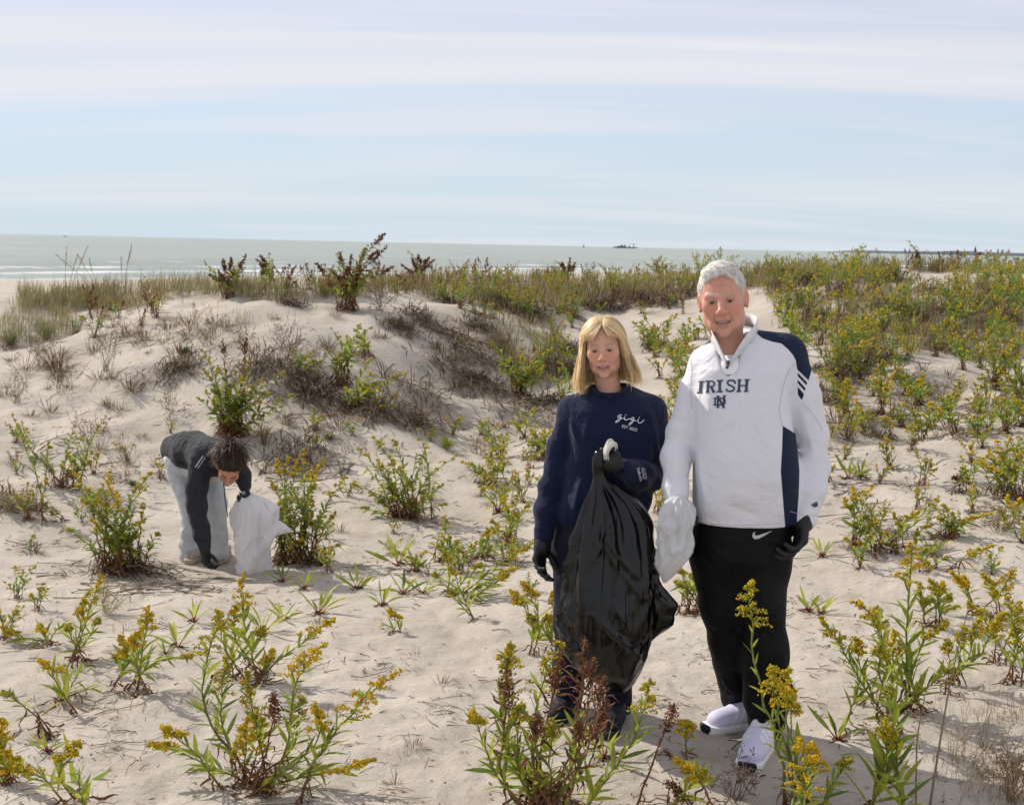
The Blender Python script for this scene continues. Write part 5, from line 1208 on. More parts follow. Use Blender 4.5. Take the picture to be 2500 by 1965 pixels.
brow_ = [(1098, 1458, 1468, 1463, .006, -.27), (1106, 1449, 1474, 1462, .022, -.27), (1130, 1443, 1478, 1461, .030, -.265), (1145, 1444, 1476, 1460, .028, -.26), (1156, 1448, 1472, 1460, .020, -.255), (1174, 1445, 1492, 1462, .032, -.25), (1207, 1434, 1540, 1472, .055, -.25), (1233, 1424, 1570, 1480, .075, -.25), (1274, 1412, 1596, 1485, .10, -.25), (1348, 1392, 1604, 1485, .125, -.25), (1429, 1377, 1608, 1485, .150, -.25),
  (1506, 1355, 1606, 1482, .165, -.25), (1543, 1360, 1598, 1482, .165, -.25), (1591, 1372, 1584, 1482, .15, -.25), (1632, 1402, 1566, 1490, .12, -.25), (1660, 1440, 1552, 1500, .08, -.25), (1676, 1478, 1542, 1510, .045, -.25), (1684, 1505, 1522, 1514, .012, -.25)]
V, Q = bag_mesh(brow_, w_, 120, .019, [(1395, 0), (1425, 14), (1468, 56), (1500, 42), (1520, 30), (1552, 4), (1565, 0)], seed=4)
b0 = w_(1485, 1670, -.25); blk = empty('garbage_bag', b0, 'full black plastic bag hanging from the raised black glove', 'bag')
sac = part('sack', V, Q, blk, M_BLK); sac.modifiers.new('skin', 'SOLIDIFY').thickness = .0012
M_STRAP = mat('strap_white', (.74, .71, .64), .5, .3, transl=.15)
for A, B in (([(1474, 1122, -.285), (1472, 1098, -.29), (1482, 1074, -.28), (1492, 1069, -.26), (1499, 1076, -.24), (1502, 1084, -.235)], [(1482, 1125, -.30), (1479, 1104, -.305), (1489, 1086, -.295), (1499, 1078, -.27), (1504, 1080, -.25), (1505, 1090, -.24)]),
             ([(1480, 1118, -.30), (1480, 1098, -.31), (1492, 1080, -.30), (1506, 1078, -.28), (1509, 1090, -.26), (1504, 1112, -.25)], [(1487, 1124, -.295), (1484, 1106, -.315), (1495, 1090, -.305), (1503, 1088, -.29), (1503, 1098, -.275), (1499, 1110, -.26)])):
    ribbon('strap', [w_(*p) for p in A], [w_(*p) for p in B], M_STRAP, blk, .002, 24)
M_WBAG = mat('white_thin_plastic', (.80, .80, .81), .35, .4, transl=.42, bump=(35, .4, .008))
wrow = [(1211, 1648, 1662, 1655, .012, -.15), (1216, 1632, 1676, 1654, .04, -.15), (1226, 1618, 1687, 1652, .055, -.15), (1250, 1610, 1692, 1651, .062, -.15), (1275, 1606, 1692, 1650, .062, -.155), (1302, 1613, 1686, 1651, .052, -.16), (1325, 1613, 1691, 1651, .060, -.16), (1350, 1607, 1687, 1646, .058, -.16), (1375, 1603, 1671, 1638, .050, -.16), (1395, 1610, 1655, 1632, .038, -.16), (1412, 1616, 1636, 1625, .018, -.16), (1422, 1619, 1625, 1622, .004, -.16)]
V, Q = bag_mesh(wrow, m_, 46, .012, seed=9, n_t=120, n_z=90, soft=.022, top=.0)
wbag = empty('plastic_bag', m_(1640, 1420, -.16), 'crumpled white plastic bag bunched round the hand of the white sleeve', 'bag'); part('sack', V, Q, wbag, M_WBAG)

# ------------------------------------------------------------------ bending person with white bag
DG = 8.40
def g_(px, py, dy=0.0): return at(px, py, DG + dy)
gb = g_(490, 1380); gb[2] = gnd(gb)
girl = empty('person', gb, 'dark haired person in charcoal hooded top bending down to pick up litter', 'person')
M_HOOD = mat('charcoal_fleece', (.030, .030, .038), .9, .15, sheen=.1, bump=(8, .8, .04, 1.8)); M_WPAN = mat('white_sweatpants', (.56, .59, .63), .9, .15, bump=(8, .8, .04, 1.8))
zg = lambda py: float(g_(490, py)[2]); xg = lambda px: float(g_(px, 1150)[0])
v = vbox(385, 1350, 640, 1030, -.48, .36, DG, .0065)
v.chain([g_(432, 1098, .16), g_(470, 1100, .02), g_(515, 1112, -.16)], [.108, .122, .118], .05); v.cap(g_(500, 1122, -.16), g_(565, 1135, -.14), .095, .08, .05)
v.chain([g_(492, 1125, -.22), g_(481, 1185, -.25), g_(480, 1240, -.25), g_(492, 1300, -.27), g_(500, 1335, -.29)], [.082, .068, .062, .054, .040], .03)
v.chain([g_(572, 1130, -.14), g_(592, 1160, -.16), g_(598, 1186, -.20)], [.062, .052, .042], .03)
v.ell(g_(530, 1095, -.20), (.10, .10, .055), .04)
v.displace(lambda X, Y, Z: sines(X, Y, Z, .006, (52, 20, 16), (4, 3, 5), 1.0) * bell(X, xg(440), .13) + sines(X, Y, Z, .004, (18, 12, 52), (6, 3, 7), 1.4, 1.0) * bell(Z, zg(1250), .18))
for a, b, w, h in (((418, 1090, .05), (430, 1058, .05), .016, .012), ((432, 1095, .02), (450, 1052, .02), .014, .012), ((452, 1100, -.06), (468, 1056, -.04), .014, .010), ((470, 1150, -.30), (500, 1190, -.30), .016, .010), ((460, 1220, -.30), (502, 1235, -.30), .014, .010), ((462, 1250, -.30), (502, 1258, -.30), .012, -.008), ((470, 1285, -.31), (508, 1275, -.31), .014, .010), ((478, 1315, -.33), (512, 1310, -.33), .012, .008), ((500, 1140, -.30), (530, 1165, -.26), .018, .010), ((440, 1120, -.05), (470, 1150, -.2), .016, -.010), ((466, 1190, -.31), (490, 1215, -.32), .014, -.008)):
    v.ridge(g_(*a), g_(*b), w, h)
V, Q = v.net(1); hood = part('hooded_top', V, Q, girl, M_HOOD); bg_ = bvh_of(hood)
q7 = []
def L7(x, y): return (380 + x / 4.27, 1030 + y / 4.27)
for i in range(9):
    a, b = 415 + i * 9, 455 - i * 13; q7 += stroke([L7(a, b), L7(a + 10, b + 10), L7(a + 2, b + 16)], .6, 1.2); q7 += stroke([L7(a + 22, b + 20), L7(a + 34, b + 24)], .6, 1.2)
decal('back_print', q7, bg_, hood, M_THREAD, .004)
v = vbox(385, 1372, 580, 1080, -.30, .42, DG, .0065)
v.ell(g_(446, 1122, .16), (.115, .15, .115), 0); v.cap(g_(450, 1118, .16), g_(500, 1150, .0), .11, .10, .04)
v.chain([g_(443, 1150, .18), g_(462, 1235, .12), g_(466, 1300, .08), g_(462, 1350, .06)], [.105, .068, .064, .074], .02); v.chain([g_(510, 1165, .04), g_(531, 1230, -.04), g_(532, 1300, -.02), g_(531, 1347, .0)], [.095, .066, .060, .064], .02)
v.displace(lambda X, Y, Z: sines(X, Y, Z, .006, (40, 20, 16), (4, 3, 5), 1.0) + sines(X, Y, Z, .006, (12, 8, 50), (4, 3, 5), 1.0, 1.0) * bell(Z, zg(1340), .10)); V, Q = v.net(1); part('trousers', V, Q, girl, M_WPAN)
V, Fc = tube(np.array([g_(546, 1180, -.12), g_(549, 1215, -.13), g_(556, 1262, -.12)]), .0035, 5); link('drawstring', mesh_from('drawstring', local(V, girl), Fc, [M_RUB]), girl)
M_BEIGE = mat('beige_shoe', (.42, .36, .29), .8, noise=(40, .8, 1.1))
for (a, b, dx_) in ((462, 1378, -.10), (534, 1376, .05)):
    t_ = hit(a, b, g=ground); h_ = t_ + np.array((-dx_ * .3, .24, 0)); h_[2] = gnd(h_); shoe('shoe', h_, t_, .095, .07, girl, M_BEIGE, M_BEIGE, None, cap=False)
v = vbox(480, 1400, 530, 1320, -.42, -.16, DG, .0045); w0 = g_(500, 1340, -.29); hand(v, w0, g_(503, 1375, -.31) - w0, np.array((.5, -.3, -.2)), .95, ((.7, .8, .5),) * 4, (.6, .4), side=-1); v.cap(g_(500, 1334, -.285), g_(501, 1345, -.29), .032, .034, .01); V, Q = v.net(1); part('glove', V, Q, girl, M_GLOVE)
v = vbox(570, 1225, 625, 1170, -.34, -.08, DG, .0045); w0 = g_(597, 1182, -.195); hand(v, w0, g_(606, 1208, -.23) - w0, np.array((-.8, -.3, -.2)), .95, ((1.1, 1.2, .7),) * 4, (.7, .5), side=1); V, Q = v.net(1); part('glove', V, Q, girl, M_GLOVE)
fg = dict(w=.94, jaw=.88, smile=.2, age=.9, nk=.84, open=.001, brow=.9, lash=.9, eye=.0012)
HG = Head((558, 1167), DG - .40, 14, 52, 6, .93)
bodyG, _ = build_head(girl, HG, fg, (.47, .25, .17), (.03, .02, .015), (.36, .15, .12), (.05, .03, .02))
HAIR_D = mat('dark_hair', rough=.5, spec=.2, attr='tone')
v = Vol((-.11, -.13, -.10), (.11, .15, .17), .004); v.ell((0, .018, .036), (.083, .104, .092), 0); X, Y, Z = v.ax[0][:, None, None], v.ax[1][None, :, None], v.ax[2][None, None, :]
v.f = np.maximum(v.f, ((np.interp(Y, [-.12, -.085, -.06, -.03, 0, .03, .13], [.082, .076, .055, .015, -.012, -.05, -.07]) - Z) * .7).astype(np.float32)); v.displace(lambda X, Y, Z: sines(X, Y, Z, .0015, (160, 40, 30), (9, 5, 5), .8)); V, Q = v.net(1); part('hair', HG.w(V), Q, girl, HAIR_D, {'tone': np.tile((.022, .014, .010), (len(V), 1))})
paths, wd, cl = [], [], []
for i in range(950):
    r0_ = np.array((0, .085, .105)) + r_.normal(0, .014, 3); d = unit(r_.normal(0, 1, 3) * np.array((1.5, .7, .7)) + np.array((0, .35, .1))); L = r_.uniform(.10, .20); P = [r0_]; dn = np.linalg.inv(HG.M) @ np.array((.0, -.1, -1.0)); dn = unit(dn)
    for j in range(7): d = unit(d + dn * .34 + r_.normal(0, .22, 3)); P.append(P[-1] + d * L / 7)
    paths.append(HG.w(np.array(P))); wd.append(r_.uniform(.003, .006)); c = np.array((.030, .016, .010)) * r_.uniform(.6, 1.8); cl.append(np.linspace(.8, 1.8, 8)[:, None] * c)
strands(paths, wd, cl, HG.o, HAIR_D, 'ponytail', girl)
v = vbox(380, 1390, 640, 1030, -.5, .4, DG, .02); v.chain([g_(440, 1110, .16), g_(470, 1105, .02), g_(515, 1115, -.16)], [.08, .09, .085], .04); v.cap(g_(520, 1115, -.18), HG.w((0, .02, -.05)), .05, .05, .02)
v.chain([g_(492, 1130, -.22), g_(480, 1240, -.25), g_(500, 1340, -.29)], [.045, .036, .028], .02); v.chain([g_(443, 1150, .18), g_(462, 1235, .12), g_(462, 1350, .06)], [.08, .055, .035], .03); v.chain([g_(505, 1160, .04), g_(531, 1230, -.04), g_(531, 1347, .0)], [.08, .05, .035], .03); join_body(bodyG, v, girl, (.47, .25, .17))
grow = [(1196, 596, 604, 600, .01, -.22), (1206, 588, 622, 602, .04, -.22), (1217, 584, 642, 608, .06, -.22), (1232, 580, 656, 612, .08, -.22), (1260, 576, 660, 614, .10, -.22), (1300, 572, 662, 615, .12, -.22), (1346, 571, 660, 615, .12, -.22), (1381, 577, 657, 616, .11, -.22), (1400, 588, 655, 620, .09, -.22), (1412, 602, 652, 627, .05, -.22), (1417, 615, 645, 630, .01, -.22)]
V, Q = bag_mesh(grow, g_, 60, .030, [(1206, 0), (1215, 14), (1240, 20), (1258, 8), (1270, 4), (1284, 34), (1296, 42), (1306, 10), (1314, 0)], seed=15, n_t=130, n_z=90, soft=.02, top=.04)
M_WBAG2 = mat('white_litter_bag_plastic', (.84, .84, .86), .45, .35, transl=.45, bump=(14, .4, .012))
gbag = empty('plastic_bag', g_(615, 1414, -.22), 'large white plastic litter bag held beside the bending person', 'bag'); part('sack', V, Q, gbag, M_WBAG2)
# ---- foreground goldenrods, one by one
g, sp = 'g', 'spike'
plant_px('tall goldenrod clump with many yellow heads sprawling over open sand before the black bag', None, (600, 1925), [
  ([(487, 1722), (507, 1620), (535, 1490)], .16, .35, .3, g), ([(700, 1840), (715, 1715), (738, 1620), (792, 1573)], .15, .75, .25, g),
  ([(760, 1860), (857, 1750), (898, 1690), (977, 1637)], .21, .97, .25, g), ([(790, 1885), (850, 1875), (912, 1857)], .14, .8, .2, g),
  ([(600, 1840), (603, 1753)], .12, .95, .3, g), ([(640, 1790), (625, 1735)], .1, .9, .3, g), ([(770, 1830), (788, 1774), (768, 1722)], .08, .75, .2, g),
  ([(480, 1840), (440, 1805), (395, 1775)], .06, .85, .2, g), ([(470, 1850), (420, 1830), (367, 1815)], .06, .7, .2, g), ([(640, 1840), (600, 1640)], .12, .35, .3, g),
  ([(670, 1760), (668, 1695)], .07, .2, .7, sp), ([(720, 1830), (735, 1700)], .1, .2, .3, g), ([(560, 1850), (530, 1700), (560, 1600)], .12, .3, .35, g)], near=True, leaf_len=.095, spacing=.0185)
plant_px('upright goldenrod with one tall yellow spike behind the sprawling clump', None, (590, 1655), [
  ([(592, 1520), (594, 1400)], .13, .9, .3, g), ([(570, 1560), (575, 1480)], .07, .6, .35, g), ([(620, 1580), (640, 1530)], .05, .2, .3, g), ([(545, 1580), (530, 1500)], .06, .5, .3, g)], near=True, leaf_len=.11)
plant_px('reclining goldenrod whose long stem ends in a yellow tip near the sprawling clump', None, (640, 1665), [
  ([(675, 1612), (727, 1582), (771, 1531), (819, 1512)], .13, .95, .25, g), ([(650, 1620), (665, 1585)], .06, .7, .3, g)], near=True, leaf_len=.09)
plant_px('dense clump of green stems with rust brown seed spikes before the black bag', None, (1370, 2010), [
  ([(1215, 1900), (1230, 1740), (1239, 1585)], .14, .1, .25, sp), ([(1235, 1880), (1247, 1620)], .12, .1, .3, sp), ([(1400, 1850), (1420, 1700), (1429, 1558)], .15, .1, .35, sp),
  ([(1420, 1830), (1449, 1603)], .10, .1, .3, sp), ([(1440, 1850), (1475, 1650)], .10, .1, .5, sp), ([(1320, 1850), (1345, 1700), (1372, 1584)], .12, .1, .3, sp), ([(1450, 1860), (1482, 1705)], .09, .1, .5, sp),
  ([(1300, 1900), (1312, 1740)], .07, .1, .6, sp), ([(1290, 1860), (1310, 1700), (1372, 1566)], .17, .38, .15, g), ([(1225, 1840), (1244, 1570)], .08, .4, .2, g), ([(1200, 1880), (1175, 1790), (1152, 1738)], .04, .6, .25, g),
  ([(1470, 1920), (1530, 1840), (1572, 1735), (1592, 1661)], .10, .3, .05, g), ([(1260, 1900), (1270, 1720)], .05, .2, .2, g), ([(1340, 1900), (1350, 1760)], .05, .2, .15, g), ([(1400, 1930), (1415, 1760)], .05, .15, .3, sp)],
  d=4.12, near=True, leaf_len=.105, spacing=.020)
plant_px('lone thin stalk with a brown seed spike leaning beside the rust brown clump', None, (1548, 1985), [([(1590, 1870), (1622, 1790), (1645, 1715)], .10, .1, .75, sp)], d=4.2, near=True, leaf_len=.07, spacing=.03)
plant_px('goldenrod with a rounded golden head over withered leaves by the bare twigs', None, (1645, 1985), [([(1652, 1850)], .09, .95, .5, g), ([(1625, 1910)], .06, .1, .8, sp), ([(1700, 1900), (1720, 1880)], .02, .2, .1, g)], d=4.2, near=True, leaf_len=.11)
plant_px('small goldenrod with a bent yellow tip on the sand between the two standing people', None, (1670, 1852), [([(1672, 1780), (1690, 1768), (1655, 1762)], .08, .8, .2, g)], near=True, leaf_len=.07)
plant_px('tall slender goldenrod rising before the black trousers', None, (1950, 1968), [
  ([(1900, 1790), (1858, 1690), (1838, 1610), (1830, 1416)], .13, .35, .1, g), ([(1930, 1850), (1895, 1730), (1887, 1627)], .10, .5, .15, g), ([(1935, 1850), (1915, 1740), (1922, 1630)], .11, .75, .1, g), ([(1940, 1850), (1930, 1700)], .06, .6, .1, g)],
  d=4.25, near=True, leaf_len=.07, spacing=.04, bigleaf=[(at(1945, 1850, 4.2), (-.05, -.2, 1), .15, 'g'), (at(1915, 1790, 4.2), (-1, -.2, .3), .10, 'g'), (at(1950, 1860, 4.22), (.5, -.2, 1), .10, 'g')])
plant_px('stout goldenrod with a thick golden flower column beside the white shoes', None, (1982, 1985), [([(1968, 1900), (1960, 1800)], .20, 1.0, .1, g), ([(1990, 1900), (1978, 1812)], .10, 1.0, .1, g), ([(2020, 1930), (2075, 1850)], .04, .1, .1, g)], d=4.15, near=True, leaf_len=.08)
plant_px('broad leaved goldenrod at the edge of the dry stalks, stem tip pale green', None, (2162, 2000), [([(2165, 1860), (2162, 1757)], .06, .4, .25, g), ([(2180, 1850), (2172, 1675)], .03, .1, .1, g), ([(2190, 1830), (2188, 1800)], .04, .9, .1, g)], d=4.1, near=True, leaf_len=.15, spacing=.022)
plant_px('tall branching goldenrod with yellow tops spreading widest on the open sand past the white shoes', None, (2205, 1735), [
  ([(2212, 1560), (2222, 1440), (2228, 1325)], .15, .75, .2, g), ([(2186, 1654), (2152, 1551), (2115, 1475), (2080, 1468)], .13, .6, .2, g), ([(2176, 1660), (2186, 1540)], .10, 1.0, .5, g), ([(2215, 1640), (2260, 1565), (2313, 1517)], .10, .4, .15, g),
  ([(2250, 1690), (2290, 1655), (2332, 1632)], .03, .1, .1, g), ([(2180, 1640), (2150, 1560), (2140, 1480)], .08, .3, .2, g)], near=True, leaf_len=.115, spacing=.02)
plant_px('slim goldenrod arching away from the tall branching one with a nodding tip', None, (2118, 1780), [([(2115, 1680), (2080, 1630), (2035, 1545), (1998, 1506)], .13, .55, .25, g), ([(2105, 1650), (2090, 1558)], .06, .6, .2, g), ([(2140, 1640), (2150, 1570)], .05, .2, .2, g)], near=True, leaf_len=.10)
plant_px('open goldenrod with long reddish lower leaves beside the leaning dead stalk', None, (2345, 1690), [([(2345, 1600), (2350, 1527)], .07, .4, .3, g), ([(2370, 1600), (2392, 1508)], .08, .5, .25, g), ([(2400, 1590), (2440, 1505)], .09, .6, .2, g), ([(2320, 1620), (2310, 1560)], .05, .3, .3, g)], near=True, leaf_len=.09)
plant_px('spreading goldenrod with withered red foot leaves near the leaning dead stalk', None, (2442, 1612), [([(2445, 1500)], .08, .6, .35, g), ([(2400, 1500), (2360, 1470)], .09, .5, .3, g), ([(2470, 1540), (2490, 1470)], .08, .5, .3, g)], near=True, leaf_len=.085)
plant_px('leafy goldenrod cut by the frame with an upright greenish top', None, (2500, 1665), [([(2480, 1560), (2460, 1455)], .12, .25, .2, g), ([(2510, 1560), (2515, 1480)], .1, .3, .2, g), ([(2490, 1580), (2475, 1520)], .08, .4, .3, g)], near=True, leaf_len=.09)
plant_px('bushy low goldenrod with dense narrow leaves behind the tall branching one', None, (2275, 1520), [([(2272, 1414)], .07, .3, .25, g), ([(2240, 1420)], .09, .4, .25, g), ([(2300, 1420)], .06, .9, .25, g), ([(2255, 1460)], .04, .1, .2, g), ([(2320, 1450)], .04, .2, .2, g)], near=True, leaf_len=.09)
plant_px('wide goldenrod with arching yellow arms on sand behind the tall branching one', None, (2400, 1500), [([(2370, 1450), (2323, 1395)], .09, .9, .25, g), ([(2440, 1450), (2477, 1388)], .13, .7, .2, g), ([(2400, 1400)], .09, .5, .3, g), ([(2355, 1440), (2352, 1405)], .05, .95, .3, g), ([(2420, 1430)], .05, .4, .4, g), ([(2340, 1480)], .03, .2, .2, g)], near=True, leaf_len=.095)
plant_px('goldenrod with one yellow arched tip growing from a leafy rosette by scattered sticks', None, (150, 1710), [([(132, 1660), (128, 1625), (96, 1612)], .07, .95, .2, g), ([(158, 1660), (160, 1630)], .0, .1, .2, g), ([(175, 1670), (205, 1630)], .0, .1, .1, g), ([(190, 1690), (250, 1670)], .0, .1, .6, g)], near=True, leaf_len=.10, spacing=.022)
plant_px('low branched goldenrod with paired yellow tops over dark curled leaves', None, (325, 1690), [([(318, 1600), (291, 1552)], .08, .8, .35, g), ([(322, 1600), (338, 1542)], .07, .9, .35, g), ([(345, 1620), (352, 1560), (362, 1480)], .10, .75, .3, g), ([(370, 1615), (420, 1605), (466, 1604)], .02, .1, .15, g), ([(310, 1640), (280, 1600)], .02, .1, .3, g)], near=True, leaf_len=.10)
plant_px('straight goldenrod with greenish yellow tops among dead curled leaves', None, (188, 1620), [([(195, 1540), (205, 1460)], .08, .65, .35, g), ([(205, 1540), (225, 1470), (246, 1402)], .12, .4, .3, g), ([(175, 1560), (165, 1530)], .02, .2, .3, g), ([(215, 1560), (240, 1510)], .02, .1, .2, g)], near=True, leaf_len=.095)
plant_px('low goldenrod leaning away with a yellow tip on scuffed sand', None, (116, 1578), [([(108, 1545), (96, 1525)], .04, .9, .3, g), ([(135, 1540), (165, 1515)], .0, .1, .2, g), ([(60, 1560), (20, 1545), (5, 1530)], .06, .6, .2, g)], near=True, leaf_len=.10)
plant_px('long leaved goldenrod with one thin flowering branch at the frame bottom', None, (185, 1962), [([(140, 1900), (150, 1860), (192, 1808)], .09, .6, .15, g), ([(120, 1910), (60, 1880), (20, 1860)], .08, .5, .2, g), ([(190, 1920), (195, 1890)], .0, .1, .1, g)], near=True, leaf_len=.10,
  bigleaf=[(at(200, 1940, 4.38), (1, -.1, .30), .17, 'g'), (at(195, 1930, 4.38), (.8, .1, .55), .14, 'g'), (at(185, 1930, 4.38), (-.2, .1, .9), .12, 'g'), (at(205, 1945, 4.4), (.9, -.3, .2), .14, 'g'), (at(180, 1940, 4.38), (-.8, -.3, .3), .12, 'g')])
plant_px('goldenrod with fat yellow heads cut off by the frame', None, (-10, 1905), [([(10, 1860), (22, 1832)], .08, .95, .3, g), ([(0, 1820), (6, 1755)], .10, 1.0, .3, g), ([(30, 1880), (45, 1850)], .05, .5, .2, g), ([(-20, 1850), (-15, 1790)], .08, .8, .3, g)], near=True, leaf_len=.09)
plant_px('goldenrod lying over with dark dried leaves along its stem', None, (130, 1790), [([(90, 1745), (50, 1720), (8, 1690)], .02, .1, .5, g), ([(75, 1720), (80, 1725)], .0, .1, .9, g)], near=True, leaf_len=.10)
plant_px('short goldenrod with a round golden tip alone on open sand', None, (952, 1542), [([(949, 1486)], .05, 1.0, .15, g), ([(975, 1515)], .0, .1, .1, g), ([(930, 1520)], .0, .1, .1, g)], near=True, leaf_len=.07)
plant_px('goldenrod with two golden tips growing against the navy trousers', None, (1345, 1580), [([(1320, 1500), (1275, 1421)], .07, 1.0, .15, g), ([(1300, 1510), (1247, 1442)], .08, .8, .15, g), ([(1347, 1445)], .09, .5, .2, g), ([(1320, 1540), (1290, 1500)], .04, .3, .2, g), ([(1360, 1500)], .05, .4, .2, g), ([(1338, 1500)], .04, .6, .2, g)], leaf_len=.09, near=True)
plant_px('feathery reclining goldenrod with long green arms pointing at the black glove', None, (1114, 1450), [([(1180, 1410), (1235, 1365), (1294, 1335)], .12, .4, .12, g), ([(1190, 1420), (1262, 1386)], .08, .7, .15, g), ([(1100, 1400), (1085, 1350)], .05, .2, .2, g), ([(1150, 1400), (1175, 1375)], .04, .2, .2, g), ([(1080, 1430), (1060, 1400)], .02, .2, .2, g), ([(1190, 1440), (1240, 1400)], .05, .3, .1, g)], near=True, leaf_len=.10)
plant_px('narrow goldenrod leaning by the feathery one with red roots showing', None, (1158, 1508), [([(1130, 1460), (1110, 1400), (1098, 1385)], .04, .3, .15, g), ([(1120, 1470), (1095, 1440)], .02, .2, .2, g)], near=True, leaf_len=.085)
plant_px('thick rooted goldenrod between the black bag and the black trousers', None, (1677, 1495), [([(1672, 1420)], .03, .2, .5, g), ([(1650, 1420)], .03, .3, .5, g), ([(1690, 1400)], .03, .2, .5, g), ([(1700, 1430)], .02, .2, .5, g), ([(1660, 1390)], .03, .4, .5, g)], near=True, leaf_len=.11)

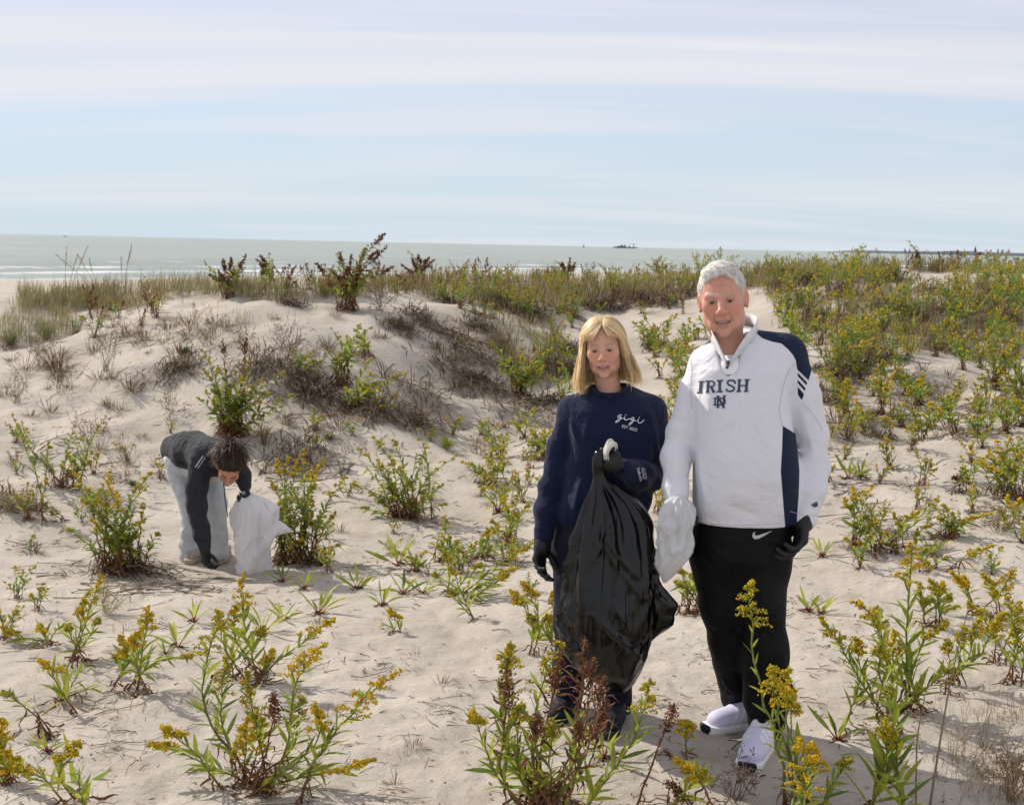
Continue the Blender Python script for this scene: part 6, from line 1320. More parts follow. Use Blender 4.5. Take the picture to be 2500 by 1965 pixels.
# ---- middle distance goldenrods
MID = [
 ('broad bushy goldenrod with dark brown foot beside the bending person', (300, 1392), [((174, 1137), .16, .8), ((255, 1166), .12, .85), ((268, 1152), .10, .95), ((287, 1211), .08, .95), ((372, 1150), .15, .9), ((235, 1214), .08, .9), ((222, 1266), .08, .6), ((354, 1227), .12, .6), ((335, 1180), .08, .3), ((200, 1220), .06, .2), ((310, 1290), .06, .3), ((385, 1300), .02, .1), ((165, 1290), .03, .1), ((255, 1300), .06, .3), ((350, 1270), .06, .5)]),
 ('goldenrod with long bowed arms up the sand from the bushy one', (150, 1190), [((232, 1098), .12, .35), ((180, 1040), .12, .4), ((258, 1015), .14, .5), ([(70, 1090), (29, 1012)], .15, .6), ((200, 1060), .08, .3), ((120, 1080), .06, .3)]),
 ('straggling goldenrod stem lying along the slope by the bushy one', (145, 1270), [([(97, 1176), (60, 1090), (45, 1040)], .12, .3), ((100, 1230), .02, .1)]),
 ('tall dense green bush behind the bending person', (560, 1066), [((544, 830), .10, .1, .25, sp), ((602, 823), .10, .1, .3, sp), ((509, 910), .08, .4), ((493, 849), .10, .3), ((644, 923), .10, .4), ((699, 905), .12, .3), ((690, 990), .08, .2), ((530, 890), .08, .4), ((570, 900), .08, .35), ((590, 920), .08, .3), ((620, 940), .08, .35), ((500, 950), .06, .4), ((660, 960), .08, .3), ((480, 970), .05, .3), ((550, 940), .06, .3), ((720, 960), .12, .25), ((610, 880), .06, .3)]),
 ('large goldenrod thicket with many yellow tips behind the white bag', (700, 1370), [((676, 1119), .10, .95), ((701, 1110), .12, .95), ((730, 1113), .12, .8), ((743, 1097), .12, .7), ((790, 1119), .12, .8), ((776, 1138), .10, .95), ((843, 1161), .14, .7), ((795, 1238), .14, .95), ((753, 1312), .12, .9), ((660, 1170), .1, .6), ((700, 1220), .08, .4), ((760, 1200), .1, .3), ((820, 1250), .06, .3), ((640, 1250), .06, .4), ((830, 1330), .02, .1)]),
 ('wide goldenrod bush with rusty heart on sand at the dune foot', (985, 1262), [((908, 1061), .10, .8), ((1024, 1048), .16, .5), ((959, 1071), .06, .6), ((1037, 1100), .10, .6), ((872, 1090), .10, .5), ((1114, 1110), .14, .5), ((917, 1121), .08, .9), ((950, 1110), .08, .9), ((1040, 1200), .08, .8), ((900, 1200), .08, .6), ((860, 1180), .06, .3), ((1085, 1180), .06, .2), ((1000, 1170), .05, .2), ((1090, 1230), .03, .2), ((880, 1240), .03, .2), ((1000, 1215), .08, .5)]),
 ('goldenrod with golden crest just up the sand from the hanging navy sleeve', (1178, 1362), [((1223, 1283), .10, .95), ((1190, 1290), .04, .3), ((1240, 1330), .02, .2), ((1150, 1330), .02, .1)]),
 ('goldenrod with a round golden top above the crested one', (1232, 1320), [((1227, 1213), .10, .95), ((1260, 1250), .04, .3), ((1290, 1225), .06, .4), ((1200, 1270), .03, .2), ((1255, 1290), .05, .5)]),
 ('spindly goldenrod with one upright green spire at the dune foot', (1090, 1370), [((1085, 1258), .09, .5), ((1100, 1310), .03, .2), ((1115, 1320), .02, .1), ((1070, 1330), .02, .1)]),
 ('airy goldenrod group over dark litter at the dune foot', (1190, 1180), [((1124, 1126), .06, .8), ((1215, 1115), .08, .4), ((1180, 1115), .08, .4), ((1150, 1130), .05, .4), ((1245, 1125), .06, .4), ((1235, 1100), .08, .3), ((1215, 1165), .06, .5)]),
 ('goldenrod with yellow blooms beside the navy shoulder', (1310, 1120), [((1304, 1032), .10, .9), ((1340, 1090), .10, .95), ((1290, 1075), .06, .5), ((1325, 1055), .06, .5), ((1350, 1050), .06, .6)]),
 ('goldenrod with pale green plume high on the bare dune face', (832, 940), [((808, 798), .14, .35), ((850, 817), .10, .6), ((908, 798), .10, .4), ((880, 790), .06, .3), ((800, 850), .08, .5), ((830, 860), .08, .3)]),
 ('goldenrod spilling down the dune face with yellow drooping arms', (855, 1000), [((908, 875), .08, .8), ((998, 907), .12, .9), ((972, 965), .10, .9), ((966, 991), .12, .9), ((843, 943), .06, .7), ((900, 950), .08, .9), ((930, 930), .10, .8), ((880, 930), .06, .9), ((890, 1000), .08, .4), ((920, 1010), .08, .6), ((870, 960), .06, .3)]),
 ('small goldenrod trailing a dark root on the dune face', (740, 925), [((763, 856), .08, .3), ((715, 850), .05, .4), ((745, 870), .05, .3), ((785, 880), .04, .2)]),
 ('dark green leafy weed just below the crest of the bare dune', (878, 865), [((865, 805), .02, .2), ((890, 810), .02, .1), ((850, 830), .02, .1), ((880, 820), .02, .2), ((900, 845), .02, .1)]),
 ('goldenrod with rust red foot on the shaded dune face behind the blonde hair', (1275, 972), [((1198, 830), .08, .3), ((1272, 846), .10, .9), ((1330, 891), .08, .8), ((1240, 870), .06, .4), ((1300, 880), .08, .4), ((1220, 900), .05, .3), ((1275, 870), .05, .6), ((1350, 850), .06, .4), ((1255, 900), .05, .3)]),
 ('green goldenrod hugging the grassy brow of the shaded dune', (1190, 775), [((1120, 742), .06, .9), ((1208, 740), .06, .9), ((1170, 735), .05, .5), ((1235, 760), .05, .4), ((1150, 760), .04, .3)]),
 ('goldenrod on pale sand just above the blonde hair', (1590, 850), [((1570, 770), .04, .3), ((1575, 748), .03, .3), ((1640, 770), .08, .9), ((1655, 765), .06, .8), ((1545, 785), .05, .5), ((1610, 800), .04, .3)]),
 ('goldenrod with twin yellow spires beside the pale ear of white hair', (1690, 830), [((1685, 775), .06, .95), ((1705, 770), .06, .95), ((1665, 790), .05, .4), ((1720, 800), .03, .2)]),
 ('rangy goldenrod on sand beside the white sleeve with brown knobs', (2117, 1342), [((2063, 1216), .06, .5), ((2133, 1180), .10, .8), ((2085, 1190), .08, .9), ((2110, 1260), .03, .2), ((2140, 1275), .05, .5), ((2080, 1290), .0, .1)]),
 ('sprawling goldenrod with horizontal arms on sand beyond the black glove', (2178, 1336), [([(2230, 1280), (2290, 1213)], .10, .5), ((2181, 1253), .08, .9), ((2240, 1300), .02, .1), ((2210, 1310), .02, .1), ((2150, 1300), .02, .1), ((2240, 1250), .05, .3)]),
 ('goldenrod with one long yellow tipped arm flat above sand', (2306, 1310), [([(2350, 1275), (2425, 1253)], .12, .8), ((2330, 1300), .02, .1), ((2300, 1230), .06, .4), ((2290, 1260), .04, .4), ((2370, 1300), .0, .1)]),
 ('bent goldenrod whose single arm ends in a long yellow wand', (2285, 1392), [([(2350, 1355), (2437, 1330)], .15, .85), ((2310, 1360), .02, .1), ((2260, 1340), .02, .1)]),
 ('showy goldenrod fan with six bright plumes', (2474, 1210), [((2370, 1100), .16, 1.0), ((2385, 1120), .12, 1.0), ((2428, 1070), .15, 1.0), ((2408, 1095), .12, 1.0), ((2467, 1068), .10, .9), ((2400, 1130), .08, .8), ((2490, 1090), .12, .7), ((2440, 1120), .06, .3), ((2490, 1130), .06, .3)]),
 ('goldenrod with a bowed golden head under the showy fan', (2500, 1270), [((2461, 1208), .12, 1.0), ((2490, 1215), .06, .9), ((2510, 1230), .04, .3)]),
 ('withered brown goldenrod stump on the sand slope beyond the black glove', (2338, 1198), [((2352, 1140), .03, .2, .8, g), ((2330, 1165), .02, .1, .9, sp), ((2360, 1165), .02, .1, .7, g)]),
]
for e in MID:
    tips = [(t[0], t[1], t[2], t[3] if len(t) > 3 else .34, t[4] if len(t) > 4 else g) for t in e[2]]
    ext = []
    for t in tips:
        tp = t[0][-1] if isinstance(t[0], list) else t[0]; f_ = random.uniform(.45, .78); ext.append(((e[1][0] + (tp[0] - e[1][0]) * f_ + random.uniform(-16, 16), e[1][1] + (tp[1] - e[1][1]) * f_ + random.uniform(-8, 8)), .05 if random.random() < .4 else .0, .4, .4, g))
    tips = tips + ext
    plant_px(e[0], None, e[1], tips, leaf_len=.10 if e[1][1] > 1150 else .13, spacing=.020 if e[1][1] > 1150 else .026)

# ---- dark seed-stalk clumps standing on the dune crest
CREST = [
 ('tallest cluster of dark seed stalks breaking the horizon on the crest', (842, 757), [(824, 614), (832, 616), (859, 620), (892, 604), (903, 598), (942, 569), (946, 601), (922, 612), (789, 643), (771, 643), (870, 650), (880, 640), (930, 640), (850, 650), (810, 660), (960, 650)]),
 ('thin fan of dark stalks on the crest before the white breaker', (1014, 690), [(995, 611), (1049, 627), (1062, 634), (1005, 630), (1030, 640), (1020, 620), (980, 645), (1040, 650)]),
 ('dark bushy seed stalks with curled tops standing in pale beach grass', (560, 725), [(498, 637), (564, 627), (602, 620), (545, 632), (585, 640), (530, 660), (575, 650), (510, 670), (600, 650)]),
 ('upright dark stalk pair beside the bushy curled ones in beach grass', (648, 715), [(660, 614), (636, 625), (625, 632), (650, 640), (668, 632), (670, 650)]),
 ('leaning thin stalks with one yellow arm standing over the sea', (72, 700), [(34, 600), (77, 617), (120, 625), (138, 650), (60, 660), (95, 655)]),
 ('broad fan of thin dark stalks on the crest beneath the ship', (1458, 665), [(1424, 606), (1440, 600), (1455, 594), (1468, 598), (1480, 594), (1494, 602), (1510, 600), (1526, 616), (1385, 610), (1415, 615), (1500, 620), (1475, 610), (1445, 612)]),
 ('dense fan of dark stalks on the crest next to the white hair', (1720, 665), [(1676, 603), (1690, 598), (1705, 606), (1722, 592), (1738, 604), (1758, 600), (1662, 628), (1648, 622), (1765, 615), (1700, 612), (1730, 610), (1745, 615), (1685, 615)]),
 ('round dark green bush topped with yellow on the far right-hand crest', (2118, 650), [(2095, 592), (2105, 588), (2118, 579), (2130, 586), (2142, 586), (2085, 600), (2150, 600), (2112, 590), (2125, 592), (2160, 592)]),
 ('single thick curved seed spike on the far crest', (2232, 652), [(2217, 586), (2240, 612), (2228, 630)]),
 ('green bush with arched thin tops on the far crest beside the curved spike', (2276, 648), [(2250, 598), (2262, 592), (2276, 590), (2290, 596), (2300, 600), (2268, 600), (2310, 612), (2255, 615)]),
 ('forked bare stalk on the far crest near the water tower', (2450, 650), [(2455, 603), (2445, 612), (2462, 618)]),
 ('small yellow tinged stalk group on the crest over the surf', (1610, 680), [(1590, 625), (1605, 640), (1625, 630), (1572, 640), (1640, 640), (1615, 622)]),
 ('slim dark spikes on the crest between the two fans of stalks', (1385, 690), [(1355, 635), (1372, 640), (1392, 628), (1405, 640), (1360, 650)]),
 ('thin crest stalks just past the white hair', (1800, 665), [(1785, 612), (1797, 606), (1810, 620), (1770, 625), (1822, 612)]),
]
for i, (lb, b, tips) in enumerate(CREST):
    green = i in (7, 9, 11)
    if 'right-hand' in lb: lb = 'round dark green bush topped with yellow on the far crest'
    plant_px(lb, None, b, [(t, .13 if j % 2 else .20, .8 if green else .12, .25, (g if (green or j % 4 == 0) else sp)) for j, t in enumerate(tips)], det=.55, leaf_len=.13, spacing=.024, name='seed_stalk_clump' if not green else 'goldenrod_plant')

# ---- low leaf rosettes
ROSW = mat('rosette_leaf', rough=0.55, spec=0.3, attr='tone', transl=0.3, rnd=0.1)
def rosette(base, h_px, label, group, n=9, near=True):
    b3 = hit(base[0], base[1], g=ground)
    if b3 is None: return
    L0 = h_px * b3[1] / F
    rt_ = empty('leaf_rosette', b3 - np.array((0, 0, .004)), label, 'plant', group)
    fo = MB()
    for i in range(n):
        az = i * 2.4 + random.uniform(-.4, .4); el = random.uniform(.5, 1.25); L = L0 * random.uniform(.7, 1.15)
        d = np.array((math.cos(az) * math.cos(el), math.sin(az) * math.cos(el), math.sin(el)))
        ped = np.array((0, 0, .0)) + d * L * .30
        V, Fc = tube(np.array([(0, 0, 0), ped * .6, ped]), [.0035, .003, .0025], 4); mb = MB(); mb.add(V, Fc, (.22, .06, .04))
        st = link('leaf_stalk', mb.mesh('leaf_stalk', WOODY), rt_)
        if near: leaf_obj(st, ped, d + np.array((0, 0, -.1)), L * .85, 'g' if random.random() < .9 else 'y')
        else:
            V, Fc, C = leaves([ped], [d], L * .85, L * .16, .35, GREENS[[random.randrange(5)]], 4, .15)
            mb = MB(); mb.addarr(V, Fc, C); link('leaf', mb.mesh('leaf', FOL), st)
    for i in range(6):
        az = random.uniform(0, 6.28); leaf_obj(rt_, (0, 0, .008), (math.cos(az), math.sin(az), random.uniform(0, .4)), L0 * random.uniform(.35, .6), 'b')
RG = 'leaf rosettes on the open sand'
RL = ['in front of the feathery goldenrod, tallest of its neighbours', 'next to the tallest rosette at the dune foot', 'with red stalks spread flat between litter sticks', 'next to a dark leaved one, before the feathery goldenrod', 'dark curled, touching the neighbouring rosette', 'half yellowed, downhill of the red stalked one', 'by the shadow of the white bag', 'at the foot of the goldenrod thicket', 'below the dead grass of the bushy goldenrod', 'beside the low branched goldenrod', 'small, beside the low branched goldenrod', 'behind the reclining goldenrod', 'with brown tips behind the reclining goldenrod', 'smaller of twins, on bare sand by the black trousers', 'larger of twins, on bare sand by the black trousers', 'under the black glove', 'with two stiff upright leaves beyond the black glove', 'with curled dead leaves beyond the black glove', 'before the bent goldenrod', 'with one long arched leaf by scattered sticks', 'touching the white litter bag', 'right before the navy shoe', 'at the foot of the spindly goldenrod', 'under the upright yellow spiked goldenrod']
for i, (b, h) in enumerate([((972, 1380), 85), ((1014, 1396), 60), ((872, 1437), 62), ((985, 1450), 62), ((1030, 1447), 60), ((933, 1480), 60), ((779, 1498), 75), ((743, 1437), 55), ((473, 1518), 62), ((433, 1580), 70), ((405, 1595), 40),
     ((640, 1545), 75), ((692, 1515), 70), ((1974, 1492), 60), ((2005, 1498), 60), ((2008, 1358), 55), ((2072, 1168), 60), ((2100, 1165), 55), ((2278, 1358), 55), ((119, 1834), 62), ((690, 1420), 50), ((1475, 1850), 90), ((1085, 1368), 60), ((640, 1640), 50)]):
    rosette(b, h, 'low leaf rosette ' + RL[i], RG, 7 + i % 4)
rosette((2046, 1806), 95, 'large leafy rosette with a closed green flower bud in shaded sand beside the white shoes', None, 8)

# ---- dry twiggy bushes
def twigs(base, w_px, h_px, label, d=None, n=36, tone=(.17, .125, .085), name='dry_twig_bush', group=None):
    if d is None: b3 = hit(base[0], base[1], g=ground)
    else: b3 = at(base[0], base[1], d); b3[2] = float(ground(np.array(b3[0]), np.array(b3[1])))
    if b3 is None: return
    w = w_px * b3[1] / F; h = h_px * b3[1] / F; mb = MB(); rt_ = empty(name, b3 - np.array((0, 0, .01)), label, 'shrub', group)
    px1 = b3[1] / F * 2.44
    def br(p, d_, L, r_, lvl):
        P = [p]; dd = np.array(d_)
        for k_ in range(4):
            dd = unit(dd + rng.normal(0, .16, 3) + np.array((0, 0, .05))); P.append(P[-1] + dd * L / 4)
        V, Fc = tube(P, np.linspace(r_, r_ * .5, 5), 3, False); mb.add(V, Fc, np.array(tone) * rng.uniform(.7, 1.5))
        if lvl < 2:
            for k_ in range(3):
                j = random.randrange(1, 5); br(P[j], dd + rng.normal(0, .6, 3), L * random.uniform(.35, .6), r_ * .65, lvl + 1)
        else:
            m_ = 3; pp = np.array([P[-1], P[3], P[2]]) + rng.normal(0, .004, (3, 3)); V, Fc, C = florets(pp, .0035 + px1 * .18, np.tile(np.array(tone) * 1.2, (3, 1))); mb.addarr(V, Fc, C)
    for i in range(n // 4):
        az = random.uniform(0, 6.28); sp_ = random.uniform(.1, 1) * w / h
        br(np.array((random.uniform(-.1, .1) * w, random.uniform(-.1, .1) * w, 0)), unit((math.cos(az) * sp_, math.sin(az) * sp_ * .7, 1)), h * random.uniform(.6, .95), max(.0022, px1 * .2), 0)
    link('branches', mb.mesh('branches', WOODY, False), rt_)
twigs((505, 845), 130, 110, 'pale dry twig bush on the sunlit side of the bare dune', n=60, tone=(.26, .2, .13))
twigs((262, 905), 120, 130, 'dry brown bush below the beach grass on the dune flank', n=60)
twigs((150, 960), 110, 85, 'low grey twig bush on the sand slope', n=44)
twigs((690, 850), 110, 75, 'grey twig bush with fine tips near the dune top', n=44)
twigs((785, 895), 80, 70, 'small grey twig bush under the twig bush near the dune top', n=36, tone=(.22, .18, .12))
twigs((1225, 870), 130, 120, 'brown twig thicket on the shaded dune face', n=70)
twigs((215, 1085), 90, 80, 'dry reddish twigs behind the bowed goldenrod', n=40, tone=(.2, .13, .09))
twigs((310, 1180), 80, 110, 'thin upright twigs on sand beside the bending person', n=36, tone=(.24, .18, .11))
twigs((1790, 1955), 200, 130, 'bare dark twig bush in front of the white shoes', n=40, tone=(.13, .09, .07))
twigs((2470, 1985), 170, 150, 'dry reddish grass-like twigs at the frame corner', n=64, tone=(.22, .15, .09), d=4.3)
twigs((2440, 1300), 120, 75, 'pale dry twigs on sand under the showy goldenrod fan', n=44, tone=(.28, .21, .13))
twigs((1170, 1110), 80, 60, 'round dry twig ball at the dune foot', n=40, tone=(.25, .19, .13))
twigs((835, 1165), 90, 95, 'sparse dry stalks behind the goldenrod thicket', n=24, tone=(.25, .19, .12))
twigs((1560, 745), 110, 60, 'grey twig bush on the brow above the blonde hair', n=40)
twigs((640, 1080), 70, 60, 'dry grey twigs beside the tall dense bush', n=30)
twigs((2060, 800), 110, 110, 'straw coloured twig bush beyond the navy shoulder panel', n=50, tone=(.26, .2, .12))
twigs((105, 880), 120, 80, 'wide grey brown bush on the sand under the grass brow', n=56)
twigs((335, 845), 100, 80, 'dry brown bush with reddish twigs beside the beach grass', n=52, tone=(.2, .13, .09))
twigs((590, 850), 90, 60, 'grey twig tangle on the sunlit dune top', n=44)
twigs((40, 985), 110, 70, 'low grey bush on the sand bank cut by the frame', n=44)
twigs((420, 1010), 90, 60, 'low dry bush above the bending person', n=40, tone=(.24, .18, .12))
twigs((930, 760), 90, 70, 'dark twig clump on the crest beside the tallest stalks', n=44, tone=(.12, .085, .06))
# thin dead stalks
def stalk(pts, d, rad, label, c=(.27, .2, .14)):
    P = [at(a, b, d + i * .03) for i, (a, b) in enumerate(pts)]; P[0][2] = float(ground(np.array(P[0][0]), np.array(P[0][1]))) - .02
    rt_ = empty('dead_stalk', P[0], label, 'stalk'); Q = curve_pts(P, 14) - np.array(P[0]); V, Fc = tube(Q, np.linspace(rad, rad * .3, 14), 5); mb = MB(); mb.add(V, Fc, c); link('stem', mb.mesh('stem', WOODY), rt_)
    k_ = rng.integers(1, 11, 26); V, Fc, C = leaves(Q[k_], rng.normal(0, 1, (26, 3)) + np.array((0, 0, 1.2)), .012, .003, .2, np.tile(np.array(c) * .7, (26, 1)), 2); mb = MB(); mb.addarr(V, Fc, C); tag(link('bract', mb.mesh('bract', WOODY), rt_), kind='stuff')
stalk([(2268, 1990), (2290, 1840), (2320, 1660), (2365, 1480)], 4.25, .0048, 'long leaning dead stalk reaching past the open goldenrod')
stalk([(2236, 1990), (2238, 1800), (2262, 1680)], 4.2, .004, 'thin upright dead stalk beside the long leaning one')
stalk([(2325, 1990), (2375, 1880), (2404, 1820)], 4.15, .0058, 'thick pale dead stalk leaning at the frame bottom', (.36, .29, .24))
# ---- dead grass mats trailing down the dune
CG = 'dead grass mats on the dune'
for i, (q, w) in enumerate(CLUMPS3):
    e = .25; gx = float(ground(np.array(q[0] + e), np.array(q[1])) - ground(np.array(q[0] - e), np.array(q[1]))) / (2 * e); gy = float(ground(np.array(q[0]), np.array(q[1] + e)) - ground(np.array(q[0]), np.array(q[1] - e))) / (2 * e)
    down = unit(np.array((-gx + .18, -gy - .12, 0)))
    w = w * 1.18; n = 240; x = rng.normal(0, .30 * w, n); y = rng.normal(0, .24 * w, n)
    base = np.stack([q[0] + x, q[1] + y, 0 * x], 1); base[:, 2] = ground(base[:, 0], base[:, 1]) + rng.uniform(0, .05, n) * min(1, w * 2)
    d = down * rng.uniform(.3, 1.1, (n, 1)) + rng.normal(0, .42, (n, 3)) + np.array((0, 0, .25)); L = rng.uniform(.25, .7, n) * min(w, .55)
    up_ = rng.random(n) < .10; d[up_] = rng.normal(0, .35, (up_.sum(), 3)) + np.array((.1, 0, 1)); 
    C = DEAD[rng.integers(0, 4, n)] * rng.uniform(.9, 1.7, (n, 1))
    V, Fc, Cv = leaves(base, d, L, .0045 + .0006 * q[1], .45, C, 3)
    rt_ = empty('dead_grass_mat', q, None, 'grass mat', CG)
    sz = 'small ' if w < .42 else 'wide ' if w > .55 else ''
    rt_['group'] = sz + CG
    rt_['label'] = sz + 'matted dead grey brown grass clinging to the dune sand' if q[1] > 9 else ('dark dead grass mat at the foot of the bushy goldenrod' if i == 30 else 'matted dead grass under the goldenrod on the low sand')
    if q[1] <= 9: rt_['group'] = 'dead grass mats on the low sand'
    mb = MB(); mb.addarr(V - q, Fc, Cv); tag(link('blades', mb.mesh('blades', DRY, False), rt_), kind='stuff')

# ---- goldenrods scattered over the slopes: templates, then copies
def template(i, mode):
    r = np.random.default_rng(500 + i); n = int(r.integers(4, 9)); st = []
    hmax = {'tall': .62, 'low': .36, 'stalk': .6}[mode]
    for k_ in range(n):
        az = r.uniform(0, 6.28); ln = r.uniform(.12, .75); h = hmax * r.uniform(.55, 1.0)
        tip = np.array((math.cos(az) * ln * h, math.sin(az) * ln * h, h * (1 - .22 * ln)))
        P = curve_pts(np.array([(r.uniform(-.03, .03), r.uniform(-.03, .03), 0), (tip[0] * .35, tip[1] * .35, tip[2] * .6), tip]), 8)
        kd = 'spike' if (mode == 'stalk' and r.random() < .65) else 'g'
        st.append(dict(P=P, head=r.uniform(.06, .16) if (r.random() < .62 or k_ < 2) else .0, yel=r.uniform(.25, 1.0) if mode != 'stalk' else .5, brown=r.uniform(.25, .45), kind=kd))
    return plant('goldenrod_plant', None, None, np.zeros(3), st, leaf_len=.12, spacing=.024 if mode != 'low' else .020, det=.28, leaf_w=.22, tint=((.75, 1.0, .9), (1, 1, 1), (.9, .75, .8), (.65, .9, .8), (1.1, .95, .9), (.8, .8, .9))[i % 6])
TEMPL = {m_: [template(i + 40 * j, m_) for i in range(6)] for j, m_ in enumerate(('tall', 'low', 'stalk'))}
for m_, L_ in TEMPL.items():
    for tpl in L_: tpl.location = (0, -30, -20)
def copy_tree(o, parent=None):
    c = o.copy(); col.objects.link(c)
    if parent is not None: c.parent = parent
    for ch in KIDS.get(o.name, ()): copy_tree(ch, c)
    return c
USED = set()
def place(mode, p, s, label, group, parts=True):
    src = random.choice(TEMPL[mode])
    c = copy_tree(src)
    c.location = Vector((p[0], p[1], p[2] - .012)); c.rotation_euler = (random.gauss(0, .10), random.gauss(0, .10), random.uniform(0, 6.28)); c.scale = (s, s, s * random.uniform(.85, 1.15))
    nh = sum(1 for ch in KIDS.get(src.name, ()) if ch.name.startswith(('flower_head', 'seed_head')))
    look = ('small ' if s < .62 else 'large ' if s > .85 else 'middling ') + ('sparse ' if nh <= 5 else 'many stemmed ' if nh >= 7 else 'bushy ')
    if mode == 'stalk': c.name = 'stalk_plant'
    c['label'] = look + label; c['group'] = look + group; c['category'] = 'plant'
    return c
def inpoly(x, y, poly):
    r_ = False; j = len(poly) - 1
    for i in range(len(poly)):
        if (poly[i][1] > y) != (poly[j][1] > y) and x < (poly[j][0] - poly[i][0]) * (y - poly[i][1]) / (poly[j][1] - poly[i][1]) + poly[i][0]: r_ = not r_
        j = i
    return r_
EXCL = [[(2165, 664), (2340, 668), (2335, 735), (2215, 722)], [(1995, 712), (2110, 735), (2090, 770), (1990, 760)], [(2240, 905), (2420, 940), (2400, 985), (2230, 960)]]
def scatter(poly, n, mode, smin, smax, label, group, mind=.25, occ=[]):
    xs = [a for a, b in poly]; ys = [b for a, b in poly]; pts = []; tries = 0
    while len(pts) < n and tries < n * 30:
        tries += 1; a = random.uniform(min(xs), max(xs)); b = random.uniform(min(ys), max(ys))
        if not inpoly(a, b, poly) or any(inpoly(a, b, e_) for e_ in EXCL): continue
        q = hit(a, b, g=ground0)
        if q is None: continue
        if any((q[0] - o[0]) ** 2 + (q[1] - o[1]) ** 2 < mind * mind for o in occ): continue
        q[2] = float(ground(np.array(q[0]), np.array(q[1]))); occ.append(q); pts.append(q)
        place(mode, q, random.uniform(smin, smax), label, group)
    return pts
GS = 'goldenrods on the slope beyond the man'
scatter([(1900, 760), (2000, 700), (2240, 745), (2500, 850), (2500, 960), (2230, 930), (1990, 960)], 62, 'tall', .5, 1.05, 'yellow goldenrod in the thick growth on the slope beyond the white pullover', GS, .20)
scatter([(1990, 950), (2230, 920), (2500, 950), (2500, 1060), (2060, 1090)], 34, 'low', .6, 1.1, 'goldenrod on the sandy foot of the slope beyond the white sleeve', 'low goldenrods at the foot of the slope', .22)
scatter([(1700, 668), (1860, 650), (2060, 655), (2200, 690), (2130, 720), (1980, 715), (1860, 700), (1720, 705)], 44, 'tall', .5, .95, 'goldenrod in the band of growth under the far crest', 'goldenrods under the far crest', .25)
scatter([(2290, 690), (2500, 690), (2500, 800), (2320, 760)], 26, 'tall', .6, 1.0, 'yellow goldenrod in the hollow below the far crest', 'goldenrods below the far crest hollow', .25)
scatter([(1860, 640), (2500, 640), (2500, 662), (1860, 658)], 52, 'stalk', .5, .9, 'dark topped stalk plant lining the far crest', 'stalk plants along the far crest', .3)
scatter([(1060, 700), (1700, 690), (1700, 725), (1480, 735), (1300, 760), (1080, 735)], 52, 'tall', .4, .8, 'goldenrod mixed into the grass along the middle crest', 'goldenrods in the crest grass', .25)
scatter([(1030, 680), (1680, 675), (1680, 700), (1030, 705)], 26, 'stalk', .45, .8, 'dark seed stalk plant in the crest grass', 'stalk plants in the crest grass', .25)
scatter([(690, 690), (1010, 690), (1010, 720), (690, 730)], 16, 'stalk', .45, .8, 'brown stalk plant beside the tallest stalks on the crest', 'stalk plants near the tallest stalks', .25)
scatter([(1290, 780), (1400, 770), (1420, 960), (1350, 1010), (1300, 900)], 14, 'tall', .5, .8, 'goldenrod on the shaded dune flank by the navy shoulder', 'goldenrods on the dune flank', .25)
scatter([(1540, 830), (1700, 840), (1680, 1000), (1640, 1000), (1600, 900)], 14, 'low', .7, 1.1, 'goldenrod in the gap between the blonde hair and the white pullover', 'goldenrods in the gap between the people', .22)
scatter([(1600, 1020), (1650, 1010), (1640, 1250), (1610, 1300)], 6, 'low', .6, .9, 'goldenrod seen between the two standing people', 'goldenrods between the standing people', .2)
scatter([(1130, 1030), (1350, 1040), (1330, 1330), (1150, 1230)], 14, 'low', .55, .9, 'goldenrod on low sand beside the hanging navy sleeve', 'goldenrods beside the navy sleeve', .25)
scatter([(180, 760), (420, 740), (360, 860), (180, 850)], 9, 'stalk', .5, .8, 'brownish green stalk plant on the flank under the beach grass', 'stalk plants under the beach grass', .25)
scatter([(2000, 1080), (2500, 1050), (2500, 1180), (2020, 1200)], 16, 'low', .5, .85, 'goldenrod dotted on the bare sand beyond the black glove', 'small goldenrods on the bare sand', .3)
scatter([(0, 1420), (200, 1440), (120, 1560), (0, 1560)], 3, 'low', .5, .7, 'goldenrod on the scuffed sand before the bushy one', 'small goldenrods on scuffed sand', .3)
scatter([(650, 1180), (860, 1200), (1340, 1180), (1330, 1480), (900, 1420), (680, 1400)], 18, 'low', .35, .7, 'seedling goldenrod on the low sand at the dune foot', 'goldenrod seedlings at the dune foot', .28)
scatter([(0, 1060), (420, 1040), (420, 1200), (140, 1350), (0, 1350)], 10, 'low', .4, .75, 'goldenrod on the bank of sand behind the bushy one', 'goldenrods on the sand bank', .35)
scatter([(620, 1050), (860, 1040), (1130, 1060), (1150, 1110), (640, 1110)], 7, 'low', .4, .7, 'goldenrod just below the shaded dune face', 'goldenrods below the dune face', .35)
scatter([(2050, 1180), (2500, 1200), (2500, 1420), (2060, 1400)], 12, 'low', .35, .65, 'seedling goldenrod between the tall ones past the black glove', 'goldenrod seedlings past the glove', .3)
# the templates themselves stand in view on the far crest
allT = [(m_, tpl) for m_, L_ in TEMPL.items() for tpl in L_]
for i, (m_, tpl) in enumerate(allT):
    q = hit(1090 + i * 34, 742 + (i % 3) * 12)
    tpl.location = Vector((q[0], q[1], q[2] - .012)); tpl.scale = (.62, .62, .62); tpl.rotation_euler = (0, 0, i)
    tpl.name = 'crest_weed'; tag(tpl, 'goldenrod on the near edge of the crest grass above the shaded dune', 'plant', 'goldenrods on the near edge of the crest grass')

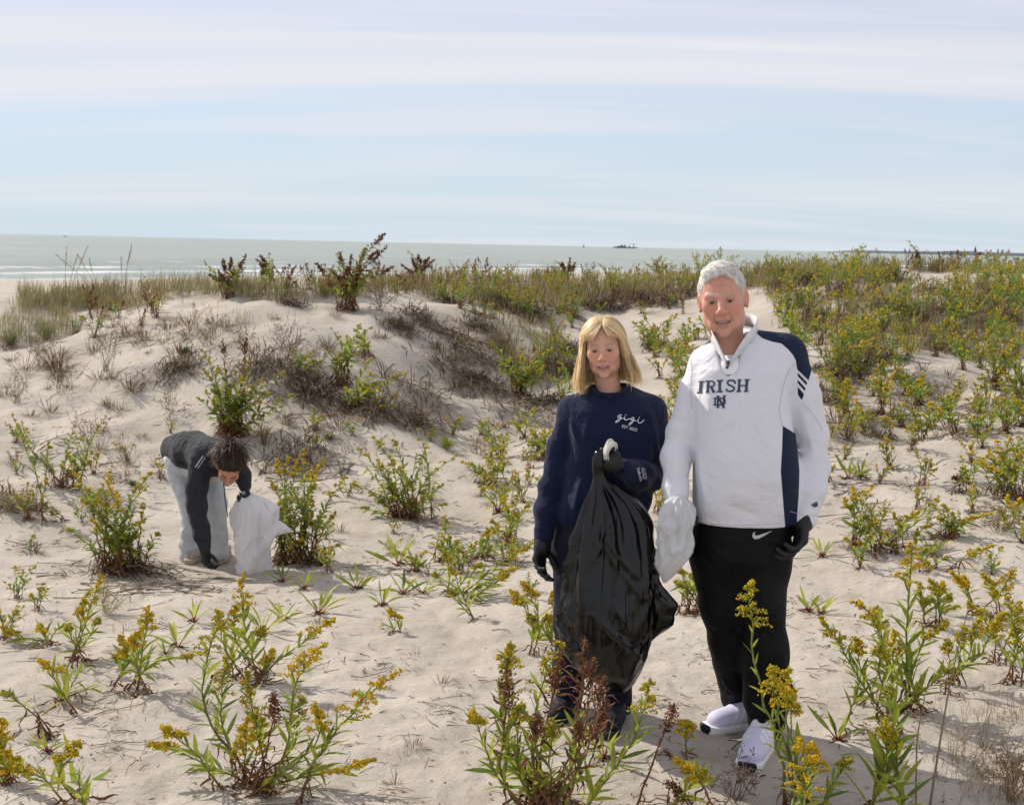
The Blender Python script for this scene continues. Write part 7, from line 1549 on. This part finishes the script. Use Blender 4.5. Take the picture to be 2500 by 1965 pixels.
# ---- small dry tufts of dead stems all over the dune
random.seed(99)
TUFT = []
for i in range(7):
    b_ = ((505, 830), (330, 960), (940, 830), (1150, 930), (120, 1010), (700, 1040), (2150, 960))[i]
    q = hit(*b_); w = (.20, .28, .22, .30, .26, .18, .24)[i]; mb = MB(); n = 46
    a = rng.uniform(0, 6.28, n); base = np.stack([np.cos(a), np.sin(a), 0 * a], 1) * rng.uniform(0, .25 * w, (n, 1)); d = np.stack([np.cos(a), np.sin(a), rng.uniform(.3, 2.2, n)], 1) + rng.normal(0, .3, (n, 3))
    V, Fc, C = leaves(base, d, w * rng.uniform(.4, 1.0, n), .006, rng.uniform(-.1, .5, n), np.concatenate([DEAD, STRAW[:2] * .7, BROWNS[:2]])[rng.integers(0, 8, n)] * rng.uniform(.8, 1.4, (n, 1)), 3); mb.addarr(V, Fc, C)
    rt_ = empty('dry_tuft', q, 'dry tuft of dead stems on the dune sand', 'grass', 'dry tufts on the dune'); tag(link('blades', mb.mesh('blades', DRY, False), rt_), kind='stuff'); TUFT.append(rt_)
def tufts(poly, n, label, group, smin=.5, smax=1.2):
    xs = [a for a, b in poly]; ys = [b for a, b in poly]; k_ = 0; tries = 0
    while k_ < n and tries < n * 30:
        tries += 1; a = random.uniform(min(xs), max(xs)); b = random.uniform(min(ys), max(ys))
        if not inpoly(a, b, poly): continue
        q = hit(a, b)
        if q is None: continue
        s = random.uniform(smin, smax); sz = 'small ' if s < .7 else 'broad ' if s > .95 else ''
        c = copy_tree(random.choice(TUFT)); c.location = Vector((q[0], q[1], float(ground(np.array(q[0]), np.array(q[1]))) - .01)); c.scale = (s * 1.2, s * 1.2, s); c.rotation_euler = (0, 0, random.uniform(0, 6.28)); c['label'] = sz + label; c['group'] = sz + group; k_ += 1
tufts([(620, 770), (960, 770), (1350, 960), (1300, 1060), (700, 1060)], 44, 'dry tuft on the shaded dune face', 'dry tufts on the shaded dune face')
tufts([(0, 800), (420, 760), (620, 800), (560, 900), (300, 960), (0, 1000)], 44, 'dry tuft on the sunlit dune flank', 'dry tufts on the sunlit dune flank')
tufts([(0, 1000), (420, 960), (400, 1200), (100, 1380), (0, 1380)], 26, 'dry tuft on the sand bank by the bending person', 'dry tufts on the sand bank', .35, .8)
tufts([(1980, 760), (2500, 880), (2500, 1080), (2000, 1080)], 40, 'dry tuft among goldenrods beyond the white sleeve', 'dry tufts among the goldenrods')
tufts([(620, 1080), (1320, 1080), (1320, 1420), (700, 1420)], 30, 'dry tuft on low sand at the dune foot', 'dry tufts at the dune foot', .25, .7)
tufts([(2000, 1080), (2500, 1080), (2500, 1420), (2050, 1420)], 24, 'dry tuft on the open sand past the black glove', 'dry tufts on the open sand', .2, .55)
tufts([(0, 1440), (1150, 1440), (1150, 1960), (0, 1960)], 26, 'dry tuft on scuffed sand among the foreground plants', 'dry tufts on scuffed sand', .12, .32)
tufts([(1560, 1400), (2500, 1440), (2500, 1960), (1700, 1800)], 20, 'dry tuft on sand round the white shoes', 'dry tufts round the shoes', .12, .32)
# ---- grasses (stuff)
def grass(poly, n, hmin, hmax, name, label, pal, width=.006, lean=.35, dens=None, wind=(.12, 0, 0)):
    xs = [a for a, b in poly]; ys = [b for a, b in poly]; B = []
    tries = 0
    while len(B) < n and tries < n * 40:
        tries += 1; a = random.uniform(min(xs), max(xs)); b = random.uniform(min(ys), max(ys))
        if not inpoly(a, b, poly) or any(inpoly(a, b, e_) for e_ in EXCL): continue
        q = hit(a, b)
        if q is not None: B.append(q)
    if not B: return
    B = np.array(B); rep = 26; k_ = len(B)
    ctr = np.repeat(B, rep, 0); m_ = len(ctr); rad = np.repeat(rng.uniform(.05, .22, k_), rep)
    a = rng.uniform(0, 6.28, m_); rr_ = rad * np.sqrt(rng.random(m_))
    base = ctr + np.stack([np.cos(a) * rr_, np.sin(a) * rr_, 0 * a], 1); base[:, 2] = ground(base[:, 0], base[:, 1]) - .01
    d = np.stack([np.cos(a) * lean * rng.random(m_), np.sin(a) * lean * rng.random(m_), np.ones(m_)], 1) + np.array(wind) + rng.normal(0, .13, (m_, 3))
    hs = np.repeat(rng.uniform(.6, 1, k_), rep); L = rng.uniform(hmin, hmax, m_) * hs
    C = pal[rng.integers(0, len(pal), m_)] * np.repeat(rng.uniform(.75, 1.2, (k_, 1)), rep, 0) * rng.uniform(.75, 1.2, (m_, 1))
    V, Fc, Cv = leaves(base, d, L, width * rng.uniform(.7, 1.2, m_), rng.uniform(.1, .55, m_), C, 3)
    mb = MB(); mb.addarr(V, Fc, Cv); o = link(name, mb.mesh(name, DRY, False))
    return tag(o, label, 'grass', None, 'stuff')
BG = np.concatenate([STRAW, STRAW[[0, 1, 2]], GREENS[[3]] * .9])
BG2 = np.concatenate([STRAW[[0, 1, 2, 3]], STRAW[[0, 1]], GREENS[[0, 1, 3]] * .8, BROWNS[[1, 3, 3]]])
grass([(20, 690), (420, 690), (700, 690), (700, 735), (420, 725), (330, 760), (60, 765)], 260, .25, .55, 'beach_grass', 'pale beach grass along the brow over the sea', BG, .006)
grass([(0, 770), (190, 775), (200, 820), (0, 860)], 40, .25, .5, 'beach_grass', 'beach grass tufts on the sand under the brow', BG, .006)
grass([(700, 690), (1080, 680), (1720, 672), (1720, 735), (1500, 740), (1300, 765), (1110, 745), (1000, 715), (700, 735)], 430, .22, .5, 'crest_grass', 'mixed grass and weeds covering the middle crest', BG2, .007)
grass([(1690, 665), (1840, 645), (2500, 650), (2500, 672), (2200, 668), (2170, 690), (1860, 705), (1690, 715)], 330, .22, .5, 'crest_grass', 'green and straw grass along the far crest', BG2, .008)
grass([(1880, 700), (2170, 700), (2500, 830), (2500, 900), (2250, 860), (2060, 900), (1900, 780)], 240, .18, .42, 'slope_grass', 'straw and green grass among the goldenrods on the slope', BG2, .007)
grass([(2280, 690), (2500, 700), (2500, 800), (2300, 770)], 90, .2, .42, 'slope_grass', 'straw grass in the hollow below the far crest', BG2, .008)
grass([(1180, 780), (1400, 790), (1400, 940), (1250, 960)], 60, .18, .4, 'slope_grass', 'dull green grass on the shaded dune flank', BG2, .006)
grass([(380, 780), (640, 770), (640, 830), (400, 850)], 16, .10, .24, 'sparse_grass', 'sparse straw blades on the bare dune top', STRAW, .004)
grass([(0, 1440), (420, 1440), (420, 1950), (0, 1950)], 14, .05, .14, 'sparse_grass', 'sparse short dry blades on scuffed sand', STRAW, .0022, .9)
grass([(2300, 1780), (2500, 1700), (2500, 1965), (2300, 1965)], 34, .06, .18, 'sparse_grass', 'dry reddish grass round the dead stalks', np.concatenate([STRAW[:2], BROWNS[[3]]]), .0022, .8)
# taller plumes of beach grass against the sea
for (b, tips) in (((165, 705), [(163, 603), (190, 620), (215, 600)]), ((305, 715), [(322, 596), (296, 627), (320, 610)]), ((245, 712), [(188, 618), (217, 630), (135, 620)])):
    q = hit(*b)
    if q is None: q = hit(b[0], b[1] + 40)
    rt_ = empty('beach_grass_plume', q, 'tall thin grass plumes standing against the sea', 'grass', 'grass plumes against the sea')
    for tp in tips:
        P = curve_pts(np.array([q, q * .5 + at(tp[0], tp[1], q[1]) * .5 + np.array((-.03, 0, .02)), at(tp[0], tp[1], q[1])]), 8) - q
        V, Fc = tube(P, np.linspace(.004, .0025, 8), 3); mb = MB(); mb.add(V, Fc, STRAW[1]); s_ = link('stem', mb.mesh('stem', DRY), rt_)
        p = P[-1] + (P[-3] - P[-1]) * rng.random((40, 1)) * 1.2 + rng.normal(0, .006, (40, 3)); V, Fc, C = florets(p, .007, np.tile(STRAW[0], (40, 1))); mb = MB(); mb.addarr(V, Fc, C); link('seed_head', mb.mesh('seed_head', DRY, False), s_)
# green tuft with a dry heart and blades, near the bushy goldenrod
def tuft(b, h, n, label, pal=STRAW, wind=(.1, 0, 0), w=.004):
    q = hit(*b, g=ground); L = h * q[1] / F; a = rng.uniform(0, 6.28, n)
    base = np.stack([np.cos(a), np.sin(a), 0 * a], 1) * rng.uniform(0, .04, (n, 1)); d = np.stack([np.cos(a) * .4, np.sin(a) * .4, np.ones(n)], 1) + rng.normal(0, .2, (n, 3)) + np.array(wind)
    V, Fc, C = leaves(base, d, L * rng.uniform(.5, 1.1, n), w, rng.uniform(.1, .8, n), pal[rng.integers(0, len(pal), n)] * rng.uniform(.7, 1.2, (n, 1)), 4)
    rt_ = empty('grass_tuft', q, label, 'grass'); mb = MB(); mb.addarr(V, Fc, C); tag(link('blades', mb.mesh('blades', DRY, False), rt_), kind='stuff')
tuft((262, 1500), 150, 70, 'dry grass tuft with a few long bent blades below the bushy goldenrod', wind=(.35, 0, 0), w=.0035)
tuft((20, 1250), 120, 90, 'dry grass tuft on the sand cut by the frame', wind=(.3, 0, 0))
tuft((112, 830), 90, 120, 'green beach grass tuft standing alone below the brow', np.concatenate([STRAW[2:], GREENS[[3]]]), w=.006)
tuft((25, 845), 90, 120, 'green beach grass tuft on the sand slope cut by the frame', np.concatenate([STRAW[2:], GREENS[[3]]]), w=.006)
tuft((448, 865), 36, 70, 'small blue green weed tuft on the sunlit dune', np.array([(.10, .15, .06), (.14, .18, .08)]), w=.012)
tuft((325, 1185), 26, 50, 'small green weed at the foot of the upright twigs', np.array([(.10, .15, .06), (.14, .18, .08)]), w=.01)
tuft((1090, 1095), 60, 26, 'narrow green leaf tuft at the dune foot', GREENS, w=.018)
tuft((805, 1075), 30, 50, 'small grey green weed beside the dune foot', np.array([(.10, .14, .07)]), w=.01)

# ---- plant litter and sticks on the sand
def litter(poly, n, lmin, lmax, rad, label, pal=DEAD, dmax=30):
    xs = [a for a, b in poly]; ys = [b for a, b in poly]; mb = MB(); cnt = 0
    cl = [(random.uniform(min(xs), max(xs)), random.uniform(min(ys), max(ys))) for _ in range(max(6, n // 26))]
    while cnt < n:
        if random.random() < .6:
            c_ = random.choice(cl); a = random.gauss(c_[0], 40); b = random.gauss(c_[1], 14)
        else: a = random.uniform(min(xs), max(xs)); b = random.uniform(min(ys), max(ys))
        cnt += 1
        if not inpoly(a, b, poly): continue
        q = hit(a, b)
        if q is None or q[1] > dmax: continue
        L = random.uniform(lmin, lmax) * (.4 + random.random() ** 3 * 1.4); az = random.gauss(.2, 1.3); dd = np.array((math.cos(az), math.sin(az), 0)); P = []
        k_ = 5; bend = random.gauss(0, .5)
        for j in range(k_):
            s = j / (k_ - 1) - .5; p = q + dd * L * s + np.array((-dd[1], dd[0], 0)) * bend * L * (s * s) ; P.append(p)
        P = np.array(P); P[:, 2] = ground(P[:, 0], P[:, 1]) + rad * .6 + np.abs(rng.normal(0, .003, k_))
        r_ = rad * random.uniform(.5, 1.3) * (q[1] / 5) ** .7
        V, Fc = tube(P, np.linspace(r_, r_ * .5, k_), 3, False); mb.add(V, Fc, pal[random.randrange(len(pal))] * random.uniform(.7, 1.3))
    o = link('plant_litter', mb.mesh('plant_litter', WOODY, False)); return tag(o, label, 'litter', None, 'stuff')
LIT = np.concatenate([DEAD, BROWNS[[0, 2]]])
litter([(0, 1400), (1250, 1330), (1250, 1965), (0, 1965)], 620, .03, .16, .0019, 'dead twigs and leaf bits strewn on the low sand', LIT)
litter([(1250, 1400), (2500, 1300), (2500, 1965), (1250, 1965)], 460, .03, .14, .0019, 'dead twigs and leaf bits round the standing people', LIT)
litter([(0, 1000), (1300, 1080), (1300, 1400), (0, 1420)], 520, .04, .20, .0020, 'dead stalks and debris at the dune foot', LIT)
litter([(1900, 1000), (2500, 1000), (2500, 1320), (1950, 1320)], 380, .05, .2, .0024, 'dead stalks on the sand slope beyond the glove', LIT)
litter([(0, 800), (1400, 760), (1350, 1080), (0, 1000)], 300, .05, .22, .0020, 'dead stalks and roots over the dune face', DEAD * 1.4)
litter([(230, 1380), (560, 1390), (560, 1450), (200, 1460)], 160, .1, .5, .0026, 'straw coloured dead grass stems flattened at the bushy goldenrod', np.concatenate([DEAD, STRAW[:2] * .7]))
litter([(650, 1120), (860, 1130), (900, 1240), (660, 1200)], 140, .1, .5, .0028, 'straw coloured dead grass stems flattened behind the thicket', np.concatenate([DEAD, STRAW[:2] * .7]))
# small dry leaf crumbs
cr = []
for k_ in range(1500):
    d_ = math.exp(random.uniform(math.log(3.9), math.log(13))); cr.append((random.uniform(-.42, .42) * d_, d_))
cr = np.array(cr); keep = fbm(cr[:, 0] / .8, cr[:, 1] / .8, 3, 60) > -.12; cr = cr[keep]
P = np.stack([cr[:, 0], cr[:, 1], ground(cr[:, 0], cr[:, 1]) + .004], 1); n = len(P)
V, Fc, C = leaves(P, np.stack([rng.normal(0, 1, n), rng.normal(0, 1, n), rng.uniform(-.1, .5, n)], 1), rng.uniform(.008, .03, n), rng.uniform(.004, .010, n), .2, LIT[rng.integers(0, len(LIT), n)], 2)
mb = MB(); mb.addarr(V, Fc, C); tag(link('leaf_crumbs', mb.mesh('leaf_crumbs', WOODY, False)), 'small dark dry leaf crumbs peppering the sand', 'litter', None, 'stuff')
